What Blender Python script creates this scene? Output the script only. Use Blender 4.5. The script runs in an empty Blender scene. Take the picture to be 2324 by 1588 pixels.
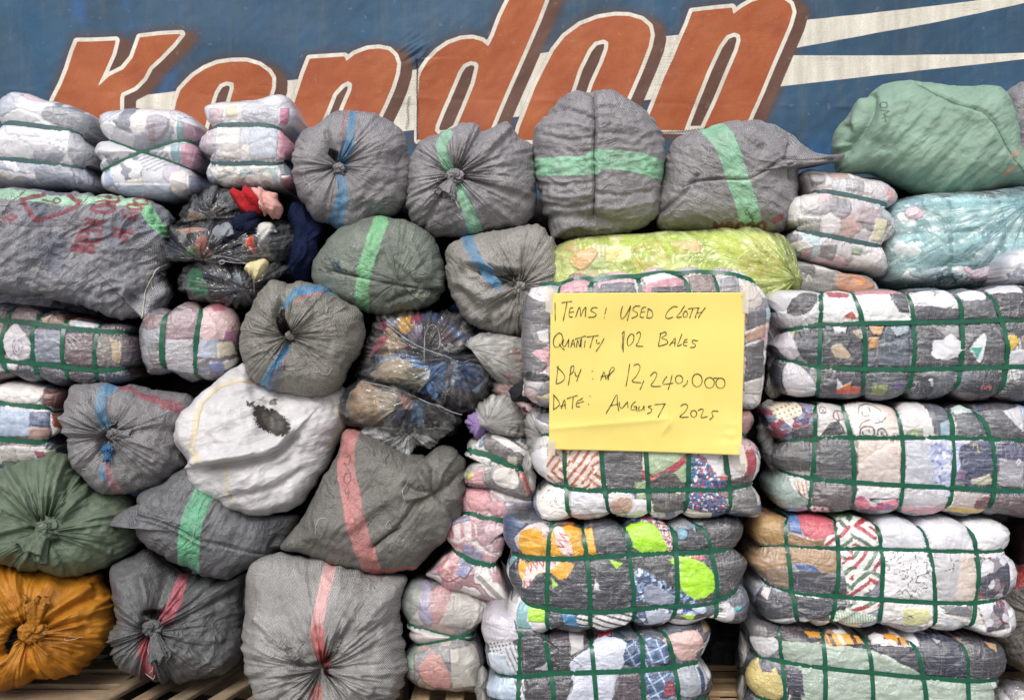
import bpy, math, random
import numpy as np

SC = bpy.context.scene
COL = SC.collection
# ------------------------------------------------------------------ camera, sky, sun, exposure
FPX = 2324.0                      # picture width in the units the outlines are noted in
CX0, CY0 = 1162.0, 794.0
CAM = np.array([0.0, -3.6, 1.35])
cd = bpy.data.cameras.new("camera"); cam = bpy.data.objects.new("camera", cd); COL.objects.link(cam)
cam.location = CAM; cam.rotation_euler = (math.radians(90), 0, 0)
cd.sensor_width = 36.0; cd.lens = 36.0; cd.clip_start = 0.05; cd.clip_end = 500
SC.camera = cam

SUN_EL, SUN_AZ = math.radians(44), math.radians(192)     # azimuth from +Y clockwise: behind the camera
w = bpy.data.worlds.new("World"); SC.world = w; w.use_nodes = True
nt = w.node_tree; bg = nt.nodes["Background"]
sky = nt.nodes.new("ShaderNodeTexSky"); sky.sky_type = 'NISHITA'; sky.sun_disc = False
sky.sun_elevation = SUN_EL; sky.sun_rotation = SUN_AZ; sky.air_density = 1.0; sky.dust_density = 4.0; sky.ozone_density = 1.0
hs = nt.nodes.new("ShaderNodeHueSaturation"); hs.inputs["Saturation"].default_value = 0.42
nt.links.new(sky.outputs[0], hs.inputs["Color"]); nt.links.new(hs.outputs[0], bg.inputs[0]); bg.inputs[1].default_value = 0.15
sl = bpy.data.lights.new("sun", 'SUN'); sl.energy = 1.6; sl.angle = math.radians(22); sl.color = (1.0, 0.965, 0.92)
so = bpy.data.objects.new("sun", sl); COL.objects.link(so)
sd = np.array([math.sin(SUN_AZ)*math.cos(SUN_EL), math.cos(SUN_AZ)*math.cos(SUN_EL), math.sin(SUN_EL)])
from mathutils import Vector
so.rotation_euler = Vector(sd).to_track_quat('Z', 'Y').to_euler(); so.location = (1, -6, 6)
SC.view_settings.view_transform = 'Standard'; SC.view_settings.look = 'None'
SC.view_settings.gamma = 1.0; SC.view_settings.use_curve_mapping = False
SC.view_settings.exposure = 0.08
SC.cycles.max_bounces = 6; SC.cycles.transparent_max_bounces = 12; SC.cycles.diffuse_bounces = 4
SC.cycles.glossy_bounces = 2; SC.cycles.caustics_reflective = False; SC.cycles.caustics_refractive = False

# ------------------------------------------------------------------ small maths
def lin(h):
    h = h.lstrip('#'); c = np.array([int(h[i:i+2], 16) for i in (0, 2, 4)]) / 255.0
    return np.where(c <= 0.04045, c/12.92, ((c+0.055)/1.055)**2.4)
def V(*a): return np.array(a, float)
def unit(v): v = np.asarray(v, float); return v/np.linalg.norm(v)
def P(s): return np.array([float(t) for t in s.replace(',', ' ').split()]).reshape(-1, 2)
def conv(o, k):
    def f(s):
        q = P(s) if isinstance(s, str) else np.asarray(s, float)
        return q*k + np.array(o)
    return f
K = 0.35447
c00, c10, c20 = conv((0, 0), K), conv((771.7, 0), K), conv((1507, 0), K)
c01, c11, c21 = conv((0, 508.4), K), conv((771.7, 508.4), K), conv((1507, 508.4), K)
c02, c12, c22 = conv((0, 1025), K), conv((771.7, 1025), K), conv((1507, 1025), K)
cW = conv((1216.5, 653.7), 0.24586); cD = conv((363.1, 408.5), 0.18866)
cM = conv((935.1, 726.3), 0.28588); cL = conv((0, 408.5), 0.21721); cF = conv((0, 0), 1.0)

_r = np.random.RandomState(7)
_perm = _r.permutation(256); _perm = np.concatenate([_perm, _perm, _perm])
_grad = _r.normal(size=(256, 3)); _grad /= np.linalg.norm(_grad, axis=1)[:, None]
def pn(x, y, z=0.0):
    x, y, z = np.broadcast_arrays(np.asarray(x, float), y, z)
    xi, yi, zi = np.floor(x).astype(int), np.floor(y).astype(int), np.floor(z).astype(int)
    xf, yf, zf = x-xi, y-yi, z-zi
    u, v, s = [t*t*t*(t*(t*6-15)+10) for t in (xf, yf, zf)]
    out = 0
    for dx in (0, 1):
        wx = u if dx else 1-u
        for dy in (0, 1):
            wy = v if dy else 1-v
            for dz in (0, 1):
                wz = s if dz else 1-s
                h = _perm[_perm[_perm[(xi+dx) & 255] + ((yi+dy) & 255)] + ((zi+dz) & 255)]
                g = _grad[h]
                out = out + wx*wy*wz*(g[..., 0]*(xf-dx)+g[..., 1]*(yf-dy)+g[..., 2]*(zf-dz))
    return out*1.5
def fbm(x, y, z=0.0, o=3):
    t = 0; a = 1.0; f = 1.0
    for i in range(o):
        t = t + a*pn(x*f+i*17.3, y*f-i*9.1, z*f); a *= 0.5; f *= 2.03
    return t
def ridge(n): return 1-2*np.abs(n)
def sstep(a, b, x): t = np.clip((x-a)/(b-a), 0, 1); return t*t*(3-2*t)
def rnd(ix, iy, k):
    h = np.sin(ix*127.1+iy*311.7+k*74.7)*43758.5453
    return h-np.floor(h)
def catmull(p, n=10, closed=True):
    p = np.asarray(p, float); m = len(p); out = []
    rng = range(m) if closed else range(m-1)
    for i in rng:
        if closed: a, b, c, d = p[i-1], p[i], p[(i+1) % m], p[(i+2) % m]
        else: a, b, c, d = p[max(i-1, 0)], p[i], p[i+1], p[min(i+2, m-1)]
        # centripetal-ish: limit the tangents so that uneven spacing does not overshoot
        L = np.linalg.norm(c-b)
        def lim(v):
            l = np.linalg.norm(v); return v if l < 1.2*L or l == 0 else v*(1.2*L/l)
        m1, m2 = lim((c-a)/2), lim((d-b)/2)
        for t in np.arange(n)/n:
            t2, t3 = t*t, t*t*t
            out.append((2*t3-3*t2+1)*b+(t3-2*t2+t)*m1+(-2*t3+3*t2)*c+(t3-t2)*m2)
    if not closed: out.append(p[-1])
    return np.array(out)
def segdist(a, b, poly):
    """distance to an open polyline, and which side (sign of the cross product at the nearest segment)"""
    best = np.full(a.shape, 1e9); side = np.zeros(a.shape)
    for i in range(len(poly)-1):
        p, q = poly[i], poly[i+1]; d = q-p; L2 = d@d+1e-12
        t = np.clip(((a-p[0])*d[0]+(b-p[1])*d[1])/L2, 0, 1)
        ex, ey = a-p[0]-t*d[0], b-p[1]-t*d[1]; r = np.hypot(ex, ey)
        m = r < best; best = np.where(m, r, best); side = np.where(m, np.sign(d[0]*ey-d[1]*ex), side)
    return best, side
def inside(a, b, poly):
    c = np.zeros(a.shape, bool); n = len(poly)
    for i in range(n):
        x1, y1 = poly[i]; x2, y2 = poly[(i+1) % n]
        if y1 == y2: continue
        k = (y1 > b) != (y2 > b)
        c ^= k & (a < (x2-x1)*(b-y1)/(y2-y1)+x1)
    return c
def sdf(a, b, poly):
    d, _ = segdist(a, b, np.vstack([poly, poly[:1]])); return np.where(inside(a, b, poly), -d, d)

# ------------------------------------------------------------------ objects
def mkmesh(name, verts, quads=None, tris=None, mat=None, col=None, attrs=None, smooth=True):
    me = bpy.data.meshes.new(name)
    nq = 0 if quads is None else len(quads); ntr = 0 if tris is None else len(tris)
    me.vertices.add(len(verts)); me.vertices.foreach_set("co", np.asarray(verts, np.float32).ravel())
    idx = []; st = []; k = 0
    if nq: idx.append(np.asarray(quads, np.int32).ravel()); st.append(np.arange(nq)*4); k = nq*4
    if ntr: idx.append(np.asarray(tris, np.int32).ravel()); st.append(k+np.arange(ntr)*3)
    idx = np.concatenate(idx); st = np.concatenate(st).astype(np.int32)
    me.loops.add(len(idx)); me.loops.foreach_set("vertex_index", idx)
    me.polygons.add(nq+ntr); me.polygons.foreach_set("loop_start", st)
    me.polygons.foreach_set("use_smooth", np.full(nq+ntr, smooth))
    me.update(calc_edges=True); me.validate()
    if col is not None:
        ca = me.attributes.new("Col", 'FLOAT_COLOR', 'POINT')
        ca.data.foreach_set("color", np.concatenate([col, np.ones((len(col), 1))], 1).astype(np.float32).ravel())
    for n, v in (attrs or {}).items():
        if v.ndim == 1:
            at = me.attributes.new(n, 'FLOAT', 'POINT'); at.data.foreach_set("value", v.astype(np.float32))
        else:
            at = me.attributes.new(n, 'FLOAT_VECTOR', 'POINT'); at.data.foreach_set("vector", v.astype(np.float32).ravel())
    if mat: me.materials.append(mat)
    return me
def child(name, me, root):
    o = bpy.data.objects.new(name, me); COL.objects.link(o); o.parent = root; return o
def thing(name, label, cat, loc, group=None):
    o = bpy.data.objects.new(name, None); COL.objects.link(o); o.location = loc; o.empty_display_size = 0.05
    o["label"] = label; o["category"] = cat
    if group: o["group"] = group
    return o
def gridfaces(nu, nv, closed_u=False, off=0):
    """quads of an (nv rows, nu columns) grid"""
    cu = nu if closed_u else nu-1
    i, j = np.meshgrid(np.arange(cu), np.arange(nv-1))
    a = j*nu+i; b = j*nu+(i+1) % nu; c = (j+1)*nu+(i+1) % nu; d = (j+1)*nu+i
    return np.stack([a, b, c, d], -1).reshape(-1, 4)+off

# ------------------------------------------------------------------ materials
class NT:
    def __init__(s, name):
        s.m = bpy.data.materials.new(name); s.m.use_nodes = True; s.t = s.m.node_tree; s.t.nodes.clear()
        s.out = s.n("ShaderNodeOutputMaterial")
    def n(s, typ, **kw):
        nd = s.t.nodes.new(typ)
        for k, v in kw.items():
            if k.startswith('i_'):
                key = k[2:]; key = int(key) if key.isdigit() else key.replace('_', ' ')
                s.set(nd.inputs[key], v)
            else: setattr(nd, k, v)
        return nd
    def set(s, sock, v):
        if isinstance(v, bpy.types.NodeSocket): s.t.links.new(v, sock)
        elif isinstance(v, bpy.types.Node): s.t.links.new(v.outputs[0], sock)
        else:
            if hasattr(v, '__len__') and len(v) == 3 and sock.type == 'RGBA': v = (*v, 1)
            sock.default_value = v
    def math(s, op, a, b=None, c=None, clamp=False):
        nd = s.n("ShaderNodeMath", operation=op, use_clamp=clamp); s.set(nd.inputs[0], a)
        if b is not None: s.set(nd.inputs[1], b)
        if c is not None: s.set(nd.inputs[2], c)
        return nd.outputs[0]
    def mix(s, f, a, b, blend='MIX'):
        nd = s.n("ShaderNodeMix", data_type='RGBA', blend_type=blend, clamp_factor=True)
        s.set(nd.inputs[0], f); s.set(nd.inputs[6], a); s.set(nd.inputs[7], b); return nd.outputs[2]
    def attr(s, name, out=0): return s.n("ShaderNodeAttribute", attribute_name=name).outputs[out]
    def noise(s, vec, scale, detail=3, rough=0.55, dist=0.0):
        nd = s.n("ShaderNodeTexNoise", i_Scale=scale, i_Detail=detail, i_Roughness=rough, i_Distortion=dist)
        s.set(nd.inputs['Vector'], vec); return nd.outputs[0]
    def maprange(s, v, a, b, c, d, smooth=False):
        nd = s.n("ShaderNodeMapRange", interpolation_type='SMOOTHSTEP' if smooth else 'LINEAR')
        s.set(nd.inputs[0], v)
        for i, t in enumerate((a, b, c, d)): s.set(nd.inputs[i+1], t)
        return nd.outputs[0]
    def mapping(s, vec, scale=(1, 1, 1), rot=(0, 0, 0), loc=(0, 0, 0)):
        nd = s.n("ShaderNodeMapping"); s.set(nd.inputs[0], vec)
        nd.inputs['Scale'].default_value = scale; nd.inputs['Rotation'].default_value = rot; nd.inputs['Location'].default_value = loc
        return nd.outputs[0]
    def coord(s, k='Object'): return s.n("ShaderNodeTexCoord").outputs[k]
    def bump(s, h, strength, dist, normal=None):
        nd = s.n("ShaderNodeBump", i_Distance=dist); s.set(nd.inputs['Strength'], strength); s.set(nd.inputs['Height'], h)
        if normal is not None: s.set(nd.inputs['Normal'], normal)
        return nd.outputs[0]
    def pbsdf(s, **kw): return s.n("ShaderNodeBsdfPrincipled", **kw)
    def done(s, sh): s.t.links.new(sh.outputs[0] if isinstance(sh, bpy.types.Node) else sh, s.out.inputs[0]); return s.m

def mat_weave():
    """checked woven polypropylene: the base colour rides on the mesh, dark and pale tapes cross in the weave"""
    t = NT("woven_polypropylene"); col = t.attr("Col"); wv = t.attr("Wv", 2); uv = t.attr("uvw", 1); pol = t.attr("pol", 1)
    sp = t.n("ShaderNodeSeparateXYZ", i_0=uv); k = 2*math.pi/0.0063
    ph1 = t.math('MULTIPLY', t.noise(uv, 85, 2, 0.6), 2.2); ph2 = t.math('MULTIPLY', t.noise(t.mapping(uv, loc=(3.1, 7.7, 1.3)), 85, 2, 0.6), 2.2)
    m = t.math('MULTIPLY', t.math('SINE', t.math('MULTIPLY_ADD', sp.outputs[0], k, ph1)), t.math('SINE', t.math('MULTIPLY_ADD', sp.outputs[1], k, ph2)))
    m = t.math('MULTIPLY', m, 2.2); m = t.math('MINIMUM', t.math('MAXIMUM', m, -1.0), 1.0)
    fleck = t.noise(uv, 270, 2, 0.75)
    m2 = t.math('ADD', m, t.math('MULTIPLY', t.math('SUBTRACT', fleck, 0.5), 5.0))
    f = t.math('ADD', 1.0, t.math('MULTIPLY', t.math('MULTIPLY', m2, 0.6), wv))
    f = t.math('MAXIMUM', f, 0.12)
    dirt = t.maprange(t.noise(t.coord(), 9, 5, 0.65), 0.3, 0.72, 0.74, 1.18)
    c = t.mix(1.0, col, t.n("ShaderNodeCombineColor", i_0=f, i_1=f, i_2=f).outputs[0], 'MULTIPLY')
    c = t.mix(1.0, c, t.n("ShaderNodeCombineColor", i_0=dirt, i_1=dirt, i_2=dirt).outputs[0], 'MULTIPLY')
    st = t.noise(t.mapping(pol, (1, 1, 1)), 5.5, 4, 0.6)
    fine = t.noise(uv, 55, 4, 0.65)
    fade = t.maprange(t.attr("Rr", 2), 0.15, 0.8, 1.1, 0.3, True)
    cn = t.noise(uv, 8.5, 3, 0.6, 1.4)
    cl = t.math('SUBTRACT', 1.0, t.math('MULTIPLY', t.math('ABSOLUTE', t.math('SUBTRACT', cn, 0.5)), 15.0), clamp=True)
    h = t.math('ADD', t.math('MULTIPLY', st, fade), t.math('MULTIPLY', fine, 0.5)); h = t.math('ADD', h, t.math('MULTIPLY', cl, t.maprange(t.noise(uv, 5, 2), 0.42, 0.6, 0.0, 0.28)))
    nrm = t.bump(h, 0.75, 0.016); nrm = t.bump(m, 0.25, 0.0015, nrm)
    return t.done(t.pbsdf(i_Base_Color=c, i_Roughness=0.42, i_Normal=nrm, i_Specular_IOR_Level=0.5))
def mat_sheet(name, rough=0.5, bump=0.7, scale=60):
    """finely woven or plain sheeting sacks (green, orange, white)"""
    t = NT(name); col = t.attr("Col"); uv = t.attr("uvw", 1); pol = t.attr("pol", 1)
    dirt = t.maprange(t.noise(t.coord(), 8, 5, 0.65), 0.3, 0.72, 0.82, 1.12)
    c = t.mix(1.0, col, t.n("ShaderNodeCombineColor", i_0=dirt, i_1=dirt, i_2=dirt).outputs[0], 'MULTIPLY')
    st = t.noise(pol, 5.0, 4, 0.62); fine = t.noise(uv, scale, 5, 0.7)
    grain = t.noise(uv, 420, 1, 0.5)
    fade = t.maprange(t.attr("Rr", 2), 0.15, 0.8, 1.1, 0.3, True)
    h = t.math('ADD', t.math('MULTIPLY', st, fade), t.math('MULTIPLY', fine, 0.4))
    nrm = t.bump(h, bump, 0.016); nrm = t.bump(grain, 0.25, 0.002, nrm)
    return t.done(t.pbsdf(i_Base_Color=c, i_Roughness=rough, i_Normal=nrm, i_Specular_IOR_Level=0.4))
def mat_bale():
    """cloth pressed under clear stretch film: cloth colours, milky scuffs and painted highlight streaks, glossy wrinkled coat"""
    t = NT("film_wrapped_cloth"); col = t.attr("Col"); wv = t.attr("Wv", 2); uv = t.attr("uvw", 1); fs = t.attr("Fs", 2)
    knit = t.noise(uv, 260, 2, 0.7)
    kf = t.maprange(knit, 0.25, 0.75, 0.8, 1.16)
    c = t.mix(1.0, col, t.n("ShaderNodeCombineColor", i_0=kf, i_1=kf, i_2=kf).outputs[0], 'MULTIPLY')
    s1 = t.noise(t.mapping(uv, (7, 120, 1)), 1.0, 5, 0.72, 0.4); s2 = t.noise(t.mapping(uv, (100, 9, 1)), 1.0, 5, 0.72, 0.4)
    scuff_glint = t.math('MAXIMUM', t.maprange(s1, 0.53, 0.75, 0, 0.6), t.maprange(s2, 0.55, 0.78, 0, 0.5))  # milky scuffs that also carry the film's highlights, painted into the colour
    spk = t.maprange(t.noise(uv, 190, 3, 0.8), 0.53, 0.66, 0, 1)
    fr = t.math('MULTIPLY', spk, fs)
    fac = t.math('MINIMUM', t.math('ADD', t.math('MULTIPLY', scuff_glint, 0.65), t.math('MULTIPLY', fr, 0.75)), 0.85)
    c = t.mix(fac, c, (0.66, 0.67, 0.70))
    folds = t.noise(uv, 17, 5, 0.62, 2.2)
    cn = t.noise(uv, 13, 3, 0.6, 1.6); cn2 = t.noise(t.mapping(uv, (1, 1, 1), loc=(4.2, 1.7, 0)), 27, 3, 0.6, 1.0)
    cl = t.math('SUBTRACT', 1.0, t.math('MULTIPLY', t.math('ABSOLUTE', t.math('SUBTRACT', cn, 0.5)), 16.0), clamp=True)
    cl2 = t.math('SUBTRACT', 1.0, t.math('MULTIPLY', t.math('ABSOLUTE', t.math('SUBTRACT', cn2, 0.5)), 14.0), clamp=True)
    hgt = t.math('ADD', t.math('MULTIPLY', folds, 1.0), t.math('MULTIPLY', t.math('ADD', cl, t.math('MULTIPLY', cl2, 0.6)), -0.32))
    msk = t.maprange(t.noise(uv, 6, 2, 0.5), 0.38, 0.62, 0.04, 0.36); n1 = t.bump(hgt, msk, 0.012)
    wr = t.math('ADD', s1, s2)
    n2 = t.bump(wr, 0.6, 0.005, n1)
    return t.done(t.pbsdf(i_Base_Color=c, i_Roughness=0.6, i_Normal=n1, i_Specular_IOR_Level=0.25, i_Coat_Weight=1.0, i_Coat_Roughness=0.09, i_Coat_IOR=1.8, i_Coat_Normal=n2))
def mat_cloth(name="loose_cloth", rough=0.85):
    t = NT(name); col = t.attr("Col"); uv = t.attr("uvw", 1)
    kf = t.maprange(t.noise(uv, 220, 2, 0.7), 0.25, 0.75, 0.8, 1.15)
    c = t.mix(1.0, col, t.n("ShaderNodeCombineColor", i_0=kf, i_1=kf, i_2=kf).outputs[0], 'MULTIPLY')
    n1 = t.bump(t.noise(uv, 30, 4, 0.6, 1.5), 0.8, 0.014)
    return t.done(t.pbsdf(i_Base_Color=c, i_Roughness=rough, i_Normal=n1, i_Specular_IOR_Level=0.2))
def mat_film(name, tint, base, streak, dens=1.0, rough=0.22, thin=1.0):
    """thin plastic film: mostly clear, milky with painted highlight streaks along its wrinkles, glossy"""
    t = NT(name); uv = t.attr("uvw", 1); pol = t.attr("pol", 1)
    s1 = t.noise(pol, 2.4, 2, 0.5, 1.2); s2 = t.noise(uv, 12, 2, 0.5, 1.8)
    r1 = t.math('SUBTRACT', 1.0, t.math('MULTIPLY', t.math('ABSOLUTE', t.math('SUBTRACT', s1, 0.5)), 9.0*thin), clamp=True)
    r2 = t.math('SUBTRACT', 1.0, t.math('MULTIPLY', t.math('ABSOLUTE', t.math('SUBTRACT', s2, 0.5)), 11.0*thin), clamp=True)
    r = t.math('MAXIMUM', r1, t.math('MULTIPLY', r2, 0.7))
    r = t.math('MULTIPLY', r, t.maprange(t.noise(uv, 13, 2), 0.4, 0.62, 0.15, 1.0))
    fac = t.math('ADD', base, t.math('MULTIPLY', r, streak), clamp=True)  # streaks: milky wrinkles plus highlights painted in as diffuse colour
    nrm = t.bump(t.math('ADD', s1, s2), 0.7, 0.022)
    tr = t.n("ShaderNodeBsdfTransparent"); tr.inputs[0].default_value = (*tint, 1)
    pb = t.pbsdf(i_Base_Color=tuple(np.clip(np.array(tint)*0.9+0.02, 0, 1)), i_Roughness=rough, i_Normal=nrm, i_Specular_IOR_Level=0.6)
    mx = t.n("ShaderNodeMixShader", i_0=fac); t.t.links.new(tr.outputs[0], mx.inputs[1]); t.t.links.new(pb.outputs[0], mx.inputs[2])
    gl = t.n("ShaderNodeBsdfGlossy", i_Roughness=0.10, i_Normal=nrm)
    fz = t.n("ShaderNodeFresnel", i_IOR=1.5, i_Normal=nrm)
    m2 = t.n("ShaderNodeMixShader", i_0=t.math('MULTIPLY', fz, 0.9*dens))
    t.t.links.new(mx.outputs[0], m2.inputs[1]); t.t.links.new(gl.outputs[0], m2.inputs[2])
    return t.done(m2)
def mat_plain(name, c, rough=0.5, spec=0.4, nscale=0, var=0.2, bump=0.0):
    t = NT(name); co = t.coord()
    f = t.maprange(t.noise(co, nscale or 12, 4, 0.65), 0.3, 0.7, 1-var, 1+var)
    cc = t.mix(1.0, tuple(c), t.n("ShaderNodeCombineColor", i_0=f, i_1=f, i_2=f).outputs[0], 'MULTIPLY')
    kw = {}
    if bump: kw['i_Normal'] = t.bump(t.noise(co, (nscale or 12)*2.5, 4, 0.65), bump, 0.01)
    return t.done(t.pbsdf(i_Base_Color=cc, i_Roughness=rough, i_Specular_IOR_Level=spec, **kw))

M_WEAVE = mat_weave(); M_SHEET = mat_sheet("sack_sheeting"); M_WHITE = mat_sheet("white_sack_sheeting", 0.42, 0.9, 30)
M_BALE = mat_bale(); M_CLOTH = mat_cloth()
M_STRAP = mat_plain("green_pet_strap", lin('#14543f'), 0.32, 0.5, 60, 0.25)
M_STRAPD = mat_plain("dark_pet_strap", lin('#3d5a5c'), 0.35, 0.5, 60, 0.2)
M_FILM = mat_film("clear_film", (0.97, 0.975, 0.98), 0.02, 0.16, 1.0, 0.2, 1.4)
M_FILMM = mat_film("milky_net_film", (0.80, 0.79, 0.77), 0.33, 0.4, 0.5, 0.4)
M_TEAL = mat_film("teal_film", (0.72, 0.93, 0.95), 0.17, 0.5, 0.7)
M_LIME = mat_film("lime_film", (0.84, 0.95, 0.40), 0.22, 0.55, 0.7)
M_CLOUDY = mat_film("cloudy_film", (0.93, 0.94, 0.95), 0.22, 0.4, 1.0, 0.2, 1.4)
M_STRAPT = mat_plain("pale_pet_strap", lin('#7ea2a6'), 0.35, 0.5, 60, 0.2)
M_THREAD = mat_plain("loose_thread", lin('#c9c6bd'), 0.7, 0.2)
M_WIRE = mat_plain("thin_wire", lin('#8d8d90'), 0.4, 0.5)
M_DARKTH = mat_plain("dark_thread", lin('#2c2522'), 0.8, 0.1)

# ------------------------------------------------------------------ bulging bodies
class Frame:
    """a body's own axes: r to the right, u up, n out of the pile; t turns n from straight out (0) to facing the viewer's spot (1)"""
    def __init__(s, c, y, turn=0.0):
        c = np.asarray(c, float)
        s.O = CAM + s.ray(c)*(y-CAM[1])
        d = -unit(s.ray(c)); n = unit(d*turn + V(0, -1, 0)*(1-turn))
        s.n = n; s.r = unit(np.cross(V(0, 0, 1), n)); s.u = np.cross(n, s.r)
    @staticmethod
    def ray(p):
        p = np.asarray(p, float)
        return np.stack([(p[..., 0]-CX0)/FPX, np.ones(p.shape[:-1]), -(p[..., 1]-CY0)/FPX], -1)
    def loc(s, pts, off=0.0):
        d = s.ray(np.asarray(pts, float)); P0 = s.O+s.n*off
        t = ((P0-CAM)@s.n)/(d@s.n); q = CAM+d*t[:, None]-s.O
        return np.stack([q@s.r, q@s.u], -1)
    def world(s, a, b, h): return s.O+np.outer(a, s.r)+np.outer(b, s.u)+np.outer(h, s.n)
class Surf:
    def __init__(s, fr, outline, D, Db, p=2.6, pb=2.4, ref=0.3, disp=None):
        s.fr, s.D, s.Db, s.p, s.pb = fr, D, Db, p, pb
        q = fr.loc(outline, ref*D); s.poly = q
        th = np.arctan2(q[:, 1], q[:, 0]); N = 2048
        s.T = np.linspace(-np.pi, np.pi, N, endpoint=False); R = np.zeros(N)
        for i in range(len(q)):
            p1, p2 = q[i], q[(i+1) % len(q)]; e = p2-p1
            den = np.cos(s.T)*e[1]-np.sin(s.T)*e[0]
            with np.errstate(all='ignore'):
                t = (p1[0]*e[1]-p1[1]*e[0])/den; v = (p1[0]*np.sin(s.T)-p1[1]*np.cos(s.T))/den
            ok = (t > 0) & (v >= -1e-9) & (v <= 1+1e-9) & (np.abs(den) > 1e-12)
            R = np.where(ok & (t > R), t, R)
        R = np.where(R <= 0, np.median(R), R)
        s.R = R; s.disp = disp
    def rad(s, th): return np.interp(th, s.T, s.R, period=2*np.pi)
    def rho(s, a, b): return np.hypot(a, b)/s.rad(np.arctan2(b, a))
    def base(s, a, b):
        rho = np.clip(s.rho(a, b), 0, 1); return rho, (1-rho**s.p)**(1/s.p)
    def eval(s, a, b, lift=0.0):
        rho, h = s.base(a, b); th = np.arctan2(b, a); R = s.rad(th)
        nr = rho**(s.p-1)/R; nn = h**(s.p-1)/s.D+1e-9; L = np.hypot(nr, nn); nr, nn = nr/L, nn/L
        d = (s.disp(a, b, rho, h) if s.disp else 0)+lift
        aa, bb, hh = a+np.cos(th)*nr*d, b+np.sin(th)*nr*d, h*s.D+nn*d
        return s.fr.world(aa, bb, hh), np.outer(nr*np.cos(th), s.fr.r)+np.outer(nr*np.sin(th), s.fr.u)+np.outer(nn, s.fr.n)
    def back(s, a, b, lift=0.0):
        rho = np.clip(s.rho(a, b), 0, 1); h = -(1-rho**s.pb)**(1/s.pb)*s.Db
        th = np.arctan2(b, a)
        d = 0.0
        if s.disp is not None:
            k = 1/np.maximum(rho, 1e-6)
            d = s.disp(a*k*0.9999, b*k*0.9999, np.ones_like(rho), np.zeros_like(rho))*rho**3
        d = d+lift
        return s.fr.world(a+np.cos(th)*d, b+np.sin(th)*d, h)
    def build(s, name, root, mat, colf, mode, nth, nr, uvrot=0.0, corners=None, nb=9, fs=None, smooth=True, lay=None):
        fr = s.fr
        if mode == 'polar':
            th = np.linspace(-np.pi, np.pi, nth, endpoint=False)
            w = (np.arange(1, nr+1)/nr); rho = 1-(1-w)**1.55
            A = np.outer(rho, s.rad(th)*np.cos(th)); B = np.outer(rho, s.rad(th)*np.sin(th))
            a = np.concatenate([[1e-5], A.ravel()]); b = np.concatenate([[0], B.ravel()])
            quads = [gridfaces(nth, nr, True, 1)[:, ::-1]]
            i = np.arange(nth); tris = [np.stack([np.zeros(nth, int), 1+i, 1+(i+1) % nth], -1)]
            rim = 1+(nr-1)*nth+np.arange(nth)
        else:
            nu, nv = nth, nr
            if corners is None:
                q = s.poly; ctr = q.mean(0)
                corners = [q[np.argmax((q-ctr)@V(sx, sy*2.0))] for sx, sy in ((-1, -1), (1, -1), (1, 1), (-1, 1))]
            cs = [np.asarray(c) for c in corners]
            def warp(t): return np.sign(t)*(1-(1-np.abs(t))**1.5)
            U, Vv = np.meshgrid(warp(np.linspace(-1, 1, nu)), warp(np.linspace(-1, 1, nv)))
            rho = np.maximum(np.abs(U), np.abs(Vv))+1e-9
            x, y = U/rho, Vv/rho
            # the point on the unit square's side carried to the chord between two corners
            def side(c1, c2, t): return c1[None, None]+(c2-c1)[None, None]*((t+1)/2)[..., None]
            Q = np.zeros(U.shape+(2,))
            mb = np.abs(Vv) >= np.abs(U)
            Q = np.where((mb & (Vv < 0))[..., None], side(cs[0], cs[1], x), Q)
            Q = np.where((mb & (Vv >= 0))[..., None], side(cs[3], cs[2], x), Q)
            Q = np.where((~mb & (U < 0))[..., None], side(cs[0], cs[3], y), Q)
            Q = np.where((~mb & (U >= 0))[..., None], side(cs[1], cs[2], y), Q)
            th = np.arctan2(Q[..., 1], Q[..., 0]); R = s.rad(th)*rho
            a, b = (R*np.cos(th)).ravel(), (R*np.sin(th)).ravel()
            a = np.where(np.hypot(a, b) < 1e-6, 1e-5, a)
            quads = [gridfaces(nu, nv)]; tris = []
            rim = np.concatenate([np.arange(nu), np.arange(1, nv)*nu+nu-1, (nv-1)*nu+np.arange(nu-2, -1, -1), np.arange(nv-2, 0, -1)*nu])
        pos, _ = s.eval(a, b)
        col, wv = colf(a, b)
        nF = len(a); nR = len(rim)
        ra, rb = a[rim], b[rim]
        allp = [pos]; prev = rim; k = nF; aa, bbq = [a], [b]
        sb = np.cos(np.linspace(0, np.pi/2, nb+1))[1:-1]; sb = sb**0.8
        for sc_ in sb:
            allp.append(s.back(ra*sc_, rb*sc_)); cur = k+np.arange(nR); k += nR
            j = np.arange(nR); quads.append(np.stack([prev, cur, cur[(j+1) % nR], prev[(j+1) % nR]], -1)); prev = cur
            aa.append(ra*(2-sc_)); bbq.append(rb*(2-sc_))
        allp.append(s.back(np.array([1e-5]), np.array([0.0]))); j = np.arange(nR)
        tris.append(np.stack([prev, np.full(nR, k), prev[(j+1) % nR]], -1)); aa.append(np.array([0.])); bbq.append(np.array([0.]))
        verts = np.concatenate(allp); aa = np.concatenate(aa); bbq = np.concatenate(bbq)
        nrep = len(sb); col = np.concatenate([col]+[col[rim]]*nrep+[col[rim][:1]])
        wv = np.concatenate([wv]+[wv[rim]]*nrep+[wv[rim][:1]])
        hh = (verts-fr.O)@fr.n; hh = hh.copy(); hh[:nF] = s.base(a, b)[1]*s.D
        cr, sr = math.cos(uvrot), math.sin(uvrot)
        uv = np.stack([aa*cr-bbq*sr+0.15*hh, aa*sr+bbq*cr+0.15*hh, np.zeros_like(aa)], -1)
        thh = np.arctan2(bbq, aa); r = np.hypot(aa, bbq)
        pol = np.stack([np.cos(thh)*2.2, np.sin(thh)*2.2, r*1.6+s.fr.O[0]*3.7], -1)
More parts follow.
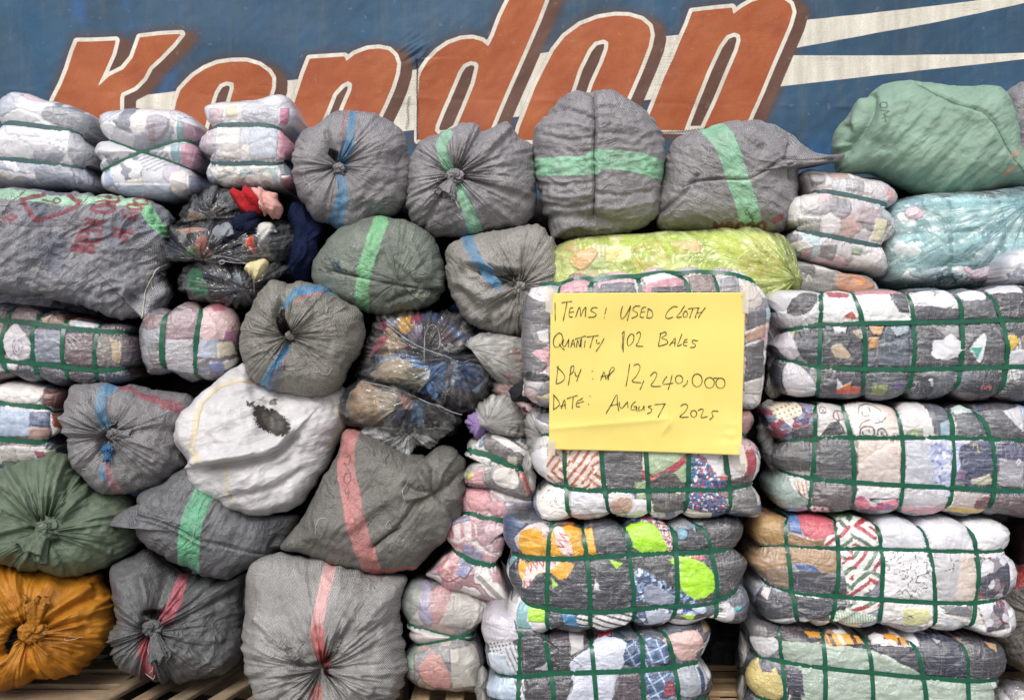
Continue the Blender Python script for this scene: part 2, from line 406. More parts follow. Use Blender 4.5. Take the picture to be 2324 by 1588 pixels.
        if lay is not None:
            cl, sl_ = math.cos(lay), math.sin(lay); pol = np.stack([(aa*cl+bbq*sl_)*2.2, (-aa*sl_+bbq*cl)*7.5, hh*2+s.fr.O[0]*3.7], -1)
        at = {"Rr": np.clip(s.rho(aa, bbq+1e-9), 0, 1) if lay is None else np.full(len(aa), 0.45), "Wv": wv, "uvw": uv+np.array([s.fr.O[0], s.fr.O[2], 0])*1.37, "pol": pol}
        if fs is not None:
            f = fs(a, b); at["Fs"] = np.concatenate([f]+[f[rim]]*nrep+[f[rim][:1]])
        loc = np.array(root.location)
        me = mkmesh(name, verts-loc, np.concatenate(quads), np.concatenate(tris) if tris else None, mat, col, at, smooth)
        return child(name, me, root)
def ribbon(name, root, pts, nrm, width, thick, mat, closed=True):
    """a flat band of real thickness along pts, lying on the normals nrm"""
    n = len(pts)
    T = (np.roll(pts, -1, 0)-np.roll(pts, 1, 0)) if closed else np.gradient(pts, axis=0)
    T /= np.linalg.norm(T, axis=1)[:, None]+1e-12
    W = np.cross(T, nrm); W /= np.linalg.norm(W, axis=1)[:, None]+1e-12; N = np.cross(W, T)
    w = (width*0.5)[:, None] if hasattr(width, '__len__') else width*0.5
    sec = [pts-W*w, pts+W*w, pts+W*w+N*thick, pts-W*w+N*thick]
    v = np.stack(sec, 1).reshape(-1, 3); q = []
    cnt = n if closed else n-1
    i = np.arange(cnt); j = (i+1) % n
    for k in range(4): q.append(np.stack([i*4+k, i*4+(k+1) % 4, j*4+(k+1) % 4, j*4+k], -1))
    me = mkmesh(name, v-np.array(root.location), np.concatenate(q), None, mat, smooth=False)
    return child(name, me, root)
def tube(name, root, pts, r, mat, seg=6):
    pts = np.asarray(pts); n = len(pts); T = np.gradient(pts, axis=0); T /= np.linalg.norm(T, axis=1)[:, None]+1e-12
    A = np.cross(T, V(0.13, 0.9, 0.41)); A /= np.linalg.norm(A, axis=1)[:, None]+1e-12; B = np.cross(T, A)
    ang = np.linspace(0, 2*np.pi, seg, endpoint=False)
    rr = np.broadcast_to(np.asarray(r, float), (n,))
    v = (pts[:, None]+rr[:, None, None]*(A[:, None]*np.cos(ang)[None, :, None]+B[:, None]*np.sin(ang)[None, :, None])).reshape(-1, 3)
    me = mkmesh(name, v-np.array(root.location), gridfaces(seg, n, True), None, mat)
    return child(name, me, root)
def tubes_mesh(name, root, lines, r, mat, seg=5):
    vs, qs, k = [], [], 0
    for pts in lines:
        pts = np.asarray(pts); n = len(pts); T = np.gradient(pts, axis=0); T /= np.linalg.norm(T, axis=1)[:, None]+1e-12
        A = np.cross(T, V(0.13, 0.9, 0.41)); A /= np.linalg.norm(A, axis=1)[:, None]+1e-12; B = np.cross(T, A)
        ang = np.linspace(0, 2*np.pi, seg, endpoint=False)
        vs.append((pts[:, None]+r*(A[:, None]*np.cos(ang)[None, :, None]+B[:, None]*np.sin(ang)[None, :, None])).reshape(-1, 3))
        qs.append(gridfaces(seg, n, True, k)); k += n*seg
    me = mkmesh(name, np.concatenate(vs)-np.array(root.location), np.concatenate(qs), None, mat)
    return child(name, me, root)

# ------------------------------------------------------------------ cloth patterns
def smooth3(p): return catmull(p, 3, True) if len(p) >= 5 else p
def pattern(kind, a, b, c1, cs, per, ang, seed):
    n = len(a); x = a*math.cos(ang)+b*math.sin(ang); y = -a*math.sin(ang)+b*math.cos(ang)
    out = np.tile(np.asarray(c1), (n, 1)); cs = [np.asarray(c) for c in cs]
    if kind == 'stripe':
        f = (x/per) % 1
        for i, c in enumerate(cs): out[(f > (i+0.35)/(len(cs)+0.3)) & (f < (i+0.8)/(len(cs)+0.3))] = c
    elif kind == 'zebra':
        e_, cx_, cy_ = voronoi(a, b, 0.075, 0.065, seed+ang); ph = np.where(rnd(cx_, cy_, 3.0) > 0.5, 0.75, -0.75)+0.5*(rnd(cx_, cy_, 5.0)-0.5)
        f = ((a*np.cos(ang+ph)+b*np.sin(ang+ph))/per+rnd(cx_, cy_, 9.0)+0.12*pn(a*20, b*20, seed)) % 1
        for i, c in enumerate(cs): out[(f > (i+0.22)/(len(cs)+0.3)) & (f < (i+0.74)/(len(cs)+0.3))] = c
    elif kind == 'zigzag':
        tri = np.abs(((x/per) % 1)-0.5)*2; f = np.abs(y/per*0.35-tri*0.55) % 1.0
        out[f < 0.22] = cs[0]
    elif kind == 'plaid':
        f1, f2 = (x/per) % 1, (y/per) % 1
        m = (f1 < 0.4).astype(float)+(f2 < 0.4); out = out*(1-0.35*m[:, None])+cs[0]*(0.35*m[:, None])
        out[(np.abs(f1-0.7) < 0.06) | (np.abs(f2-0.7) < 0.06)] = cs[-1]
    elif kind == 'dots':
        g = np.hypot(((x/per) % 1)-0.5, ((y/per) % 1)-0.5); out[g < 0.27] = cs[0]
    elif kind in ('floral', 'camo'):
        for i, c in enumerate(cs):
            f = pn(a/per+seed+i*31, b/per-i*17, seed*0.7+i); out[f > (0.22 if kind == 'floral' else 0.12)] = c
    elif kind == 'scrawl':
        f = np.abs(pn(a/per+seed, b/per, 9.2)); m = pn(a/per*0.4, b/per*0.4+seed, 4.4) > 0.05
        out[(f < 0.05) & m] = cs[0]
    return out
def voronoi(a, b, sx, sy, seed):
    x = a/sx+0.35*pn(a/sx*1.1+seed, b/sy*1.1, 5.5)+0.12*pn(a/sx*4, b/sy*4+seed, 2.2)
    y = b/sy+0.35*pn(a/sx*1.1-seed, b/sy*1.1, 8.5)+0.12*pn(a/sx*4+9, b/sy*4+seed, 7.2)
    xi, yi = np.floor(x), np.floor(y); f1 = np.full(a.shape, 9.0); f2 = f1.copy(); cx = np.zeros(a.shape); cy = cx.copy()
    for dx in (-1, 0, 1):
        for dy in (-1, 0, 1):
            px, py = xi+dx+rnd(xi+dx, yi+dy, seed), yi+dy+rnd(xi+dx, yi+dy, seed+3.3)
            d = np.hypot(px-x, py-y); m = d < f1
            f2 = np.where(m, f1, np.minimum(f2, d)); cx = np.where(m, xi+dx, cx); cy = np.where(m, yi+dy, cy); f1 = np.where(m, d, f1)
    return f2-f1, cx, cy
PAL = {k: ([lin(c) for c in v.split()[0::2]], np.array([float(t) for t in v.split()[1::2]])) for k, v in {
 'white': 'ecebee 5 dddbe2 3 c9cbd6 2 a9afc0 1.6 868896 1 dfc3c9 .8 4c5163 .5 e8dfcf .8 b7a7b8 .6',
 'pale':  'e9e6e6 4 d5cfd2 3 b9b5bb 2 8e8c94 1.5 e2bcc4 1 6a6672 .8 e3dcbf .8 b08a84 .5 a8c0c8 .6',
 'dark':  '3b3e4a 4 2c2f3a 3.4 565b68 2 e6e5e8 1.8 85888f 1 5d5058 .7 a98a70 .3 30404f 1.2',
 'murk':  '4a4350 3 5b4a50 2.4 3a3c4a 2.4 7d828e 1.6 b9bac2 1.1 85665c .8 6a3f48 .8 a7937c .6 3f4a6a .8',
 'mix':   'd9d7da 3 4b4e5a 2.4 7e828c 1.8 9fb0cc 1 c8a9ae .8 4d5f8a .9 e6e0d2 1 7a5a58 .6 b8bfa9 .5',
 'grey':  '83817f 3 6a6a6c 2.4 a5a2a0 2 c9c6c4 1.2 b08f86 .8 55565c 1.2',
 'pinks': 'b3586a 2 d08d98 2 8d3a4c 1.2 e4d7da 1.6 5a5d90 .7 c9c0c4 1 a37d8c 1.2',
 'blue':  '2f4570 2.4 6f8fbb 2 26304a 2 aebfd6 1.2 e4e6ea 1.2 3d3f48 1',
 'tealw': 'e6f0f2 4 bfd6de 3 8fb3c4 1.4 5d7f93 1 f3f5f6 2 d8c4d0 .5',
 'lime':  'e9e2b0 2 e8a35a 1.4 c9d27a 2 8fae4a 1.2 e6d0a8 1.6 b77a4a .6 9aa06a 1',
 'night': '14182a 5 1c2438 3 0f1220 3 2a3048 1',
}.items()}
def cloth(a, b, pal, seed, sx=0.11, sy=0.085, pat=0.35):
    cols, wt = PAL[pal]; e, cx, cy = voronoi(a, b, sx, sy, seed)
    cum = np.cumsum(wt/wt.sum()); idx = np.searchsorted(cum, rnd(cx, cy, seed+11.7)).clip(0, len(cols)-1)
    C = np.array(cols)[idx]*(0.82+0.34*rnd(cx, cy, seed+5.1))[:, None]
    kind = rnd(cx, cy, seed+23.9); second = np.array(cols)[(idx+1+(kind*97).astype(int) % (len(cols)-1)) % len(cols)]
    for i, k in enumerate(('stripe', 'floral', 'plaid', 'camo', 'dots', 'scrawl')):
        m = (kind > i*pat/6) & (kind < (i+1)*pat/6)
        if m.any():
            t = pattern(k, a[m], b[m], V(0, 0, 0), [V(1, 1, 1)], (0.016, 0.016, 0.03, 0.035, 0.02, 0.03)[i], (seed*1.7+i) % 3, seed)
            C[m] = C[m]*(1-t)+second[m]*t
    return C, e, rnd(cx, cy, seed+41.0)

# ------------------------------------------------------------------ ground
GZ = -0.09; TOPZ = 0.05
def mat_ground():
    t = NT("dirty_concrete"); co = t.coord()
    n = t.noise(co, 2.2, 6, 0.65); f = t.noise(co, 60, 3, 0.7)
    c = t.mix(t.maprange(n, 0.3, 0.7, 0, 1), (0.26, 0.245, 0.225), (0.40, 0.38, 0.35))
    c = t.mix(t.math('MULTIPLY', f, 0.3), c, (0.14, 0.13, 0.12))
    sp = t.n("ShaderNodeSeparateXYZ", i_0=co)      # shade under the pile painted into the colour; pale ground in front bounces light
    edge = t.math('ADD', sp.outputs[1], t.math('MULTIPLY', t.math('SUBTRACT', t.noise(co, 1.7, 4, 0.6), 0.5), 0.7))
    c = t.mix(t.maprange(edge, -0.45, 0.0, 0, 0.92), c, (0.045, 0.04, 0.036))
    return t.done(t.pbsdf(i_Base_Color=c, i_Roughness=0.9, i_Normal=t.bump(f, 0.4, 0.01)))
gx, gy = np.meshgrid(np.linspace(-60, 60, 41), np.linspace(-60, 60, 41))
gv = np.stack([gx.ravel(), gy.ravel(), np.full(gx.size, GZ)], -1)
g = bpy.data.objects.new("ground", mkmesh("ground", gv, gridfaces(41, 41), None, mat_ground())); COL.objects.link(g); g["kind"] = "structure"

# ------------------------------------------------------------------ the painted tarpaulin
TY = 1.3; TS = (TY-CAM[1])/FPX
def tx(x): return (np.asarray(x)-CX0)*TS
def tz(y): return CAM[2]-(np.asarray(y)-CY0)*TS
L_FILL = [
 c00("300,760 352,640 400,545 440,440 470,340 497,270 600,266 742,260 722,345 668,465 622,560 700,490 790,445 850,370 880,290 897,243 1050,228 1165,222 1110,290 1030,370 960,430 920,500 860,560 780,600 772,625 776,900 250,900"),
 c00("1085,900 1110,760 1130,650 1155,580 1195,535 1245,487 1315,442 1395,410 1480,398 1580,397 1660,420 1718,460 1743,500 1740,560 1718,625 1680,760 1640,900"),
 np.vstack([c00("1780,1000 1840,800 1900,610 1945,480 1985,380"), cF("782,128.5 786,139 805,124 835,113 860,110.6 882,115 896,128 902,145 899,167 889,199 874,234 857,270 820,360")]),
 c10("500,900 500,640 508,500 525,460 565,395 625,335 695,288 775,260 850,253 910,268 950,300 985,230 1030,110 1085,0 1140,-130 1370,-130 1315,0 1270,120 1200,280 1130,440 1060,600 1010,720 965,830 940,900"),
 c10("1130,900 1150,820 1200,690 1250,560 1310,440 1370,325 1440,235 1540,163 1650,122 1760,105 1850,106 1930,131 1978,175 1989,230 1975,300 1930,420 1870,560 1800,720 1740,900"),
 c20("-135,835 -70,680 0,500 60,370 110,250 150,160 180,78 290,65 436,51 442,92 500,50 560,15 625,-7 700,-16 765,0 808,30 822,80 800,160 750,280 690,420 620,590 560,720 530,790 505,835"),
]
L_HOLE = [
 c00("1290,900 1345,680 1372,590 1405,540 1450,522 1495,530 1495,570 1468,660 1400,900"),
 cF("690,360 735,268 757,212 775,192 790,184 799,190 797,205 780,245 765,285 735,360"),
 c10("835,395 875,402 887,418 884,445 860,540 800,690 745,820 690,858 630,862 608,840 615,800 645,725 700,600 760,460 790,415"),
 c10("1400,780 1480,590 1530,440 1590,320 1630,272 1690,258 1718,275 1713,320 1680,410 1620,540 1540,780"),
 c20("130,832 200,650 280,450 350,300 400,230 450,211 484,224 489,262 470,330 410,470 340,640 270,790 252,832"),
]
BAND = [np.vstack([cF("300,219 560,190 928,161 1504,85 1824,48"), cF("1800,118"), cF("1793,126 1764,197 1475,227 1165,267.6 700,325 300,370")]),
        cF("1760,118 1800,118 1824,47 1990,30 2173,7 2424,-26 2424,-12 2324,8 2110,54"),
        cF("1750,126 2000,127 2324,121 2424,119 2424,121 2324,135 2050,165 1750,199")]
def smooth_poly(p): return catmull(p, 4, True) if False else p
xs = np.concatenate([np.linspace(-900, -60, 12)[:-1], np.arange(-60, 2400, 3.0), np.linspace(2400, 3300, 12)])
ys = np.concatenate([np.linspace(-420, -30, 9)[:-1], np.arange(-30, 400, 3.0), np.linspace(400, 1180, 20)])
X, Y = np.meshgrid(xs, ys); Xf, Yf = X.ravel(), Y.ravel()
win = (Xf > -80) & (Xf < 2450) & (Yf > -150) & (Yf < 480)
def fill_sdf(a, b):
    wa, wb = a, b
    f = np.full(a.shape, 1e3)
    for p in L_FILL: f = np.minimum(f, sdf(wa, wb, p))
    for p in L_HOLE: f = np.maximum(f, -sdf(wa, wb, p))
    return f
so_, sb_, sw_ = [np.full(Xf.shape, 200.0) for _ in range(3)]
wa, wb = Xf[win], Yf[win]
# the letter shapes once on the fine grid, then looked up for the drop shade painted beside them
so_[win] = fill_sdf(wa, wb)
# uniform lattice for the shifted look-ups
gx_ = np.arange(-180, 2460, 4.0); gy_ = np.arange(-160, 490, 4.0)
GX, GY = np.meshgrid(gx_, gy_); G = fill_sdf(GX.ravel(), GY.ravel()).reshape(GX.shape)
def look(a, b):
    i = np.clip((a-gx_[0])/4.0, 0, len(gx_)-1.001); j = np.clip((b-gy_[0])/4.0, 0, len(gy_)-1.001)
    i0, j0 = i.astype(int), j.astype(int); u, v = i-i0, j-j0
    return (G[j0, i0]*(1-u)+G[j0, i0+1]*u)*(1-v)+(G[j0+1, i0]*(1-u)+G[j0+1, i0+1]*u)*v
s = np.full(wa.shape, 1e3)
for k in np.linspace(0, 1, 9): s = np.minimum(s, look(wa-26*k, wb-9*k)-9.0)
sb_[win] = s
s = np.full(wa.shape, 1e3)
for p in BAND: s = np.minimum(s, sdf(wa, wb, p))
sw_[win] = s
seam = c10("490,380 497,450 494,560 497,690 495,790 496,900"); dseam, _ = segdist(Xf, Yf, seam)
wy = 0.012*pn(Xf/210, Yf/160, 2.0)+0.008*pn(Xf/70, Yf/300, 7.0)+0.0012*pn(Xf/25+Yf/40, Yf/30, 1.0)-0.012*np.exp(-np.maximum(Xf-seam[0, 0], 0)/30)*(Xf > seam[0, 0])*(Yf > 134)
crump = np.exp(-((Xf-948)/26)**2-((Yf-120)/26)**2)
wy = wy+crump*0.02*pn(Xf/12+Yf/9, Yf/40, 5.0)
wy = wy+0.006*np.exp(-np.abs(Yf-205-0.02*Xf)/6)*pn(Xf/60, 0.5, 0.3)
tv = np.stack([tx(Xf), TY+wy, tz(Yf)], -1)
def mat_tarp():
    t = NT("painted_tarpaulin"); co = t.coord()
    fo, fb, fw = t.attr("s_o", 2), t.attr("s_b", 2), t.attr("s_w", 2)
    big = t.noise(co, 1.9, 5, 0.6); st = t.noise(t.mapping(co, (14, 1, 1.1)), 1.0, 5, 0.65); fine = t.noise(co, 150, 3, 0.7)
    spots = t.noise(co, 26, 2, 0.5)
    blue = t.mix(t.maprange(big, 0.36, 0.62, 0, 1), tuple(lin('#29445a')), tuple(lin('#284f6d')))
    blue = t.mix(t.math('MULTIPLY', t.maprange(st, 0.5, 0.72, 0, 1), 0.5), blue, tuple(lin('#4c5a62')))
    bright = t.math('MULTIPLY', t.maprange(t.noise(t.mapping(co, (1.6, 1, 0.5), loc=(1.3, 0, 0.2)), 1.3, 4, 0.7), 0.50, 0.66, 0, 1), t.attr("s_p", 2))
    blue = t.mix(bright, blue, tuple(lin('#2268b0')))
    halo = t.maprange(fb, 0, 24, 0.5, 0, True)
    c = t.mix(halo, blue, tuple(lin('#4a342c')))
    white = t.mix(t.maprange(st, 0.35, 0.75, 0, 1), tuple(lin('#dcd8cc')), tuple(lin('#b4aea2')))
    c = t.mix(t.maprange(fw, -0.6, 0.6, 1, 0), c, white)
    brown = t.mix(t.maprange(big, 0.3, 0.7, 0, 1), tuple(lin('#523529')), tuple(lin('#64443a')))
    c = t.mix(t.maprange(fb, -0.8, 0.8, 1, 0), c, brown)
    c = t.mix(t.maprange(fo, 8.2, 9.4, 1, 0), c, white)
    o2 = t.noise(co, 4.5, 4, 0.6)
    orange = t.mix(t.maprange(o2, 0.3, 0.7, 0, 1), tuple(lin('#934728')), tuple(lin('#a65c32')))
    orange = t.mix(t.math('MULTIPLY', t.maprange(st, 0.5, 0.75, 0, 1), 0.3), orange, tuple(lin('#9a5a36')))
    c = t.mix(t.maprange(fo, -0.6, 0.6, 1, 0), c, orange)
    g = t.maprange(fine, 0.3, 0.7, 0.86, 1.12); c = t.mix(1.0, c, t.n("ShaderNodeCombineColor", i_0=g, i_1=g, i_2=g).outputs[0], 'MULTIPLY')
    scr = t.noise(t.mapping(co, (1.2, 1, 42), rot=(0, 0.06, 0)), 1.6, 4, 0.7, 0.5)
    line = t.math('SUBTRACT', 1.0, t.math('MULTIPLY', t.math('ABSOLUTE', t.math('SUBTRACT', scr, 0.5)), 60.0), clamp=True)
    line = t.math('MULTIPLY', line, t.maprange(t.noise(co, 3.1, 2), 0.5, 0.62, 0, 0.55))
    c = t.mix(line, c, (0.05, 0.04, 0.035))
    c = t.mix(t.maprange(spots, 0.68, 0.72, 0, 0.1), c, (0.45, 0.45, 0.44))
    nrm = t.bump(t.noise(co, 4, 3, 0.5, 0.5), 0.2, 0.04); nrm = t.bump(fine, 0.12, 0.002, nrm)
    return t.done(t.pbsdf(i_Base_Color=c, i_Roughness=0.55, i_Normal=nrm, i_Specular_IOR_Level=0.3))
sp = np.clip(np.exp(-((Xf-240)/170)**2-((Yf-30)/170)**2)*1.3+0.6*np.exp(-((Xf-40)/40)**2-((Yf-150)/120)**2)+0.5*np.exp(-((Xf-420)/50)**2-((Yf-190)/40)**2)+0.7*np.exp(-((Xf-1890)/90)**2-((Yf-350)/40)**2)+0.35*np.exp(-((Xf-850)/30)**2-((Yf-50)/80)**2)+.04, 0, 1)
loc = (0.0, TY, tz(1180))
tarp = thing("tarpaulin", "blue painted tarpaulin with huge orange lettering hanging behind the whole pile", "tarpaulin", loc)
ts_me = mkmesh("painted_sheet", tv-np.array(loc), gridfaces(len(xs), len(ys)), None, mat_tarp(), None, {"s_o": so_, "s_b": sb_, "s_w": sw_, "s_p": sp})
sheet = child("painted_sheet", ts_me, tarp)
sheet.modifiers.new("thickness", 'SOLIDIFY').thickness = 0.003; sheet.modifiers["thickness"].offset = -1
# stitched patches: zigzag thread along the seam and under the last letter
rs = random.Random(4)
def zig(pl, step, amp):
    pl = np.asarray(pl); L = np.cumsum(np.r_[0, np.linalg.norm(np.diff(pl, axis=0), axis=1)]); q = []; k = 0
    for d in np.arange(0, L[-1], step):
        i = min(np.searchsorted(L, d, 'right')-1, len(pl)-2); t = (d-L[i])/(L[i+1]-L[i]); p = pl[i]*(1-t)+pl[i+1]*t
        n = (pl[i+1]-pl[i]); n = np.array([-n[1], n[0]])/np.linalg.norm(n)
        q.append(p+n*amp*(1 if k % 2 else -1)*rs.uniform(.6, 1.2)); k += 1
    return np.array(q)
def on_tarp(p, lift=0.004):
    d, _ = np.zeros(len(p)), 0
    y = 0.012*pn(p[:, 0]/210, p[:, 1]/160, 2.0)+0.008*pn(p[:, 0]/70, p[:, 1]/300, 7.0)+0.003*pn(p[:, 0]/25+p[:, 1]/40, p[:, 1]/30, 1.0)-0.006*(p[:, 0] > seam[0, 0])*(np.abs(p[:, 0]-seam[0, 0]) < 60)
    return np.stack([tx(p[:, 0]), TY+y-lift-0.006, tz(p[:, 1])], -1)
tubes_mesh("stitching", tarp, [on_tarp(zig(seam, 3.2, 2.6)), on_tarp(zig(c10("445,620 430,700 440,760 425,830"), 3.4, 3.0)),
    on_tarp(zig(c20("-20,855 90,848 200,835 300,815 400,800"), 3.2, 2.2)), on_tarp(zig(c10("2055,850 2200,838 2305,830"), 3.2, 2.2)), on_tarp(seam)], 0.0013, M_DARKTH)

# ------------------------------------------------------------------ pallets
def mat_wood(name, c1, c2):
    t = NT(name); co = t.coord(); uv = t.attr("uvw", 1)
    gr = t.noise(t.mapping(uv, (6, 70, 70)), 1.0, 5, 0.65, 0.3); n = t.noise(co, 7, 4, 0.65)
    c = t.mix(t.maprange(gr, 0.3, 0.7, 0, 1), tuple(lin(c1)), tuple(lin(c2)))
    f = t.maprange(n, 0.3, 0.7, 0.7, 1.2); c = t.mix(1.0, c, t.n("ShaderNodeCombineColor", i_0=f, i_1=f, i_2=f).outputs[0], 'MULTIPLY')
    return t.done(t.pbsdf(i_Base_Color=c, i_Roughness=0.85, i_Normal=t.bump(gr, 0.5, 0.004), i_Specular_IOR_Level=0.2))
M_WOODG = mat_wood("weathered_wood", '#84725c', '#a8957e'); M_WOODL = mat_wood("pale_wood", '#a08666', '#c6ab88')
def plank(name, root, c, ln, wd, th, yaw, mat, seed, rough=0.0):
    """a sawn board: slightly warped, eased edges, uneven ends. c = centre of its top face"""
    rs = np.random.RandomState(seed); nx = 24
    sec = np.array([(-.5, 0), (-.5, -1), (.5, -1), (.5, 0)]); e = 0.004
    prof = np.array([(-wd/2+e, 0), (-wd/2, -e), (-wd/2, -th+e), (-wd/2+e, -th), (wd/2-e, -th), (wd/2, -th+e), (wd/2, -e), (wd/2-e, 0)])
    x = np.linspace(-ln/2, ln/2, nx); off = seed*1.7
    vs = []
    for i, xx in enumerate(x):
        y = prof[:, 0]*(1+0.02*pn(xx*9+off, 1.0, 0.0))+0.004*pn(xx*3+off, 3.0, 0.0); z = prof[:, 1]+0.0025*pn(xx*4+off, prof[:, 0]*9, 2.0)
        ex = np.zeros(8)
        if i in (0, nx-1): ex = rs.uniform(-rough, rough, 8)
        vs.append(np.stack([xx+ex, y, z], -1))
    v = np.concatenate(vs); q = gridfaces(8, nx, True)
    caps = []
    for b in (0, (nx-1)*8):
        caps += [(b, b+1, b+6), (b, b+6, b+7), (b+1, b+2, b+5), (b+1, b+5, b+6), (b+2, b+3, b+4), (b+2, b+4, b+5)]
    cy, sy = math.cos(yaw), math.sin(yaw); w3 = np.stack([v[:, 0]*cy-v[:, 1]*sy, v[:, 0]*sy+v[:, 1]*cy, v[:, 2]], -1)+np.asarray(c)
    me = mkmesh(name, w3-np.array(root.location), q, np.array(caps), mat, None, {"uvw": v+seed*3.1}, smooth=False)
    return child(name, me, root)
def pallet(label, c, w, d, yaw, n, along, mat, seed, slatw=0.085, th=0.022):
    """deck boards on three stringers; along: boards run along the pallet's own x"""
    root = thing("wooden_pallet", label, "pallet", (c[0], c[1], GZ), "wooden pallets under the pile")
    cy, sy = math.cos(yaw), math.sin(yaw)
    def at(x, y, z): return (c[0]+x*cy-y*sy, c[1]+x*sy+y*cy, z)
    for i in range(n):
        y = -d/2+slatw/2+i*(d-slatw)/(n-1)
        plank("deck_board", root, at(0, y, TOPZ+0.001*(i % 2)), w, slatw*(0.95+0.08*rnd(i, seed, 1)), th, yaw+0.01*(rnd(i, seed, 2)-.5), mat, seed*10+i, 0.006)
    for k in (-1, 0, 1): plank("stringer", root, at(k*(w/2-0.06), 0, TOPZ-th-0.002), d-0.01, 0.07, TOPZ-th-0.002-GZ, yaw+math.pi/2, mat, seed*10+50+k)
    return root
# left pallet: wide boards running across; next: narrow slats running away from us; two pale ones under the middle and right
pallet("weathered grey pallet with wide boards under the orange sack", (-2.02, 0.45, 0), 1.0, 0.9, 0.0, 5, True, M_WOODG, 3, 0.13)
pallet("brown pallet with narrow gapped slats under the dark pink striped sack", (-0.93, 0.62, 0), 1.1, 1.05, math.pi/2-0.24, 8, False, M_WOODG, 5, 0.062)
pallet("pale wooden pallet with broken slat ends beneath the cross strapped bale", (-0.02, 0.62, 0), 1.0, 0.72, math.pi/2, 6, False, M_WOODL, 7, 0.07)
pallet("pale pallet hidden low beneath the rightmost stack of bales", (1.45, 0.5, 0), 1.5, 0.7, 0.0, 5, True, M_WOODL, 9, 0.09)

# ------------------------------------------------------------------ builders
RES = 2.7      # outline units per mesh cell on the side towards us
def root_at(name, label, cat, fr, out, group):
    q = fr.loc(out, 0); z = fr.O[2]+q[:, 1].min()*fr.u[2]
    return thing(name, label, cat, (float(fr.O[0]), float(fr.O[1]), float(z)), group)
def extent(o): return (o[:, 0].max()-o[:, 0].min(), o[:, 1].max()-o[:, 1].min())
class Paint:
    """polygons, bands and strokes noted on the body's front, in the body's own axes"""
    def __init__(s, fr, off, patches=(), bands=(), strokes=(), wob=0.004):
        s.pt = [(fr.loc(smooth3(p), off), spec) for p, spec in patches]
        k = (fr.O[1]-CAM[1])/FPX
        s.bd = [(fr.loc(catmull(p, 8, False), off), wd*k if not hasattr(wd, '__len__') else np.array(wd)*k, c, wv) for p, wd, c, wv in bands]
        s.st = [([fr.loc(l, off) for l in ls], wd*k, c) for ls, wd, c in strokes]; s.wob = wob
    def apply(s, a, b, C, W):
        wa = a+s.wob*pn(a*45, b*45, 1.1)+s.wob*0.15*pn(a*130, b*130, 3.1); wb = b+s.wob*pn(a*45, b*45, 6.1)+s.wob*0.15*pn(a*130, b*130, 8.1)
        for i, (p, spec) in enumerate(s.pt):
            m = inside(wa, wb, p)
            if not m.any(): continue
            if isinstance(spec, tuple):
                kind, c1, cs, per, ang = spec[:5]; C[m] = pattern(kind, a[m], b[m], lin(c1), [lin(c) for c in cs], per, ang, i*3.7+1)
            else: C[m] = lin(spec)*(0.93+0.14*pn(a[m]*25, b[m]*25, i*2.0)[:, None])
        for p, wd, c, wv in s.bd:
            d, _ = segdist(a, b, p)
            if hasattr(wd, '__len__'):
                t = np.clip((np.hypot(a-p[0, 0], b-p[0, 1]))/np.linalg.norm(p[-1]-p[0]), 0, 1); ww = wd[0]*(1-t)+wd[1]*t
            else: ww = wd
            ww = ww*(1+0.06*pn(a*60, b*60, 4.4)); m = d < ww/2
            q_ = np.clip(0.10+0.35*fbm(a[m]*16, b[m]*16, 3.3, 3), 0, 0.45)[:, None]; C[m] = (lin(c)*(1-q_)+C[m]*q_)*(1+0.12*pn(a[m]*50, b[m]*50, 1.2))[:, None]; W[m] = wv+0.15
        for ls, wd, c in s.st:
            d = np.full(a.shape, 9.0)
            for l in ls: d = np.minimum(d, segdist(a, b, l)[0])
            f = np.clip((wd/2-d)/(wd*0.25)+0.5, 0, 1)[:, None]*0.95; C[:] = C*(1-f)+lin(c)*f
        return C, W
    def crease(s, a, b):
        d = 0
        for i, (p, _) in enumerate(s.pt):
            q = sdf(a, b, p); d = np.where(q < 0.02, d*sstep(-0.004, 0.004, q), d)+(0.0018+0.003*rnd(i, len(p), 2))*sstep(-0.0035, 0.0035, -q)-0.0012*np.exp(-((q-0.004)/0.004)**2)
        return d

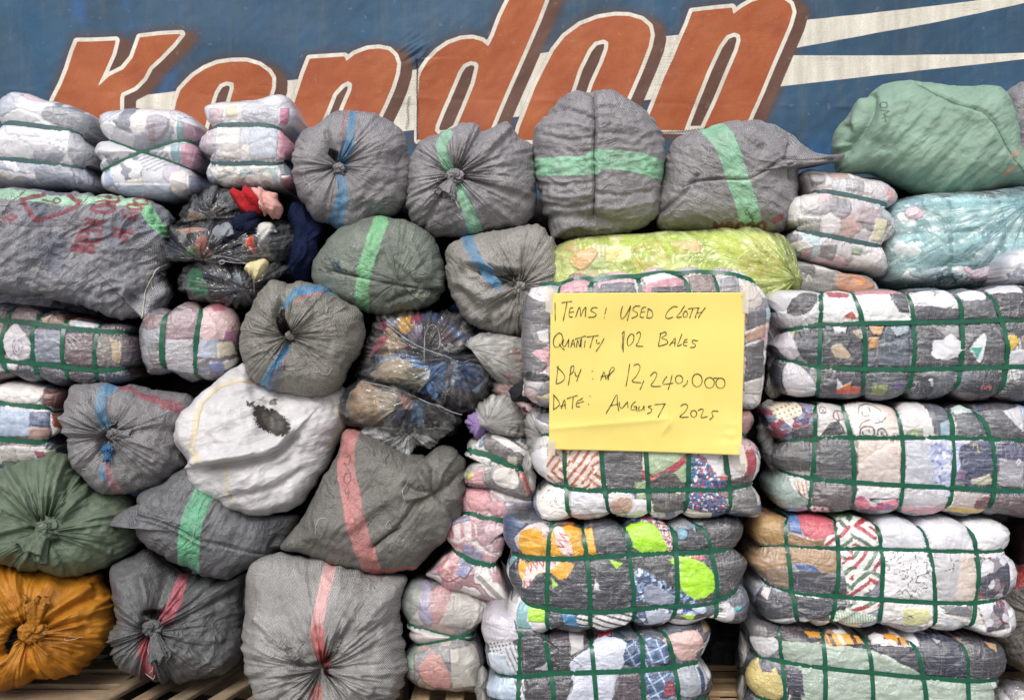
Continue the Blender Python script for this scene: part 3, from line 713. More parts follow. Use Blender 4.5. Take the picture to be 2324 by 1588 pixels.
BALES = "plastic wrapped clothing bales"; SACKS = "tied woven sacks"
def bale(label, out, y, hs=(), vs=(), xs_=(), pal='white', seed=1, patches=(), strokes=(), D=0.15, Db=0.42, p=4.4, cell=(0.12, 0.085), pat=0.35,
         sw=10, smat=None, turn=0.0, film=None, lobe=0.024, col_lobe=0.014, group=BALES, name="clothing_bale", centre=None, ends=True, haze=0.0, lump=0.005, tint=None, fold=0.0022):
    out = np.asarray(out, float); outc = catmull(out, 5, True)
    c = outc.mean(0) if centre is None else np.asarray(centre)
    c = (outc.min(0)+outc.max(0))/2 if centre is None else c
    fr = Frame(c, y, turn); off = D*0.95
    H = [fr.loc(catmull(q, 6, False), off) for q in hs]; Vv = [fr.loc(catmull(q, 6, False), off) for q in vs]; XX = [fr.loc(catmull(q, 6, False), off) for q in xs_]
    pa = Paint(fr, off, patches, (), strokes)
    def ext(q):   # carry the strap lines on past the body's rim
        d0, d1 = unit(q[0]-q[3]), unit(q[-1]-q[-4]); return np.vstack([q[0]+d0*0.5, q, q[-1]+d1*0.5])
    He, Ve, Xe = [ext(q) for q in H], [ext(q) for q in Vv], [ext(q) for q in XX]
    k = (fr.O[1]-CAM[1])/FPX
    def strapd(a, b, L):
        d = np.full(a.shape, 9.0)
        for q in L: d = np.minimum(d, segdist(a, b, q)[0])
        return d
    def disp(a, b, rho, h):
        dh, dv, dx = strapd(a, b, He), strapd(a, b, Ve), strapd(a, b, Xe)
        e_ = 0.55+1.3*rho**5; ec = 0.7+2.2*rho**6
        d = -lobe*e_*np.exp(-dh/0.030)-col_lobe*ec*np.exp(-dv/0.024)-lobe*np.exp(-dx/0.035)
        e2, _, _ = voronoi(a, b, cell[0], cell[1], seed)
        d = d-fold*np.exp(-e2/0.10)+lump*fbm(a*9+seed, b*9, 0.3, 2)+0.0012*pn(a*38, b*38+seed, 1.3)+0.0022*np.clip(ridge(pn(a*13+seed, b*16, 2.3)+0.3*pn(a*31, b*31, seed)), 0, 1)**4+0.003*ridge(pn(a*5+seed*3, b*12+0.5*pn(a*9, b*9, 1), 6.1))
        ds = np.minimum(np.minimum(dh, dv), dx)
        d = d+0.004*ridge(pn(a*75+seed, b*28, 0.7))*np.exp(-dh/0.03)+0.004*ridge(pn(a*28+seed, b*75, 0.7))*np.exp(-dv/0.03)
        return d+pa.crease(a, b)
    S = Surf(fr, outc, D, Db, p, 3.0, 0.35, disp)
    root = root_at(name, label, "bale", fr, out, group)
    def colf(a, b):
        C, e, hsh = cloth(a, b, pal, seed, cell[0], cell[1], pat)
        C = C.copy(); C *= (1-0.45*np.exp(-e/0.035))[:, None]  # dark lines between garments: fold shading painted into the colour
        W = np.zeros(len(a)); C, W = pa.apply(a, b, C, W)
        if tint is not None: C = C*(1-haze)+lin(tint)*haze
        return C*0.9, W
    def fs(a, b): return np.exp(-np.minimum(strapd(a, b, He), np.minimum(strapd(a, b, Ve), strapd(a, b, Xe)))/0.018)
    ew, eh = extent(out)
    S.build("wrapped_clothes", root, M_BALE, colf, 'grid', int(np.clip(ew/1.75, 40, 420)), int(np.clip(eh/1.75, 40, 240)), 0.0, None, 9, fs)
    for grp, mode in ((He, 'h'), (Ve, 'v'), (Xe, 'x')):
        for j, q in enumerate(grp):
            L = np.cumsum(np.r_[0, np.linalg.norm(np.diff(q, axis=0), axis=1)]); t = np.linspace(0, L[-1], 1500)
            pp = np.stack([np.interp(t, L, q[:, 0]), np.interp(t, L, q[:, 1])], -1); rho = S.rho(pp[:, 0], pp[:, 1])
            ok = np.where(rho < 0.9995)[0]
            if len(ok) < 10: continue
            pp = pp[ok[0]:ok[-1]+1]; n = 110; sidx = (0.5-0.5*np.cos(np.linspace(0, np.pi, n)))*(len(pp)-1)
            pp = np.stack([np.interp(sidx, np.arange(len(pp)), pp[:, 0]), np.interp(sidx, np.arange(len(pp)), pp[:, 1])], -1)
            wdt = sw*k*(0.92+0.16*rnd(j, seed, 3))
            W1, N1 = S.eval(pp[:, 0], pp[:, 1], 0.004)
            # smooth out the body's small bumps: a strap is taut
            for _ in range(14): W1[1:-1] = (W1[:-2]+2*W1[1:-1]+W1[2:])/4
            bt = np.linspace(0, 1, 26)[1:-1]; bp = pp[-1]*(1-bt)[:, None]+pp[0]*bt[:, None]
            rr = S.rho(bp[:, 0], bp[:, 1]); bp = bp*np.minimum(1, 1)
            W2 = S.back(bp[:, 0], bp[:, 1], 0.003); thb = np.arctan2(bp[:, 1], bp[:, 0])
            N2 = np.outer(np.cos(thb)*rr, fr.r)+np.outer(np.sin(thb)*rr, fr.u)-np.outer(np.sqrt(np.clip(1-rr**2, 0.02, 1)), fr.n)
            ribbon("strap", root, np.vstack([W1+N1*0.0006*(mode == 'h')+N1*0.0015*(mode == 'x')*j, W2]), np.vstack([N1, N2]), wdt, 0.0016, smat or M_STRAP)
    if film: add_film(root, fr, outc, y, D, Db, **film)
    return root, S
def add_film(root, fr, outc, y, D, Db, mat=None, grow=1.03, seed=5, amp=0.02, k=5.0, pole=None, p=2.6, name="plastic_film", extra=0.02, pleat=0.012):
    o = np.asarray(outc); ctr = o.mean(0); rng = np.linspace(0, 2*np.pi, len(o), endpoint=False)
    o2 = ctr+(o-ctr)*grow
    f2 = fr if pole is None else Frame(pole, y)
    if pole is not None: f2.n, f2.r, f2.u = fr.n, fr.r, fr.u
    def disp(a, b, rho, h):
        th = np.arctan2(b, a); r = np.hypot(a, b)
        return amp*fbm(a*k+seed, b*k, 0.2, 3)+pleat*ridge(pn(np.cos(th)*5+seed, np.sin(th)*5, r*4))*np.clip(r/0.05, 0, 1)+0.006*ridge(pn(a*30, b*30+seed, 2.0))
    S = Surf(f2, o2, D+extra, Db+0.01, p, 2.6, 0.35, disp)
    ew, eh = extent(o2)
    n = int(np.clip((ew+eh)*1.4/RES/1.6, 90, 420))
    def colf(a, b): return np.ones((len(a), 3)), np.zeros(len(a))
    return S.build(name, root, mat, colf, 'polar', n, int(np.clip(max(ew, eh)/2/RES/1.5, 24, 90)))

def lumpy(name, root, out, y, D, Db, pal_or_col, seed, mat=None, p=2.5, turn=0.6, patches=(), bands=(), cell=(0.09, 0.07), wr=0.01, ang=0.6, centre=None, pat=0.2, pleat=0.0, wrk=9):
    out = np.asarray(out, float); outc = catmull(out, 5, True); c = (outc.min(0)+outc.max(0))/2 if centre is None else np.asarray(centre)
    fr = Frame(c, y, turn); pa = Paint(fr, D*0.9, patches, bands)
    ca, sa = math.cos(ang), math.sin(ang)
    def disp(a, b, rho, h):
        x, z = a*ca+b*sa, -a*sa+b*ca; th = np.arctan2(b, a); r = np.hypot(a, b)
        d = wr*np.sign(ridge(pn(x*wrk+seed, z*wrk*3.2, 0.3)))*np.abs(ridge(pn(x*wrk+seed, z*wrk*3.2+0.6*pn(x*14, z*14, 2.0), 0.3)))**1.5*0.8+wr*fbm(a*11+seed, b*11, 1.0, 2)
        if pleat: d = d+pleat*ridge(pn(np.cos(th)*4+seed, np.sin(th)*4, r*5))*np.clip(r/0.03, 0, 1)
        if isinstance(pal_or_col, str) and pal_or_col in PAL:
            e, _, _ = voronoi(a, b, cell[0], cell[1], seed); d = d-0.009*np.exp(-e/0.09)
        return d
    S = Surf(fr, outc, D, Db, p, 2.4, 0.3, disp)
    if root is None: root = None
    def colf(a, b):
        if pal_or_col in PAL:
            C, e, _ = cloth(a, b, pal_or_col, seed, cell[0], cell[1], pat); C = C*(1-0.4*np.exp(-e/0.04))[:, None]  # shading in the folds between cloths, painted into the colour
        else: C = np.tile(lin(pal_or_col), (len(a), 1))*(1+0.12*fbm(a*14, b*14, seed)[:, None])
        return pa.apply(a, b, C.copy(), np.zeros(len(a)))
    ew, eh = extent(out)
    ob = S.build(name, root, mat or M_CLOTH, colf, 'polar', int(np.clip((ew+eh)*1.5/RES/1.3, 48, 420)), int(np.clip(max(ew, eh)/2/RES, 12, 100)), 0.4)
    return ob, S, fr

def knot(root, S, fr, at, size, col, seed=1, tuft=(0.3, -1.0), tl=1.6, mat=None, name="knot", spread=1.0):
    """a wrung twist of sacking with a ruffled tail"""
    k = (fr.O[1]-CAM[1])/FPX; size = size*k*1.35; q = fr.loc(np.array([at]), S.D*0.9)[0]
    pos, nn = S.eval(np.array([q[0]+1e-5]), np.array([q[1]])); c = pos[0]+fr.n*size*0.6
    nt_, nr_ = 40, 26; th = np.linspace(0, 2*np.pi, nt_, endpoint=False); ph = np.linspace(0.02, np.pi-0.02, nr_)
    T, Ph = np.meshgrid(th, ph); x, y_, z = np.sin(Ph)*np.cos(T), np.sin(Ph)*np.sin(T), np.cos(Ph)
    tw = T+2.2*z; rad = size*(0.85+0.16*np.sin(5*tw+seed)+0.22*pn(x*2.3+seed, y_*2.3, z*2.3))
    lx, ly, lz = rad*x*1.15, rad*y_*0.95, rad*z*0.8
    v1 = c+np.outer(lx.ravel(), fr.r)+np.outer(ly.ravel(), fr.u)+np.outer(lz.ravel(), fr.n)
    q1 = gridfaces(nt_, nr_, True); uv1 = np.stack([lx.ravel(), ly.ravel(), lz.ravel()], -1)
    vs, qs, uvs, kk = [v1], [q1[:, ::-1]], [uv1], len(v1)
    d = unit(fr.r*tuft[0]+fr.u*tuft[1]+fr.n*0.55); e1 = unit(np.cross(d, fr.n)); e2 = np.cross(d, e1)
    nl = 18; t = np.linspace(0, 1, nl); th2 = np.linspace(0, 2*np.pi, 64, endpoint=False); T2, L2 = np.meshgrid(th2, t)
    for sgn in (1.0, 0.9):
        rr = size*sgn*(0.42+spread*0.75*L2**1.3*(1+0.45*np.sin(4*T2+seed)+0.25*np.sin(9*T2+seed*2+2*L2)))
        ln = size*tl*(L2*(1+0.25*pn(np.cos(T2)*2+seed, np.sin(T2)*2, 0.5)))+size*0.2
        cx, cy, cz = rr*np.cos(T2), rr*np.sin(T2)*0.55, ln
        v = c+np.outer(cx.ravel(), e1)+np.outer(cy.ravel(), e2)+np.outer(cz.ravel(), d)
        v = v-np.outer((L2.ravel()**2)*size*0.5, fr.n)
        vs.append(v); qs.append(gridfaces(64, nl, True, kk)); uvs.append(np.stack([cx.ravel(), cz.ravel(), cy.ravel()], -1)); kk += len(v)
    a0 = len(v1)+(nl-1)*64; b0 = a0+nl*64; i = np.arange(64); j = (i+1) % 64
    qs.append(np.stack([a0+i, a0+j, b0+j, b0+i], -1))
    v = np.concatenate(vs); uv = np.concatenate(uvs); n = len(v)
    C = np.tile(lin(col), (n, 1))*(0.85+0.25*pn(uv[:, 0]*40, uv[:, 1]*40, uv[:, 2]*40+seed))[:, None]
    me = mkmesh(name, v-np.array(root.location), np.concatenate(qs), None, mat or M_WEAVE, C, {"Wv": np.full(n, 0.8), "uvw": uv+seed, "pol": uv*9+seed})
    return child(name, me, root)

def sack(label, out, kn, y, D=0.2, Db=0.36, base='#88868a', wv=0.85, bands=(), patches=(), strokes=(), pleat=0.02, pk=5.0, plen=0.10, dim=0.04, dimr=0.07,
         creases=(), steps=(), big=0.02, wr=0.008, wang=0.5, mat=None, turn=0.75, p=2.8, uvrot=0.3, seed=1, name="woven_sack", cat="sack", group=SACKS,
         knots=(), fine=1.0, outsmooth=5, dents=(), mottled=0.1, noise2=None):
    out = np.asarray(out, float); outc = catmull(out, outsmooth, True)
    fr = Frame(kn, y, turn); off = D*0.85
    k = (fr.O[1]-CAM[1])/FPX
    pa = Paint(fr, off, patches, bands, strokes, 0.003)
    cr = [(fr.loc(catmull(q, 6, False), off), am, w) for q, am, w in creases]; stp = [(fr.loc(catmull(q, 6, False), off), am, w) for q, am, w in steps]
    dn = [(fr.loc(np.array([q]), off)[0], am, w*k) for q, am, w in dents]
    ca, sa = math.cos(wang), math.sin(wang)
    def disp(a, b, rho, h):
        th = np.arctan2(b, a); r = np.hypot(a, b); c_, s_ = np.cos(th), np.sin(th)
        ww = 1-np.exp(-(r/0.018)**2)
        d = 0
        if pleat:
            A = pleat*ww*np.exp(-r/plen); var = 0.15+1.5*np.clip(0.45+1.3*pn(c_*1.4+seed, s_*1.4, 0.4), 0, 1)
            d = d+A*var*(ridge(pn(c_*pk+seed*3.1, s_*pk, r*3.5))-0.3)
            d = d+0.5*A*var*ridge(pn(c_*pk*2.1+seed, s_*pk*2.1, r*5))
            d = d+0.5*pleat*ww*np.exp(-r/(plen*2.6))*pn(c_*2.6+seed, s_*2.6, r*4)*1.6
            d = d+pleat*0.22*var*ww*np.exp(-r/(plen*3))*ridge(pn(c_*9+seed, s_*9, r*6+pn(a*20, b*20, 0)*0.6))
        d = d-dim*np.exp(-(r/dimr)**2)
        d = d+big*fbm(a*5+seed, b*5, 0.7, 3)
        x, z = a*ca+b*sa, -a*sa+b*ca
        m = np.clip(0.35+pn(a*5+seed, b*5, 9.0)*1.4, 0, 1)
        d = d+wr*m*ridge(pn(x*10+seed, z*34+1.2*pn(a*8, b*8, seed), 0.4))+wr*0.5*pn(a*40, b*40, seed)
        for q, am, w_ in cr:
            dd, _ = segdist(a, b, q); d = d+am*np.exp(-(dd/w_)**2)
        for q, am, w_ in stp:
            dd, sd_ = segdist(a, b, q); d = d+am*np.where(sd_ > 0, np.exp(-dd/w_), np.exp(-dd/0.004))
        for q, am, w_ in dn: d = d+am*np.exp(-((a-q[0])**2+(b-q[1])**2)/w_**2)
        return d
    S = Surf(fr, outc, D, Db, p, 2.4, 0.3, disp)
    root = root_at(name, label, cat, fr, out, group)
    def colf(a, b):
        C = np.tile(lin(base), (len(a), 1))*(1+mottled*fbm(a*7+seed, b*7, 2.2, 3))[:, None]
        if noise2 is not None:
            f = sstep(0.05, 0.45, fbm(a*5+seed*2, b*5, 6.0, 3))[:, None]*0.6; C = C*(1-f)+lin(noise2)*f
        return pa.apply(a, b, C, np.full(len(a), float(wv)))
    ew, eh = extent(out)
    S.build("sack_body", root, mat or M_WEAVE, colf, 'polar', int(np.clip((ew+eh)*1.55/RES*fine, 120, 620)), int(np.clip(max(ew, eh)*0.62/RES*fine, 36, 160)), uvrot, lay=None if pleat else wang)
    for kd in knots:
        kd = dict(kd); knot(root, S, fr, kd.pop('at', kn), kd.pop('size', 15), kd.pop('col', base), mat=mat, **kd)
    return root, S
def threads(root, S, fr, lines, r=0.0014, mat=None, name="loose_thread", lift=0.006):
    L = []
    for q in lines:
        q = fr.loc(catmull(np.asarray(q), 8, False), S.D*0.85); pos, n = S.eval(q[:, 0], q[:, 1], lift); L.append(pos)
    return tubes_mesh(name, root, L, r, mat or M_THREAD)

# ------------------------------------------------------------------ the right and middle stacks of strapped bales
B4, SB4 = bale("upright bale of pink and grey clothes holding the yellow notice", cF("1186,760 1188,700 1195,660 1210,645 1250,632 1290,618 1350,612 1430,606 1500,600 1590,598 1660,603 1705,625 1730,650 1741,680 1744,720 1741,775 1734,830 1732,880 1722,915 1700,928 1500,935 1250,930 1195,900 1190,850"),
  0.06, hs=[cF("1215,640 1310,630 1390,624 1500,615 1620,612 1700,628")], vs=[cF("1262,625 1268,665 1268,800 1268,930"), cF("1342,615 1338,665 1335,800 1335,930"), cF("1447,608 1455,665 1458,800 1458,930"), cF("1541,603 1564,660 1570,800 1570,930"), cF("1624,605 1629,660 1632,800 1632,925")],
  pal='pale', seed=4, D=0.13, cell=(0.11, 0.05), sw=12, lobe=0.012, patches=[
   (c11("1175,430 1240,395 1330,440 1335,900 1180,930"), '#77757a'), (c11("1190,420 1260,380 1330,400 1335,500 1230,470"), '#eceaf0'), (c11("1265,690 1330,675 1340,760 1280,750"), '#e9e7ea'), (c11("1230,820 1340,780 1340,900 1290,870"), '#d8a6b4'),
   (c11("1190,950 1240,945 1340,965 1340,1000 1200,1000"), '#20222c'),
   (c11("1400,370 1610,330 1615,440 1405,440"), '#dba9b4'), (c11("1640,370 1860,330 1890,380 1660,420"), '#e3bcc6'), (c11("1680,380 1880,370 1900,440 1640,440"), '#6d6c78'), (c11("1940,330 2150,280 2180,330 1960,390"), '#e9e3e8'), (c11("1950,390 2190,330 2200,390 2050,440 1940,440"), '#c98d9c'), (c11("1990,410 2230,390 2240,440 1990,440"), '#4a4854'),
   (c21("370,350 480,320 490,440 365,440"), '#8b8a90'), (c21("160,330 330,300 335,440 180,440"), '#8d7a78'),
   (c21("500,310 600,390 640,480 620,520 530,540 520,400"), '#d9cfc8'), (c21("525,560 660,540 660,640 530,680"), '#6f6f78'), (c21("525,700 655,640 660,720 530,760"), '#b89884'), (c21("525,780 655,740 640,980 520,1010"), '#5c5a5e'), (c21("520,1010 640,990 630,1090 515,1080"), '#c8c2bc')])
B5, SB5 = bale("bale with rust zebra print and blue speckled cloth just below the yellow notice", cF("1205,1000 1210,950 1240,932 1450,935 1690,928 1712,945 1714,975 1704,985 1722,1010 1728,1060 1728,1095 1720,1105 1730,1140 1722,1170 1690,1172 1600,1175 1500,1178 1400,1175 1300,1180 1250,1182 1220,1170 1212,1130 1225,1100 1208,1060"),
  0.08, hs=[cF("1225,1099 1250,1108 1303,1110 1374,1114 1474,1113 1562,1110 1613,1112 1667,1108 1723,1101"), cF("1210,985 1450,990 1704,985")],
  vs=[cF("1279,940 1281,1025 1283,1100 1290,1180"), cF("1362,940 1364,1020 1370,1100 1381,1175"), cF("1464,940 1465,1020 1470,1100 1474,1172"), cF("1561,940 1562,1020 1562,1100 1560,1175"), cF("1645,940 1647,1030 1657,1100 1663,1172")],
  pal='mix', seed=9, patches=[
   (c12("1225,20 1330,-10 1330,150 1310,215 1240,210"), '#efedf4'), (c12("1325,-20 1430,-40 1430,200 1320,210"), ('zebra', '#ead9cf', ['#b2603f'], 0.024, 1.57)), (c12("1450,-60 1650,-60 1690,200 1620,235 1460,230"), ('zebra', '#ecdcd2', ['#b05c3c'], 0.026, 1.57)),
   (c12("1680,-60 1935,-60 1935,235 1700,240"), '#55555a'), (c12("1950,-60 2220,-60 2220,200 2100,120 1985,180"), '#a9bf9b'), (c12("1930,110 2010,150 2150,60 2220,10 2220,60 2060,180 1960,190"), '#b13a44'), (c12("2000,180 2110,120 2200,210 2190,240 1990,240"), '#4c4a48'),
   (c12("1890,190 1960,190 1960,300 1900,300"), '#a6b98c'), (c22("165,40 250,30 380,170 410,230 165,235"), ('floral', '#2f66a0', ['#e9ecf2', '#b93a4a', '#1d3560'], 0.011, 0)), (c22("220,40 300,80 350,170 420,180 430,140 330,160 290,60"), '#a93340'), (c22("270,50 380,35 385,150 340,160"), '#efeef2'), (c22("410,30 520,30 520,130 470,120"), '#efe6de'), (c22("525,0 590,0 600,150 560,215 500,200 530,120"), '#a83a46'), (c22("430,170 600,150 600,235 440,240"), '#56484a'),
   (c12("1250,250 1330,235 1450,260 1455,420 1300,440"), ('scrawl', '#eeece9', ['#6f6a4e'], 0.02, 0)), (c12("1465,260 1700,265 1705,400 1480,410"), '#e3e1e8'), (c12("1720,265 1860,265 1885,330 1800,400 1740,410"), '#ebe9ec'), (c12("1725,330 1800,290 1870,310 1850,390 1760,400"), '#c9a796'), (c12("1990,265 2215,265 2210,380 2010,390"), '#4e4c4b'), (c22("165,260 310,255 400,310 410,390 170,370"), ('floral', '#2c5f98', ['#e6eaf0', '#b93a4a', '#193052'], 0.011, 0)), (c22("445,260 600,230 620,400 450,410"), '#6c6a6d'),
   (c21("505,1190 585,1180 580,1340 505,1330"), '#b0817f')])
B6, SB6 = bale("bale showing neon yellow and golden cloth among charcoal garments", cF("1139,1200 1145,1170 1170,1158 1215,1160 1300,1175 1450,1170 1600,1170 1663,1172 1685,1185 1690,1210 1686,1245 1694,1275 1692,1310 1702,1350 1697,1390 1680,1408 1650,1410 1620,1402 1540,1418 1480,1420 1400,1425 1330,1435 1240,1428 1215,1437 1176,1437 1158,1420 1150,1380 1155,1350 1146,1300 1148,1262 1138,1240"),
  0.09, hs=[cF("1158,1259 1190,1266 1243,1268 1325,1266 1374,1262 1427,1259 1516,1255 1542,1255 1606,1252 1684,1248"), cF("1161,1360 1197,1374 1243,1383 1325,1388 1374,1388 1434,1383 1527,1376 1587,1374 1624,1365 1673,1351 1695,1337")],
  vs=[cF("1250,1188 1245,1238 1243,1291 1241,1344 1241,1418"), cF("1310,1181 1325,1223 1335,1291 1339,1362 1339,1429"), cF("1413,1177 1426,1223 1431,1291 1438,1344 1438,1411"), cF("1528,1177 1534,1238 1536,1309 1537,1362 1530,1411"), cF("1588,1181 1610,1223 1620,1273 1629,1326 1629,1397")],
  pal='dark', seed=13, pat=0.1, cell=(0.16, 0.1), patches=[
   (c12("1050,400 1180,390 1190,480 1130,560 1140,650 1060,620"), '#46587a'), (c12("1090,390 1600,400 1900,440 1900,640 1360,680 1320,480 1200,470"), '#3c3f48'), (c12("1070,690 1130,690 1140,800 1150,950 1110,940 1080,830"), '#6fa9bb'),
   (c12("1120,690 1600,680 1880,670 1880,1010 1320,1010 1110,940"), '#343844'), (c12("1870,670 2300,650 2300,990 1880,1000"), '#3d4048'), (c22("80,680 520,640 540,900 330,960 80,980"), '#46454a'), (c22("270,440 500,440 510,620 310,630"), '#3e3d42'),
   (c12("1120,560 1190,490 1270,455 1330,480 1330,520 1250,500 1180,540 1150,640"), '#d9c9cc'),
   (c12("1150,540 1200,495 1290,505 1345,560 1370,490 1530,485 1548,590 1562,660 1300,668 1160,655"), '#f0ae10'), (c12("1365,490 1430,490 1495,645 1440,668 1395,600"), ('zigzag', '#ecd6d2', ['#b0323a'], 0.022, 1.05)), (c12("1290,480 1340,500 1330,560 1300,540"), ('zigzag', '#ecd6d2', ['#b0323a'], 0.02, 0.8)), (c12("1550,490 1610,487 1642,660 1572,665"), '#f0b322'),
   (c12("1140,700 1200,715 1480,703 1462,790 1400,808 1330,770 1240,800 1195,870 1150,790"), '#f0ae10'), (c12("1195,735 1330,700 1410,700 1345,755 1255,785 1210,865 1165,865"), ('zigzag', '#ebd4d0', ['#b0323a'], 0.022, 0.3)),
   (c12("1960,440 2100,445 2130,600 2100,645 2040,500"), ('floral', '#e8e3ea', ['#3f62a8', '#c43a52', '#2b2f4a', '#e08a3a'], 0.010, 0)), (c12("1830,440 1960,430 2080,440 1960,465"), ('floral', '#3d58a0', ['#c43a52', '#e6e6ee'], 0.010, 0)), (c12("1835,475 1960,463 2030,488 2092,610 2082,642 1920,646 1850,530"), '#b0f000'), (c12("1725,690 1812,710 1768,748"), '#b4ea24'), (c12("1352,798 1392,850 1358,872"), '#a9e028'), (c12("2100,690 2300,660 2280,690 2150,700"), '#b4ea24'), (c22("150,670 240,665 270,690 200,690"), '#d05a7c'),
   (c22("40,690 125,668 230,700 322,780 332,872 215,944 108,868 95,760"), '#b2f200'), (c12("1200,1003 1312,1013 1308,1098 1203,1092"), '#b4ec20'), (c22("130,1050 200,1048 195,1085 150,1085"), '#b4ec20'), (c12("2170,1055 2290,1045 2260,1085"), '#b4ec20'),
   (c12("1140,980 1200,1010 1195,1080 1232,1150 1140,1155 1130,1080"), '#82b4be'), (c12("1420,1038 1522,1040 1534,1132 1430,1112"), '#3f87b8'), (c12("1530,1040 1872,1028 1850,1112 1700,1152 1540,1132"), ('stripe', '#ecebef', ['#2b2d34'], 0.021, 1.25)),
   (c12("1885,765 1960,758 2080,830 2200,900 2285,952 2272,975 1900,962"), ('floral', '#2c4c78', ['#dfe6f2', '#1d2c4c', '#86a6cc'], 0.016, 0)), (c12("1950,860 2010,852 2140,930 2130,972 1960,962"), '#8f97ae'), (c12("1895,1003 2135,998 2125,1100 1960,1122"), '#bcc4d8'), (c12("1900,1010 1960,1005 1975,1110 1910,1080"), ('floral', '#32527e', ['#dfe6f2'], 0.016, 0)), (c22("0,1010 260,990 260,1040 120,1050 0,1030"), ('floral', '#bccce4', ['#2e5a9c', '#f0f2f6'], 0.02, 0)),
   (c12("1632,800 1662,880 1622,880"), '#d8d9de'), (c22("450,1010 515,995 505,1020 455,1030"), '#3fb4c0'), (c22("95,500 140,500 150,540 110,560 90,540"), '#74aac4'), (c22("180,470 215,465 205,520"), '#74aac4'), (c12("1425,465 1500,455 1480,480"), '#c8623a')],
  strokes=[([c22("430,850 445,885 470,890"), c22("450,850 455,885"), c22("470,855 460,885")], 1.6, '#9b9a9c')])
B7, SB7 = bale("lowest bale of the middle stack with black and blue plaid clothes", cF("1100,1460 1098,1430 1104,1395 1130,1380 1170,1385 1200,1420 1250,1425 1350,1425 1450,1415 1550,1405 1600,1412 1613,1425 1610,1450 1606,1490 1603,1506 1618,1525 1624,1580 1612,1625 1580,1645 1300,1650 1120,1645 1092,1620 1095,1560 1106,1535 1098,1500"),
  0.10, hs=[cF("1109,1539 1172,1539 1250,1528 1357,1523 1463,1519 1537,1514 1589,1510 1606,1507"), cF("1100,1606 1350,1600 1618,1596")],
  vs=[cF("1181,1435 1178,1486 1176,1588 1176,1650"), cF("1230,1430 1247,1503 1257,1588 1260,1650"), cF("1339,1425 1346,1504 1353,1588 1355,1650"), cF("1461,1420 1458,1504 1461,1588 1461,1650"), cF("1503,1415 1527,1486 1543,1588 1548,1645")],
  pal='dark', seed=17, patches=[
   (c12("930,1040 1080,1000 1130,1160 1140,1200 930,1250"), '#c4c0ca'), (c12("950,1230 1100,1215 1130,1290 950,1310"), ('dots', '#dcdce2', ['#4a4c56'], 0.013, 0.3)), (c12("940,1310 1140,1290 1130,1440 960,1440"), '#c2cddd'), (c12("1040,1260 1140,1240 1140,1420 1080,1400"), ('stripe', '#d4d6de', ['#7b7f8c'], 0.016, 0.4)), (c12("930,1470 1130,1460 1130,1600 920,1600"), '#b9cbdf'), (c12("1110,1470 1170,1465 1190,1600 1130,1600"), ('stripe', '#dedfe6', ['#70747f'], 0.02, 0.3)),
   (c12("1160,1190 1300,1175 1330,1400 1165,1410"), '#34363f'), (c12("1250,1390 1330,1340 1340,1400"), '#c3c4ca'), (c12("1200,1470 1340,1460 1350,1650 1200,1650"), '#3c3c44'), (c12("1330,1180 1590,1170 1560,1240 1340,1250"), '#463c46'), (c12("1340,1290 1440,1290 1490,1360 1490,1400 1350,1400"), '#303038'), (c12("1470,1180 1560,1170 1560,1260 1480,1300"), '#b5b0b4'),
   (c12("1480,1330 1600,1250 1650,1190 1850,1230 1800,1390 1760,1480 1710,1640 1450,1640 1490,1500 1480,1400"), '#d2d8ea'), (c12("1380,1480 1480,1460 1450,1600 1380,1640"), '#3c3c44'), (c12("1790,1430 1900,1420 1940,1600 1730,1620"), '#4a3e4a'), (c12("1840,1220 1930,1220 2000,1290 1960,1390 1850,1360 1810,1330"), ('plaid', '#2f4f80', ['#16243e', '#9fb6d8'], 0.035, 0.5)), (c12("1960,1180 2100,1220 2110,1360 1960,1350"), ('plaid', '#4a74a8', ['#1a2c4c', '#c4d4ea'], 0.04, 0.4)), (c12("1940,1420 2130,1420 2170,1560 2000,1600 1960,1500"), ('plaid', '#3f659a', ['#15233c', '#b4c8e4'], 0.04, 0.5)),
   (c12("2120,1210 2300,1150 2305,1340 2180,1330"), '#d9b3ac'), (c22("0,1190 200,1150 260,1230 250,1330 120,1340 40,1260"), '#d8b4ae'), (c22("210,1290 270,1260 260,1340 220,1340"), '#6a6c72'), (c22("90,1400 260,1390 290,1420 270,1560 100,1560"), '#a2a8b4'), (c22("0,1470 60,1460 80,1560 0,1570"), '#8c3a4c'), (c22("230,1390 260,1390 270,1560 240,1560"), '#31405f'), (c12("1650,1165 1750,1160 1740,1185 1660,1200"), '#b0404c')])
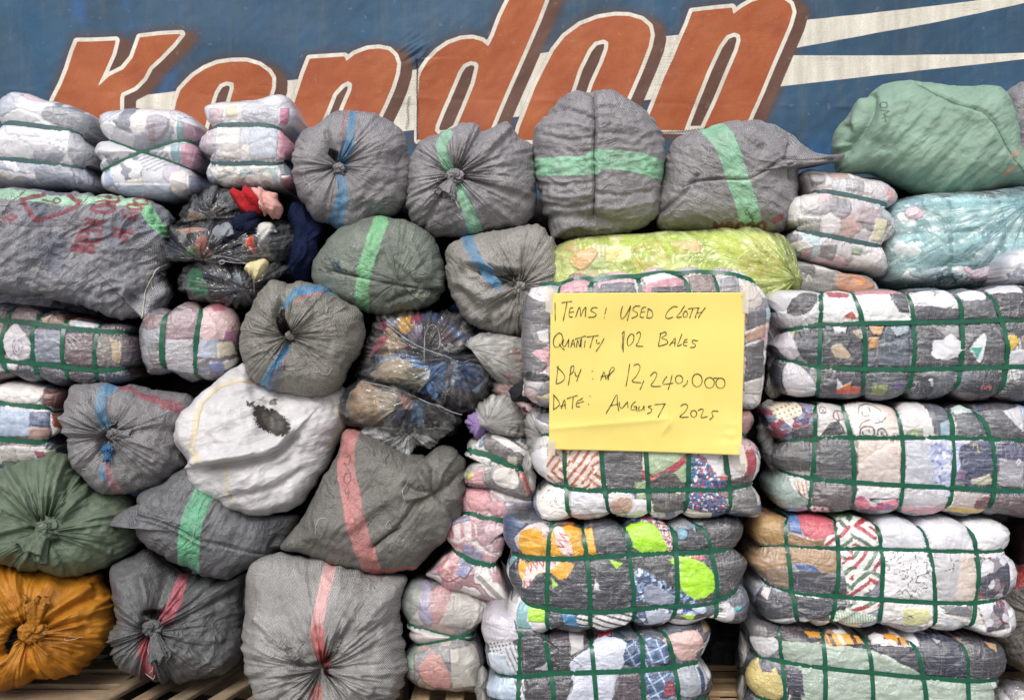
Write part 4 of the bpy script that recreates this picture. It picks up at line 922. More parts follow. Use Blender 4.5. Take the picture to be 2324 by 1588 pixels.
B8, SB8 = bale("top bale of the right stack with white caps over black prints", cF("1752,730 1745,690 1752,668 1775,660 1850,658 1950,655 2100,652 2200,650 2324,645 2450,650 2470,700 2470,850 2440,910 2300,912 2160,910 2050,908 1950,910 1870,905 1830,905 1790,900 1765,880 1755,850 1748,800 1760,765"),
  0.15, hs=[cF("1783,744 1826,741 1865,735 1968,733.5 2067,732 2180,730 2273,726 2324,725 2450,722"), cF("1787,820 1826,827 1865,833 1968,838 2071,838 2180,836 2280,833 2450,828")],
  vs=[cF("1865,661 1865,721 1861.5,792 1861,863 1851,909"), cF("1936,661 1954,714 1962.5,774 1964,845 1961,905"), cF("2060,657 2072,703 2076,774 2071,845 2060,905"), cF("2177,654 2184,721 2184,792 2180.5,845 2170,902"), cF("2248,657 2269,707 2283,774 2285,827.5 2276,898"), cF("2370,650 2380,720 2385,850 2380,900")],
  pal='dark', seed=21, patches=[
   (c21("680,430 1010,425 1000,640 780,665 740,560"), '#dcdae0'), (c21("800,560 830,480 900,440 980,440 990,490 930,560 860,585"), '#55545a'), (c21("1030,425 1210,420 1250,630 1020,635"), '#efeff3'), (c21("1050,430 1200,440 1180,470 1060,470"), '#b85a66'), (c21("1230,450 1450,440 1460,520 1580,600 1570,625 1280,630"), '#eff0f4'), (c21("1210,420 1560,420 1450,450 1230,450"), '#c8909c'), (c21("1450,450 1560,430 1570,570 1500,560"), '#52525a'), (c21("1150,580 1200,555 1245,615 1160,600"), '#b0492e'),
   (c21("1600,430 1880,415 1890,540 1640,530"), '#ecebf1'), (c21("1600,520 1890,540 1890,605 1610,610"), '#51535c'), (c21("1910,420 2090,410 2060,490 1930,490"), '#efedf2'), (c21("1920,490 2110,480 2140,605 1930,605"), '#5b5d66'), (c21("2120,420 2305,410 2310,610 2160,600"), '#403f47'), (c21("2100,400 2300,385 2310,440 2120,440"), '#dcdbe2'),
   (c21("730,700 840,690 880,760 870,850 800,870 740,800"), '#c9c4cc'), (c21("820,690 860,680 850,740"), '#c9dc6a'), (c21("850,690 1000,680 990,880 900,860 850,760"), '#393c46'), (c21("1020,700 1260,690 1270,910 1020,905"), '#3a3d47'), (c21("1080,660 1170,660 1160,695 1090,690"), '#e8e6ea'), (c21("1070,790 1130,770 1190,845 1130,862 1090,840"), '#c6b29b'), (c21("1200,690 1290,660 1310,760 1230,720"), '#b7a79a'), (c21("1310,655 1405,650 1390,710 1330,710"), '#d2a073'), (c21("1310,730 1370,725 1360,790 1310,800"), '#d19a62'), (c21("1370,780 1560,730 1570,910 1370,905"), '#525c6c'), (c21("1440,660 1570,650 1560,700 1480,720"), '#a9b8c4'),
   (c21("1610,650 1890,645 1890,905 1610,910"), '#45474f'), (c21("1720,660 1890,650 1890,730 1800,720"), '#9c9b9f'), (c21("1715,755 1780,740 1830,705 1885,745 1945,755 1935,800 1885,830 1880,850 1728,866"), '#e9e9f1'), (c21("1925,650 2170,640 2180,905 1920,905"), '#474850'), (c21("2048,700 2045,800 2020,893 1985,850 1955,790"), '#e4eaee'), (c21("1955,790 2030,790 2000,860"), '#3aa498'), (c21("2195,710 2250,720 2260,760 2210,820 2190,800"), '#dfb93a'), (c21("2200,820 2305,800 2305,900 2200,905"), '#d5d5de'),
   (c21("790,890 880,910 960,1000 990,1090 940,1120 830,1100 780,1000"), '#cfccd4'), (c21("1020,940 1270,950 1270,1090 1010,1080"), '#3c3e48'), (c21("1100,1050 1270,1040 1265,1092 1120,1092"), '#c04a38'), (c21("1110,990 1160,1050 1110,1060"), '#d8d6d8'), (c21("1120,1050 1200,1010 1200,1070"), '#cf7a38'), (c21("1290,950 1560,950 1545,1100 1290,1100"), '#4a5058'), (c21("1340,1030 1430,1030 1420,1090 1330,1090"), '#7f8c50'), (c21("1440,1020 1540,1000 1530,1080"), '#5a4c78'), (c21("1690,1000 1720,990 1725,1050"), '#c8cbd4')],
  strokes=[([c21("2040,1030 2030,1045 2040,1060"), c21("2055,1030 2050,1055 2065,1055 2065,1035"), c21("2075,1035 2085,1050"), c21("2085,1030 2095,1045 2085,1060")], 1.8, '#d06a6a'), ([c21("670,530 690,520 700,550"), c21("700,525 715,520 715,560 700,585")], 2.0, '#4a4a4e'), ([c21("950,600 1000,605")], 2.2, '#5a5a60'), ([c21("1740,415 1750,450 1735,460"), c21("1720,430 1770,440")], 2, '#77757c')])
B9, SB9 = bale("second bale of the right stack with owl and face drawings on white cloth", cF("1735,960 1740,930 1765,915 1850,910 2000,912 2200,912 2324,915 2440,920 2450,1000 2455,1100 2440,1165 2330,1176 2265,1165 2240,1170 2150,1170 2050,1168 1950,1165 1850,1160 1830,1162 1790,1160 1762,1140 1745,1100 1752,1075 1738,1030 1750,1000"),
  0.15, hs=[cF("1755,1005 1808,999 1847,996 1932,992 2046,992 2163,992 2248,996 2324,999 2440,1003"), cF("1787,1078 1826,1085 1847,1089 1939.5,1094 2049,1101 2163,1106.5 2258.5,1112 2324,1114 2440,1118")],
  vs=[cF("1851,912.5 1851,994 1847,1089 1838.5,1153"), cF("1911,916 1932,994 1939.5,1092 1938,1156"), cF("2035,912.5 2047.6,992 2049,1099 2042,1160"), cF("2163,912.5 2163,992 2163,1106.5 2152,1163"), cF("2219.5,920 2251.5,1001 2258.5,1110 2251.5,1163"), cF("2370,925 2376,1000 2370,1160")],
  pal='mix', seed=29, patches=[
   (c21("690,1170 800,1130 960,1140 950,1370 720,1390 690,1280"), ('floral', '#8a93b0', ['#e6e0e0', '#53406a', '#a04a5c'], 0.03, 0)), (c21("720,1170 800,1140 890,1150 880,1230 740,1250"), ('dots', '#e6dcc8', ['#a89878'], 0.016, 0.4)), (c21("830,1320 960,1280 960,1370 830,1380"), '#484a52'), (c21("990,1145 1140,1145 1180,1360 990,1370"), '#dcd8d8'), (c21("1060,1270 1120,1255 1170,1340 1000,1360"), '#3d3e46'), (c21("1160,1145 1480,1140 1510,1355 1220,1365"), '#efecea'), (c21("1380,1160 1480,1150 1490,1340 1430,1330"), '#ecdcd4'),
   (c21("1500,1150 1680,1145 1730,1360 1540,1360"), '#e4e2e4'), (c21("1680,1150 1830,1145 1830,1360 1730,1350"), '#62656f'), (c21("1550,1320 1650,1300 1660,1360 1550,1360"), '#8fa07c'), (c21("1760,1280 1830,1250 1830,1360 1780,1360"), '#a9c6dc'), (c21("1870,1170 1990,1160 2060,1360 1880,1360"), '#5a5e68'), (c21("1870,1160 2000,1150 2010,1200 1880,1210"), '#cfe0de'), (c21("2050,1150 2300,1140 2310,1380 2100,1370"), '#53535b'), (c21("2180,1200 2305,1170 2305,1330 2260,1300"), '#cfced4'),
   (c21("710,1410 940,1390 945,1588 710,1588"), '#4f4f52'), (c21("990,1390 1200,1385 1235,1588 1220,1690 980,1690"), '#56575c'), (c21("1240,1385 1515,1385 1510,1700 1245,1700"), '#e3d2ca'), (c21("1250,1560 1370,1450 1440,1480 1510,1588 1500,1740 1260,1730"), '#dbcdc9'), (c21("1545,1385 1840,1390 1835,1750 1540,1740"), '#c9ccd8'), (c21("1690,1420 1840,1390 1835,1588 1830,1740 1700,1740 1720,1588"), ('floral', '#b9c2e2', ['#7a86bc', '#e4e8f4'], 0.014, 0)), (c21("1870,1390 1940,1390 1900,1560 1870,1588"), '#c5ccec'), (c21("1900,1420 2090,1390 2110,1588 2100,1750 1960,1750 1900,1588"), '#3c4464'), (c21("2130,1400 2290,1410 2290,1560 2220,1600 2130,1588"), '#46496a'), (c22("1880,110 1940,130 1920,180 1870,180"), '#7c6488'), (c22("2140,40 2300,60 2300,230 2140,220"), '#a5a5b0'), (c22("1960,180 2090,140 2100,210 1970,210"), '#c3bfa9'),
   (c22("700,160 780,140 850,260 930,320 900,370 780,370 690,300"), '#96a8a4'), (c22("840,200 920,190 930,320 870,260"), ('stripe', '#dcc6b4', ['#a38a7c'], 0.014, 0.2)), (c22("960,200 1210,210 1205,360 950,350"), '#5a5254'), (c22("1240,220 1510,230 1500,300 1250,300"), '#dfdce0'), (c22("1240,250 1300,270 1340,330 1490,300 1490,370 1240,370"), ('floral', '#b5507c', ['#4a5aa0', '#e08a9c', '#dcd2dc'], 0.04, 0)), (c22("1545,240 1820,250 1810,400 1530,390"), '#c2c1c9'), (c22("1540,350 1810,350 1800,410 1530,400"), '#d8a4b0'), (c22("1870,260 2095,270 2085,400 1840,400"), '#bdb4b0'), (c22("2000,300 2095,270 2085,390 1990,360"), '#6e444a'), (c22("1830,360 2070,370 2060,405 1840,400"), '#d9b45e'), (c22("2130,280 2305,280 2305,420 2130,410"), '#5c4a52')],
  strokes=[([catmull(c21("1005,1190 1020,1170 1045,1180 1040,1210 1010,1210"), 4), c21("1020,1185 1035,1205"), c21("1035,1185 1018,1205")], 2.0, '#54402c'), ([catmull(c21("1090,1220 1110,1195 1150,1205 1160,1240 1125,1255 1095,1245"), 4), c21("1115,1205 1125,1250")], 3.0, '#7a5a3a'),
    ([catmull(c21("1250,1210 1270,1170 1320,1160 1370,1170 1400,1200"), 4, False), c21("1275,1200 1280,1230 1320,1225"), c21("1330,1165 1330,1200"), c21("1360,1240 1390,1270 1420,1240"), c21("1350,1275 1400,1265")], 1.8, '#4c3c34'), ([c21("1250,1300 1270,1270 1320,1250")], 3.0, '#a87a60'),
    ([catmull(c21("1255,1345 1260,1310 1290,1295 1330,1300 1345,1330 1340,1350"), 4, False), c21("1270,1330 1275,1350"), c21("1310,1315 1312,1330")], 3.6, '#3c2420'), ([catmull(c21("1365,1345 1370,1315 1400,1310 1420,1335 1425,1350"), 4, False), c21("1385,1325 1390,1345")], 3.6, '#2c1c1c'), ([c21("1290,1315 1320,1330"), c21("1400,1325 1400,1345")], 2.4, '#c88a70'),
    ([c22("2245,70 2260,45 2275,60 2255,80")], 3.0, '#e8e8ee'), ([c21("1975,1430 1980,1400 2000,1420 2010,1460")], 1.6, '#cfc46a'), ([c21("1340,1430 1350,1445 1360,1430 1350,1425"), c21("1470,1470 1490,1460 1480,1480")], 1.4, '#a8846c')])
B10, SB10 = bale("third bale of the right stack with red and green striped cloth at mid length", c22("550,560 555,480 580,420 700,390 850,395 1000,390 1300,400 1600,405 1900,410 2100,430 2190,470 2220,540 2215,610 2200,635 2235,700 2248,800 2235,920 2215,955 2240,1020 2235,1120 2180,1180 2060,1170 1960,1140 1850,1140 1700,1145 1550,1140 1400,1110 1300,1120 1180,1110 1050,1080 960,1110 870,1060 780,1095 680,1080 600,1010 560,930 545,850 562,800 545,700 555,620"),
  0.15, hs=[c22("560,620 780,610 1100,618 1390,620 1700,630 2000,640 2210,640"), c22("620,860 700,880 830,905 1100,925 1390,945 1730,965 2010,970 2210,960")],
  vs=[c22("775,400 795,600 820,850 855,1070"), c22("1090,400 1115,600 1110,850 1080,1070"), c22("1360,410 1395,620 1395,900 1380,1100"), c22("1640,410 1700,620 1735,900 1745,1140"), c22("1950,420 2005,620 2010,900 1975,1130")],
  pal='white', seed=33, patches=[
   (c22("1390,420 1650,410 1690,620 1400,615"), '#dfe0ea'), (c22("1400,640 1710,640 1730,950 1400,930"), ('scrawl', '#e6e5ea', ['#5a5c66'], 0.03, 0)), (c22("1680,430 1950,420 1990,630 1710,620"), '#e2e2ea'), (c22("1720,650 2000,650 2005,960 1740,950"), '#c6c4ca'), (c22("1900,660 2005,660 2005,960 1860,950"), '#dccdc4'), (c22("1980,450 2160,450 2200,500 2200,620 2010,620"), '#eff1f6'), (c22("1410,960 1720,980 1730,1130 1400,1100"), '#e6e3e2'),
   (c22("560,430 770,410 775,605 558,608"), '#b8935c'), (c22("590,395 720,390 710,420 600,430"), '#b0405a'), (c22("800,420 890,415 885,525 805,515"), '#5f86c0'), (c22("890,420 1090,425 1087,540 960,562 895,515"), '#d0606e'), (c22("800,520 960,565 1090,540 1095,605 800,600"), '#a8855c'),
   (c22("560,630 1095,635 1095,780 1000,770 900,715 820,720 700,845 600,780"), '#b0916e'), (c22("600,780 820,720 830,890 680,870"), '#927a66'), (c22("845,715 950,718 992,762 880,778"), '#4a6a9c'), (c22("825,770 1000,765 1100,790 1160,800 1170,920 1100,920 830,895"), '#4b4c58'), (c22("620,885 830,920 1080,940 1170,950 1140,1050 1060,1095 870,1065 650,1080"), '#44454f'), (c22("630,880 690,890 670,960 630,930"), '#dcd3d8'),
   (c22("1120,440 1345,430 1375,610 1035,602 1050,540 1110,520"), ('zebra', '#efefee', ['#b23a4a', '#5c7a66'], 0.062, 1.57)), (c22("1125,640 1385,640 1387,800 1300,905 1180,920 1160,800"), ('zebra', '#eeeeec', ['#b0384a', '#5c7a66'], 0.062, 1.57)), (c22("1180,955 1385,960 1375,1005 1250,1050 1190,1000"), ('zebra', '#eeeeec', ['#b0384a', '#5c7a66'], 0.062, 1.3)), (c22("1130,1010 1300,1040 1365,1080 1200,1112 1060,1085"), ('stripe', '#dfe8dc', ['#7fa58a'], 0.009, 0.2)), (c22("1100,400 1350,405 1345,425 1110,430"), '#9cb98c'),
   (c22("1520,1000 1700,1000 1695,1090 1540,1122"), '#dcdba2'), (c22("1765,980 1975,985 1970,1060 1800,1030"), '#6f7078'), (c22("1990,670 2230,690 2230,930 2020,950"), ('camo', '#8a8490', ['#6e3a44', '#d6d4dc', '#3a3c4c'], 0.05, 0)), (c22("2010,990 2220,960 2230,1130 2080,1160"), ('camo', '#9c949c', ['#74303c', '#d6d4dc', '#4c4c5c'], 0.05, 0))],
  strokes=[([c22("655,690 670,650 685,640 690,700"), c22("665,680 690,675"), c22("705,650 710,720"), c22("730,640 715,690 725,705")], 1.8, '#6f5842'), ([catmull(c22("1510,790 1500,770 1525,755 1555,770 1550,800 1520,810"), 4), c22("1520,775 1530,790"), c22("1540,770 1540,795"), c22("1600,810 1620,790 1650,780 1670,800"), c22("1570,890 1590,880 1600,895 1620,870 1640,885"), c22("1480,900 1500,880 1525,900 1490,910")], 1.5, '#3a3a42'), ([c22("1560,1040 1590,1060 1570,1040 1560,1065"), c22("1550,1050 1580,1045")], 1.6, '#4a5a48'), ([c22("1830,680 1850,720 1840,760"), c22("1855,700 1880,690"), c22("1780,760 1850,740")], 1.6, '#4a4a52')])
B11, SB11 = bale("bottom bale of the right stack with mint green cloth under navy", cF("1690,1460 1688,1420 1705,1402 1750,1405 1810,1415 1880,1418 1950,1425 2050,1425 2150,1430 2230,1440 2265,1455 2280,1480 2284,1520 2270,1548 2255,1560 2265,1600 2255,1635 2200,1650 1800,1650 1710,1645 1692,1610 1685,1560 1690,1500"),
  0.16, hs=[c22("510,1300 600,1335 760,1350 1030,1380 1330,1410 1660,1440 1960,1470 2140,1475"), cF("1690,1590 1980,1612 2262,1618")],
  vs=[cF("1764,1410 1776,1486 1783,1588 1785,1650"), cF("1865,1415 1872,1503 1872,1588 1872,1650"), cF("1960,1423 1977,1503 1980,1588 1982,1650"), cF("2070,1428 2088,1503 2102,1588 2106,1650"), cF("2184,1434 2198,1503 2201,1588 2202,1650")],
  pal='dark', seed=37, pat=0.15, patches=[
   (c22("770,1210 1010,1230 1300,1262 1440,1320 1560,1370 1700,1440 2120,1490 2110,1750 890,1750 880,1588 860,1395 775,1370"), '#aebfb2'), (c22("780,1385 880,1395 900,1560 800,1560"), '#3c3e50'), (c22("560,1390 600,1340 640,1420 720,1400 775,1530 740,1600 560,1600"), '#d8c47c'), (c22("610,1370 690,1350 690,1420 640,1425"), '#5c5e6c'),
   (c22("565,1210 620,1185 700,1190 745,1250 690,1320 610,1330"), '#e2e1e6'), (c22("540,1100 720,1110 740,1190 570,1200"), '#5a585c'), (c22("740,1110 1000,1120 1020,1220 760,1210"), '#453c42'), (c22("915,1165 1005,1162 1010,1200 940,1195"), '#d99a2c'), (c22("1040,1175 1265,1185 1290,1232 1060,1242"), ('stripe', '#e8a428', ['#5a2e24', '#e4d8cc'], 0.075, 0.35)), (c22("1330,1180 1430,1185 1420,1235 1340,1230"), '#e6e3e6'), (c22("1430,1185 1590,1190 1580,1242 1440,1238"), ('floral', '#e39a2c', ['#2c2a30', '#e8e0d4'], 0.024, 0)), (c22("1300,1240 1650,1250 1660,1420 1480,1330"), '#3a3a48'), (c22("1640,1180 1920,1190 1950,1450 1680,1430"), '#34364a'), (c22("1730,1210 1785,1215 1750,1232"), '#c6cad8'), (c22("1950,1180 2170,1250 2180,1450 1970,1460"), '#3c3a42'), (c22("2080,1230 2160,1250 2150,1300"), '#c09a72')])

# upper right group
A4, _ = bale("pale tilted bale with three flat layers left of the teal covered bale", cF("1812,395 1830,383 1900,392 1960,405 2010,418 2035,442 2034,462 2022,470 2030,490 2024,540 2010,562 2012,590 2000,628 1950,620 1870,603 1800,585 1774,555 1772,530 1782,520 1772,505 1785,450 1812,428 1818,415"),
  0.42, hs=[c20("870,1190 1000,1215 1150,1240 1300,1275 1450,1310"), c20("770,1465 900,1480 1100,1520 1300,1560 1420,1585")], pal='pale', seed=41, haze=0.22, tint='#d8d4d6', cell=(0.09, 0.07), smat=M_STRAPD, sw=10, lobe=0.035,
  patches=[(c20("930,1100 1040,1110 1030,1170 950,1180"), '#6e6c72'), (c20("1160,1130 1290,1150 1280,1230 1170,1210"), '#8b8b91'), (c20("1410,1180 1495,1230 1490,1290 1440,1290"), '#c98b90'), (c20("1060,1270 1180,1280 1190,1360 1130,1400 1060,1350"), '#7a7684'), (c20("880,1230 1000,1240 980,1340 880,1360"), '#d9d5d6'), (c20("1230,1310 1400,1340 1380,1440 1220,1420"), '#a9949c'), (c20("1350,1400 1430,1410 1410,1550 1330,1540"), '#dad7b0'), (c20("860,1390 1000,1400 1000,1480 860,1470"), '#8f9088'), (c21("1190,140 1270,150 1260,200 1200,190"), '#7c9c72'), (c21("880,170 950,160 940,220 900,210"), '#c48a96'), (c21("1000,130 1110,130 1090,230 1000,200"), '#5f5a5c'), (c21("800,130 900,100 960,150 880,180"), '#d4cfc6')],
  strokes=[([c20("1165,1150 1230,1160"), c20("1165,1170 1225,1180"), c20("1170,1190 1220,1200"), c20("1185,1145 1180,1215"), c20("1210,1150 1205,1220")], 1.6, '#d6d4d6')])
A5, _ = bale("flat grey and peach bale squeezed below the pale tilted bale", cF("1785,595 1830,600 1900,620 1960,628 1985,650 1978,672 1930,680 1830,678 1790,665 1778,640"), 0.40, pal='grey', seed=43, D=0.13, patches=[(c21("1100,330 1200,320 1300,350 1350,400 1250,430 1110,420"), '#b98468'), (c21("1200,340 1290,360 1280,395 1220,390"), '#d08a4c')],
  strokes=[([c21("910,360 925,325 945,360")], 2, '#c9c7c6')])
C1, SC1 = bale("white bale under thin teal film beside the pale tilted bale", cF("2020,480 2040,460 2070,450 2120,442 2200,440 2290,437 2380,445 2420,520 2410,620 2380,660 2250,650 2100,645 2040,640 2015,610 2010,570 2018,520"),
  0.40, hs=[cF("2020,525 2200,520 2400,520"), cF("2020,590 2200,597 2400,590")], vs=[cF("2155,450 2157,560 2155,650"), cF("2270,445 2275,560 2270,650")], pal='tealw', seed=47, D=0.14, smat=M_STRAPT, sw=10,
  patches=[(c20("1560,1340 1640,1290 1690,1340 1640,1400 1570,1390"), '#dcc3d2'), (c20("1700,1500 1850,1440 1990,1450 1960,1588 1830,1640 1740,1560"), '#f4f6f8'), (c20("1840,1350 1990,1370 1950,1430 1850,1430"), '#eef3f6'), (c20("2020,1440 2200,1400 2180,1588 2040,1560"), '#86aac0')],
  film=dict(mat=M_TEAL, grow=1.035, seed=8, amp=0.012, pole=cF("2290,470")[0], extra=0.025, pleat=0.010, name="teal_film"))
C2, _ = bale("small whitish wrapped bale at the right edge on the stack with white caps", cF("2268,600 2290,575 2330,565 2400,570 2420,640 2330,648 2275,645"), 0.22, pal='white', seed=49, D=0.1)
Y1, SY1 = bale("bale under lime yellow film lying behind the notice", cF("1253,620 1262,580 1285,550 1330,540 1450,530 1600,525 1700,522 1760,535 1783,560 1788,600 1798,640 1792,660 1760,662 1740,690 1500,700 1260,690"),
  0.33, pal='lime', seed=53, haze=0.35, tint='#d4dc92', D=0.17, p=3.0, cell=(0.13, 0.09), film=dict(mat=M_LIME, grow=1.02, seed=3, amp=0.010, pole=cF("1775,640")[0], extra=0.02, pleat=0.012, name="lime_film", p=2.8),
  patches=[(c11("1480,200 1600,150 1650,190 1560,290 1490,260"), '#e08a4a'), (c11("1850,150 1960,120 2100,160 2000,200 1880,190"), '#e79a5e'), (c11("2100,120 2300,100 2305,190 2150,200"), '#e8a070'), (c11("1700,170 1800,150 1780,250 1700,240"), '#ecd27a'), (c11("1900,170 1990,160 1990,220 1910,230"), '#d2e08a')])
# top left group
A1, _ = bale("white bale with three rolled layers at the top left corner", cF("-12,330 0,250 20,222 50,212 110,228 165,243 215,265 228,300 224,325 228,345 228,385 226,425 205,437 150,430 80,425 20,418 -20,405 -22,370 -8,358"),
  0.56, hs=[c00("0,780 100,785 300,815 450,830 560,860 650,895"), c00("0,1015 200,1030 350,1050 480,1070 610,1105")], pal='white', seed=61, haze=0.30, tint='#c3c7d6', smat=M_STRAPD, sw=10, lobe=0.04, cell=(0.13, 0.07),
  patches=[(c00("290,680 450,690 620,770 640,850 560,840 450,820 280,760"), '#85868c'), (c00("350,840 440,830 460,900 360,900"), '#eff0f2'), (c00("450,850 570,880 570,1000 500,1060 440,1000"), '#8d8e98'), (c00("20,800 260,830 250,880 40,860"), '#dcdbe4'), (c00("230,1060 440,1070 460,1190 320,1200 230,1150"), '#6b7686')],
  strokes=[([c00("560,800 600,830 620,790"), c00("580,860 600,820"), c00("600,740 620,800 630,850"), c00("575,790 560,840")], 2.6, '#3c3c48'), ([c00("490,1000 540,950 520,1060"), c00("500,970 570,980"), c00("530,1060 580,1030 600,1060")], 1.8, '#4a4650'), ([catmull(c00("470,1100 460,1160 500,1200 560,1190 600,1100"), 4, False), c00("520,1090 530,1150 500,1180"), c00("560,1100 550,1170")], 2.0, '#4a4448')])
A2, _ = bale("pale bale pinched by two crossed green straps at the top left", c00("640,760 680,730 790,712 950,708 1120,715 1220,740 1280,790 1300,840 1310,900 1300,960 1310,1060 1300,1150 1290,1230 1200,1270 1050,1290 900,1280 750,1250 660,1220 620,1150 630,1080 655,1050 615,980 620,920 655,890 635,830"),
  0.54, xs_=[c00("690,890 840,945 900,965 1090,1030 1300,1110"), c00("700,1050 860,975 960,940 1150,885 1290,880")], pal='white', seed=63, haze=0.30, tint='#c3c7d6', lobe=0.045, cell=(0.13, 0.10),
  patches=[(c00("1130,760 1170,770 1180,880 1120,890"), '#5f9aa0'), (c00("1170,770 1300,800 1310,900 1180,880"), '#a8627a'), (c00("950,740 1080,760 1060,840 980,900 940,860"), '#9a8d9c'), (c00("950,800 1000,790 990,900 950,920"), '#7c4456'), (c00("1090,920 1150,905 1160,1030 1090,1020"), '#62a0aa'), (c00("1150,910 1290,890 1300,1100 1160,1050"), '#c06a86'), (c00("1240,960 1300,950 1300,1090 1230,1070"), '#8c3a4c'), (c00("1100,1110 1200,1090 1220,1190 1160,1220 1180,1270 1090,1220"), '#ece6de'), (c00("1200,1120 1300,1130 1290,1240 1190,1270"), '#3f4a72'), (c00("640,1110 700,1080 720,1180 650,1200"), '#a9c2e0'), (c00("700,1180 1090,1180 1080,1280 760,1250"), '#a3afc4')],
  strokes=[([c00("1225,800 1250,840 1220,860"), c00("1255,790 1265,840"), c00("1230,905 1260,920 1235,950 1265,960"), c00("1240,980 1270,990")], 1.8, '#dcaab8')])
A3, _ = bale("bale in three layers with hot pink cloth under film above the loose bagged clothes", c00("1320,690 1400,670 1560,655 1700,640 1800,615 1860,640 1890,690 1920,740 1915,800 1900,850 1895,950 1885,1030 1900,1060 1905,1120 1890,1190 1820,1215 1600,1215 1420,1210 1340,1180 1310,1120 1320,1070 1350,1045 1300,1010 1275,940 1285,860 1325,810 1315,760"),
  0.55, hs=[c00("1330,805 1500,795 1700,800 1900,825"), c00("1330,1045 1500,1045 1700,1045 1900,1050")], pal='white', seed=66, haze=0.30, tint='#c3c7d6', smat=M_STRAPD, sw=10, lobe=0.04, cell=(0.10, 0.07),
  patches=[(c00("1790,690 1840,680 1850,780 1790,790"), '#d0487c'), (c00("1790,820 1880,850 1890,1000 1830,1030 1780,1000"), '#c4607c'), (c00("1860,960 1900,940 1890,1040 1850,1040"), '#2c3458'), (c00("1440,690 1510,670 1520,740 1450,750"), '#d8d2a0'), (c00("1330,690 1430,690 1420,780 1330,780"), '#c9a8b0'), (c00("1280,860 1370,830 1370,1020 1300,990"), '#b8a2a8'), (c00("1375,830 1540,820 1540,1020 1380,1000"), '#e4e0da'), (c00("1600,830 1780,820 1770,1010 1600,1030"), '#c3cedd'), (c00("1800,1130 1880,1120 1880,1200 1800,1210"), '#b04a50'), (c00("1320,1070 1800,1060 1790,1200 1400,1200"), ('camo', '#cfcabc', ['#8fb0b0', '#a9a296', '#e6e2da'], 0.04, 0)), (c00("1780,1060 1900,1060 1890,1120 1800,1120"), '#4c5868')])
# left stack
B1, SB1 = bale("dark bale with a strap grid at the left edge below the red lettered sack", c01("-100,560 0,500 150,505 400,540 600,600 750,620 880,650 900,720 905,830 910,900 890,940 870,1000 700,1045 500,1045 300,1030 100,1000 -100,980"),
  0.48, hs=[c01("-60,610 40,620 200,635 400,660 600,685 880,690"), c01("-50,870 100,880 200,890 400,915 600,935 890,940")], vs=[c01("45,530 30,640 10,760 10,880 40,980"), c01("240,570 215,650 205,760 210,880 235,1000"), c01("425,580 405,680 400,780 405,900 440,1020"), c01("640,640 610,720 600,830 605,930 625,1040")], pal='murk', seed=71, sw=10, cell=(0.10, 0.075),
  patches=[(c01("80,640 130,660 200,760 180,860 60,870 20,740"), '#d6d2d8'), (c01("220,670 390,680 395,890 220,880"), '#7c8494'), (c01("420,690 600,700 590,910 420,900"), '#645058'), (c01("620,720 760,720 760,920 620,910"), '#77706c'), (c01("700,730 780,760 760,900 720,880"), '#b09c80'), (c01("760,720 890,700 900,900 770,910"), '#4c4048'), (c01("80,520 230,540 220,620 60,610"), '#8d7c80'), (c01("440,600 640,640 600,670 440,650"), '#c9ccd4'), (c01("250,600 330,570 290,640"), '#cdb394'), (c01("30,890 110,900 90,940 40,930"), '#cfcbd2')],
  strokes=[([catmull(c01("90,760 110,740 140,750 150,800 120,840 90,820"), 4), catmull(c01("100,780 120,770 135,800 110,815"), 4), c01("60,850 90,830 130,850")], 1.6, '#6a5088'), ([c01("440,700 520,760"), c01("450,730 500,800"), c01("420,740 470,800")], 1.8, '#b9bac4')])
B2, SB2 = bale("clear wrapped bale with two upright straps beside the white torn sack", c01("900,640 960,560 1060,520 1200,490 1300,490 1430,500 1500,560 1530,640 1530,780 1500,890 1440,970 1350,1025 1250,1025 1100,990 960,970 930,930 910,850 895,740"),
  0.44, vs=[c01("1060,540 1040,680 1035,830 1040,930 1070,980"), c01("1300,500 1275,620 1255,750 1245,870 1250,950 1275,1010")], pal='murk', seed=73, haze=0.2, tint='#c9c6ca', sw=11, p=3.2, turn=0.5, cell=(0.08, 0.06),
  patches=[(c01("1300,500 1420,510 1500,590 1500,720 1280,730"), '#d9b2b4'), (c01("1340,510 1420,510 1440,550 1360,560"), '#c8566a'), (c01("1430,690 1510,680 1500,750 1420,740"), '#b25a90'), (c01("1280,740 1400,740 1380,860 1260,850"), '#a9b6cc'), (c01("1390,760 1480,750 1500,830 1390,860"), '#d0c6a8'), (c01("1330,890 1440,880 1430,940 1360,950"), '#3f5aa0'), (c01("1060,740 1240,740 1240,960 1060,940"), '#a6a5ac'), (c01("1070,560 1280,520 1260,730 1060,740"), '#8a6a74'), (c01("1420,880 1500,850 1490,900 1430,930"), '#d9d6cc')])
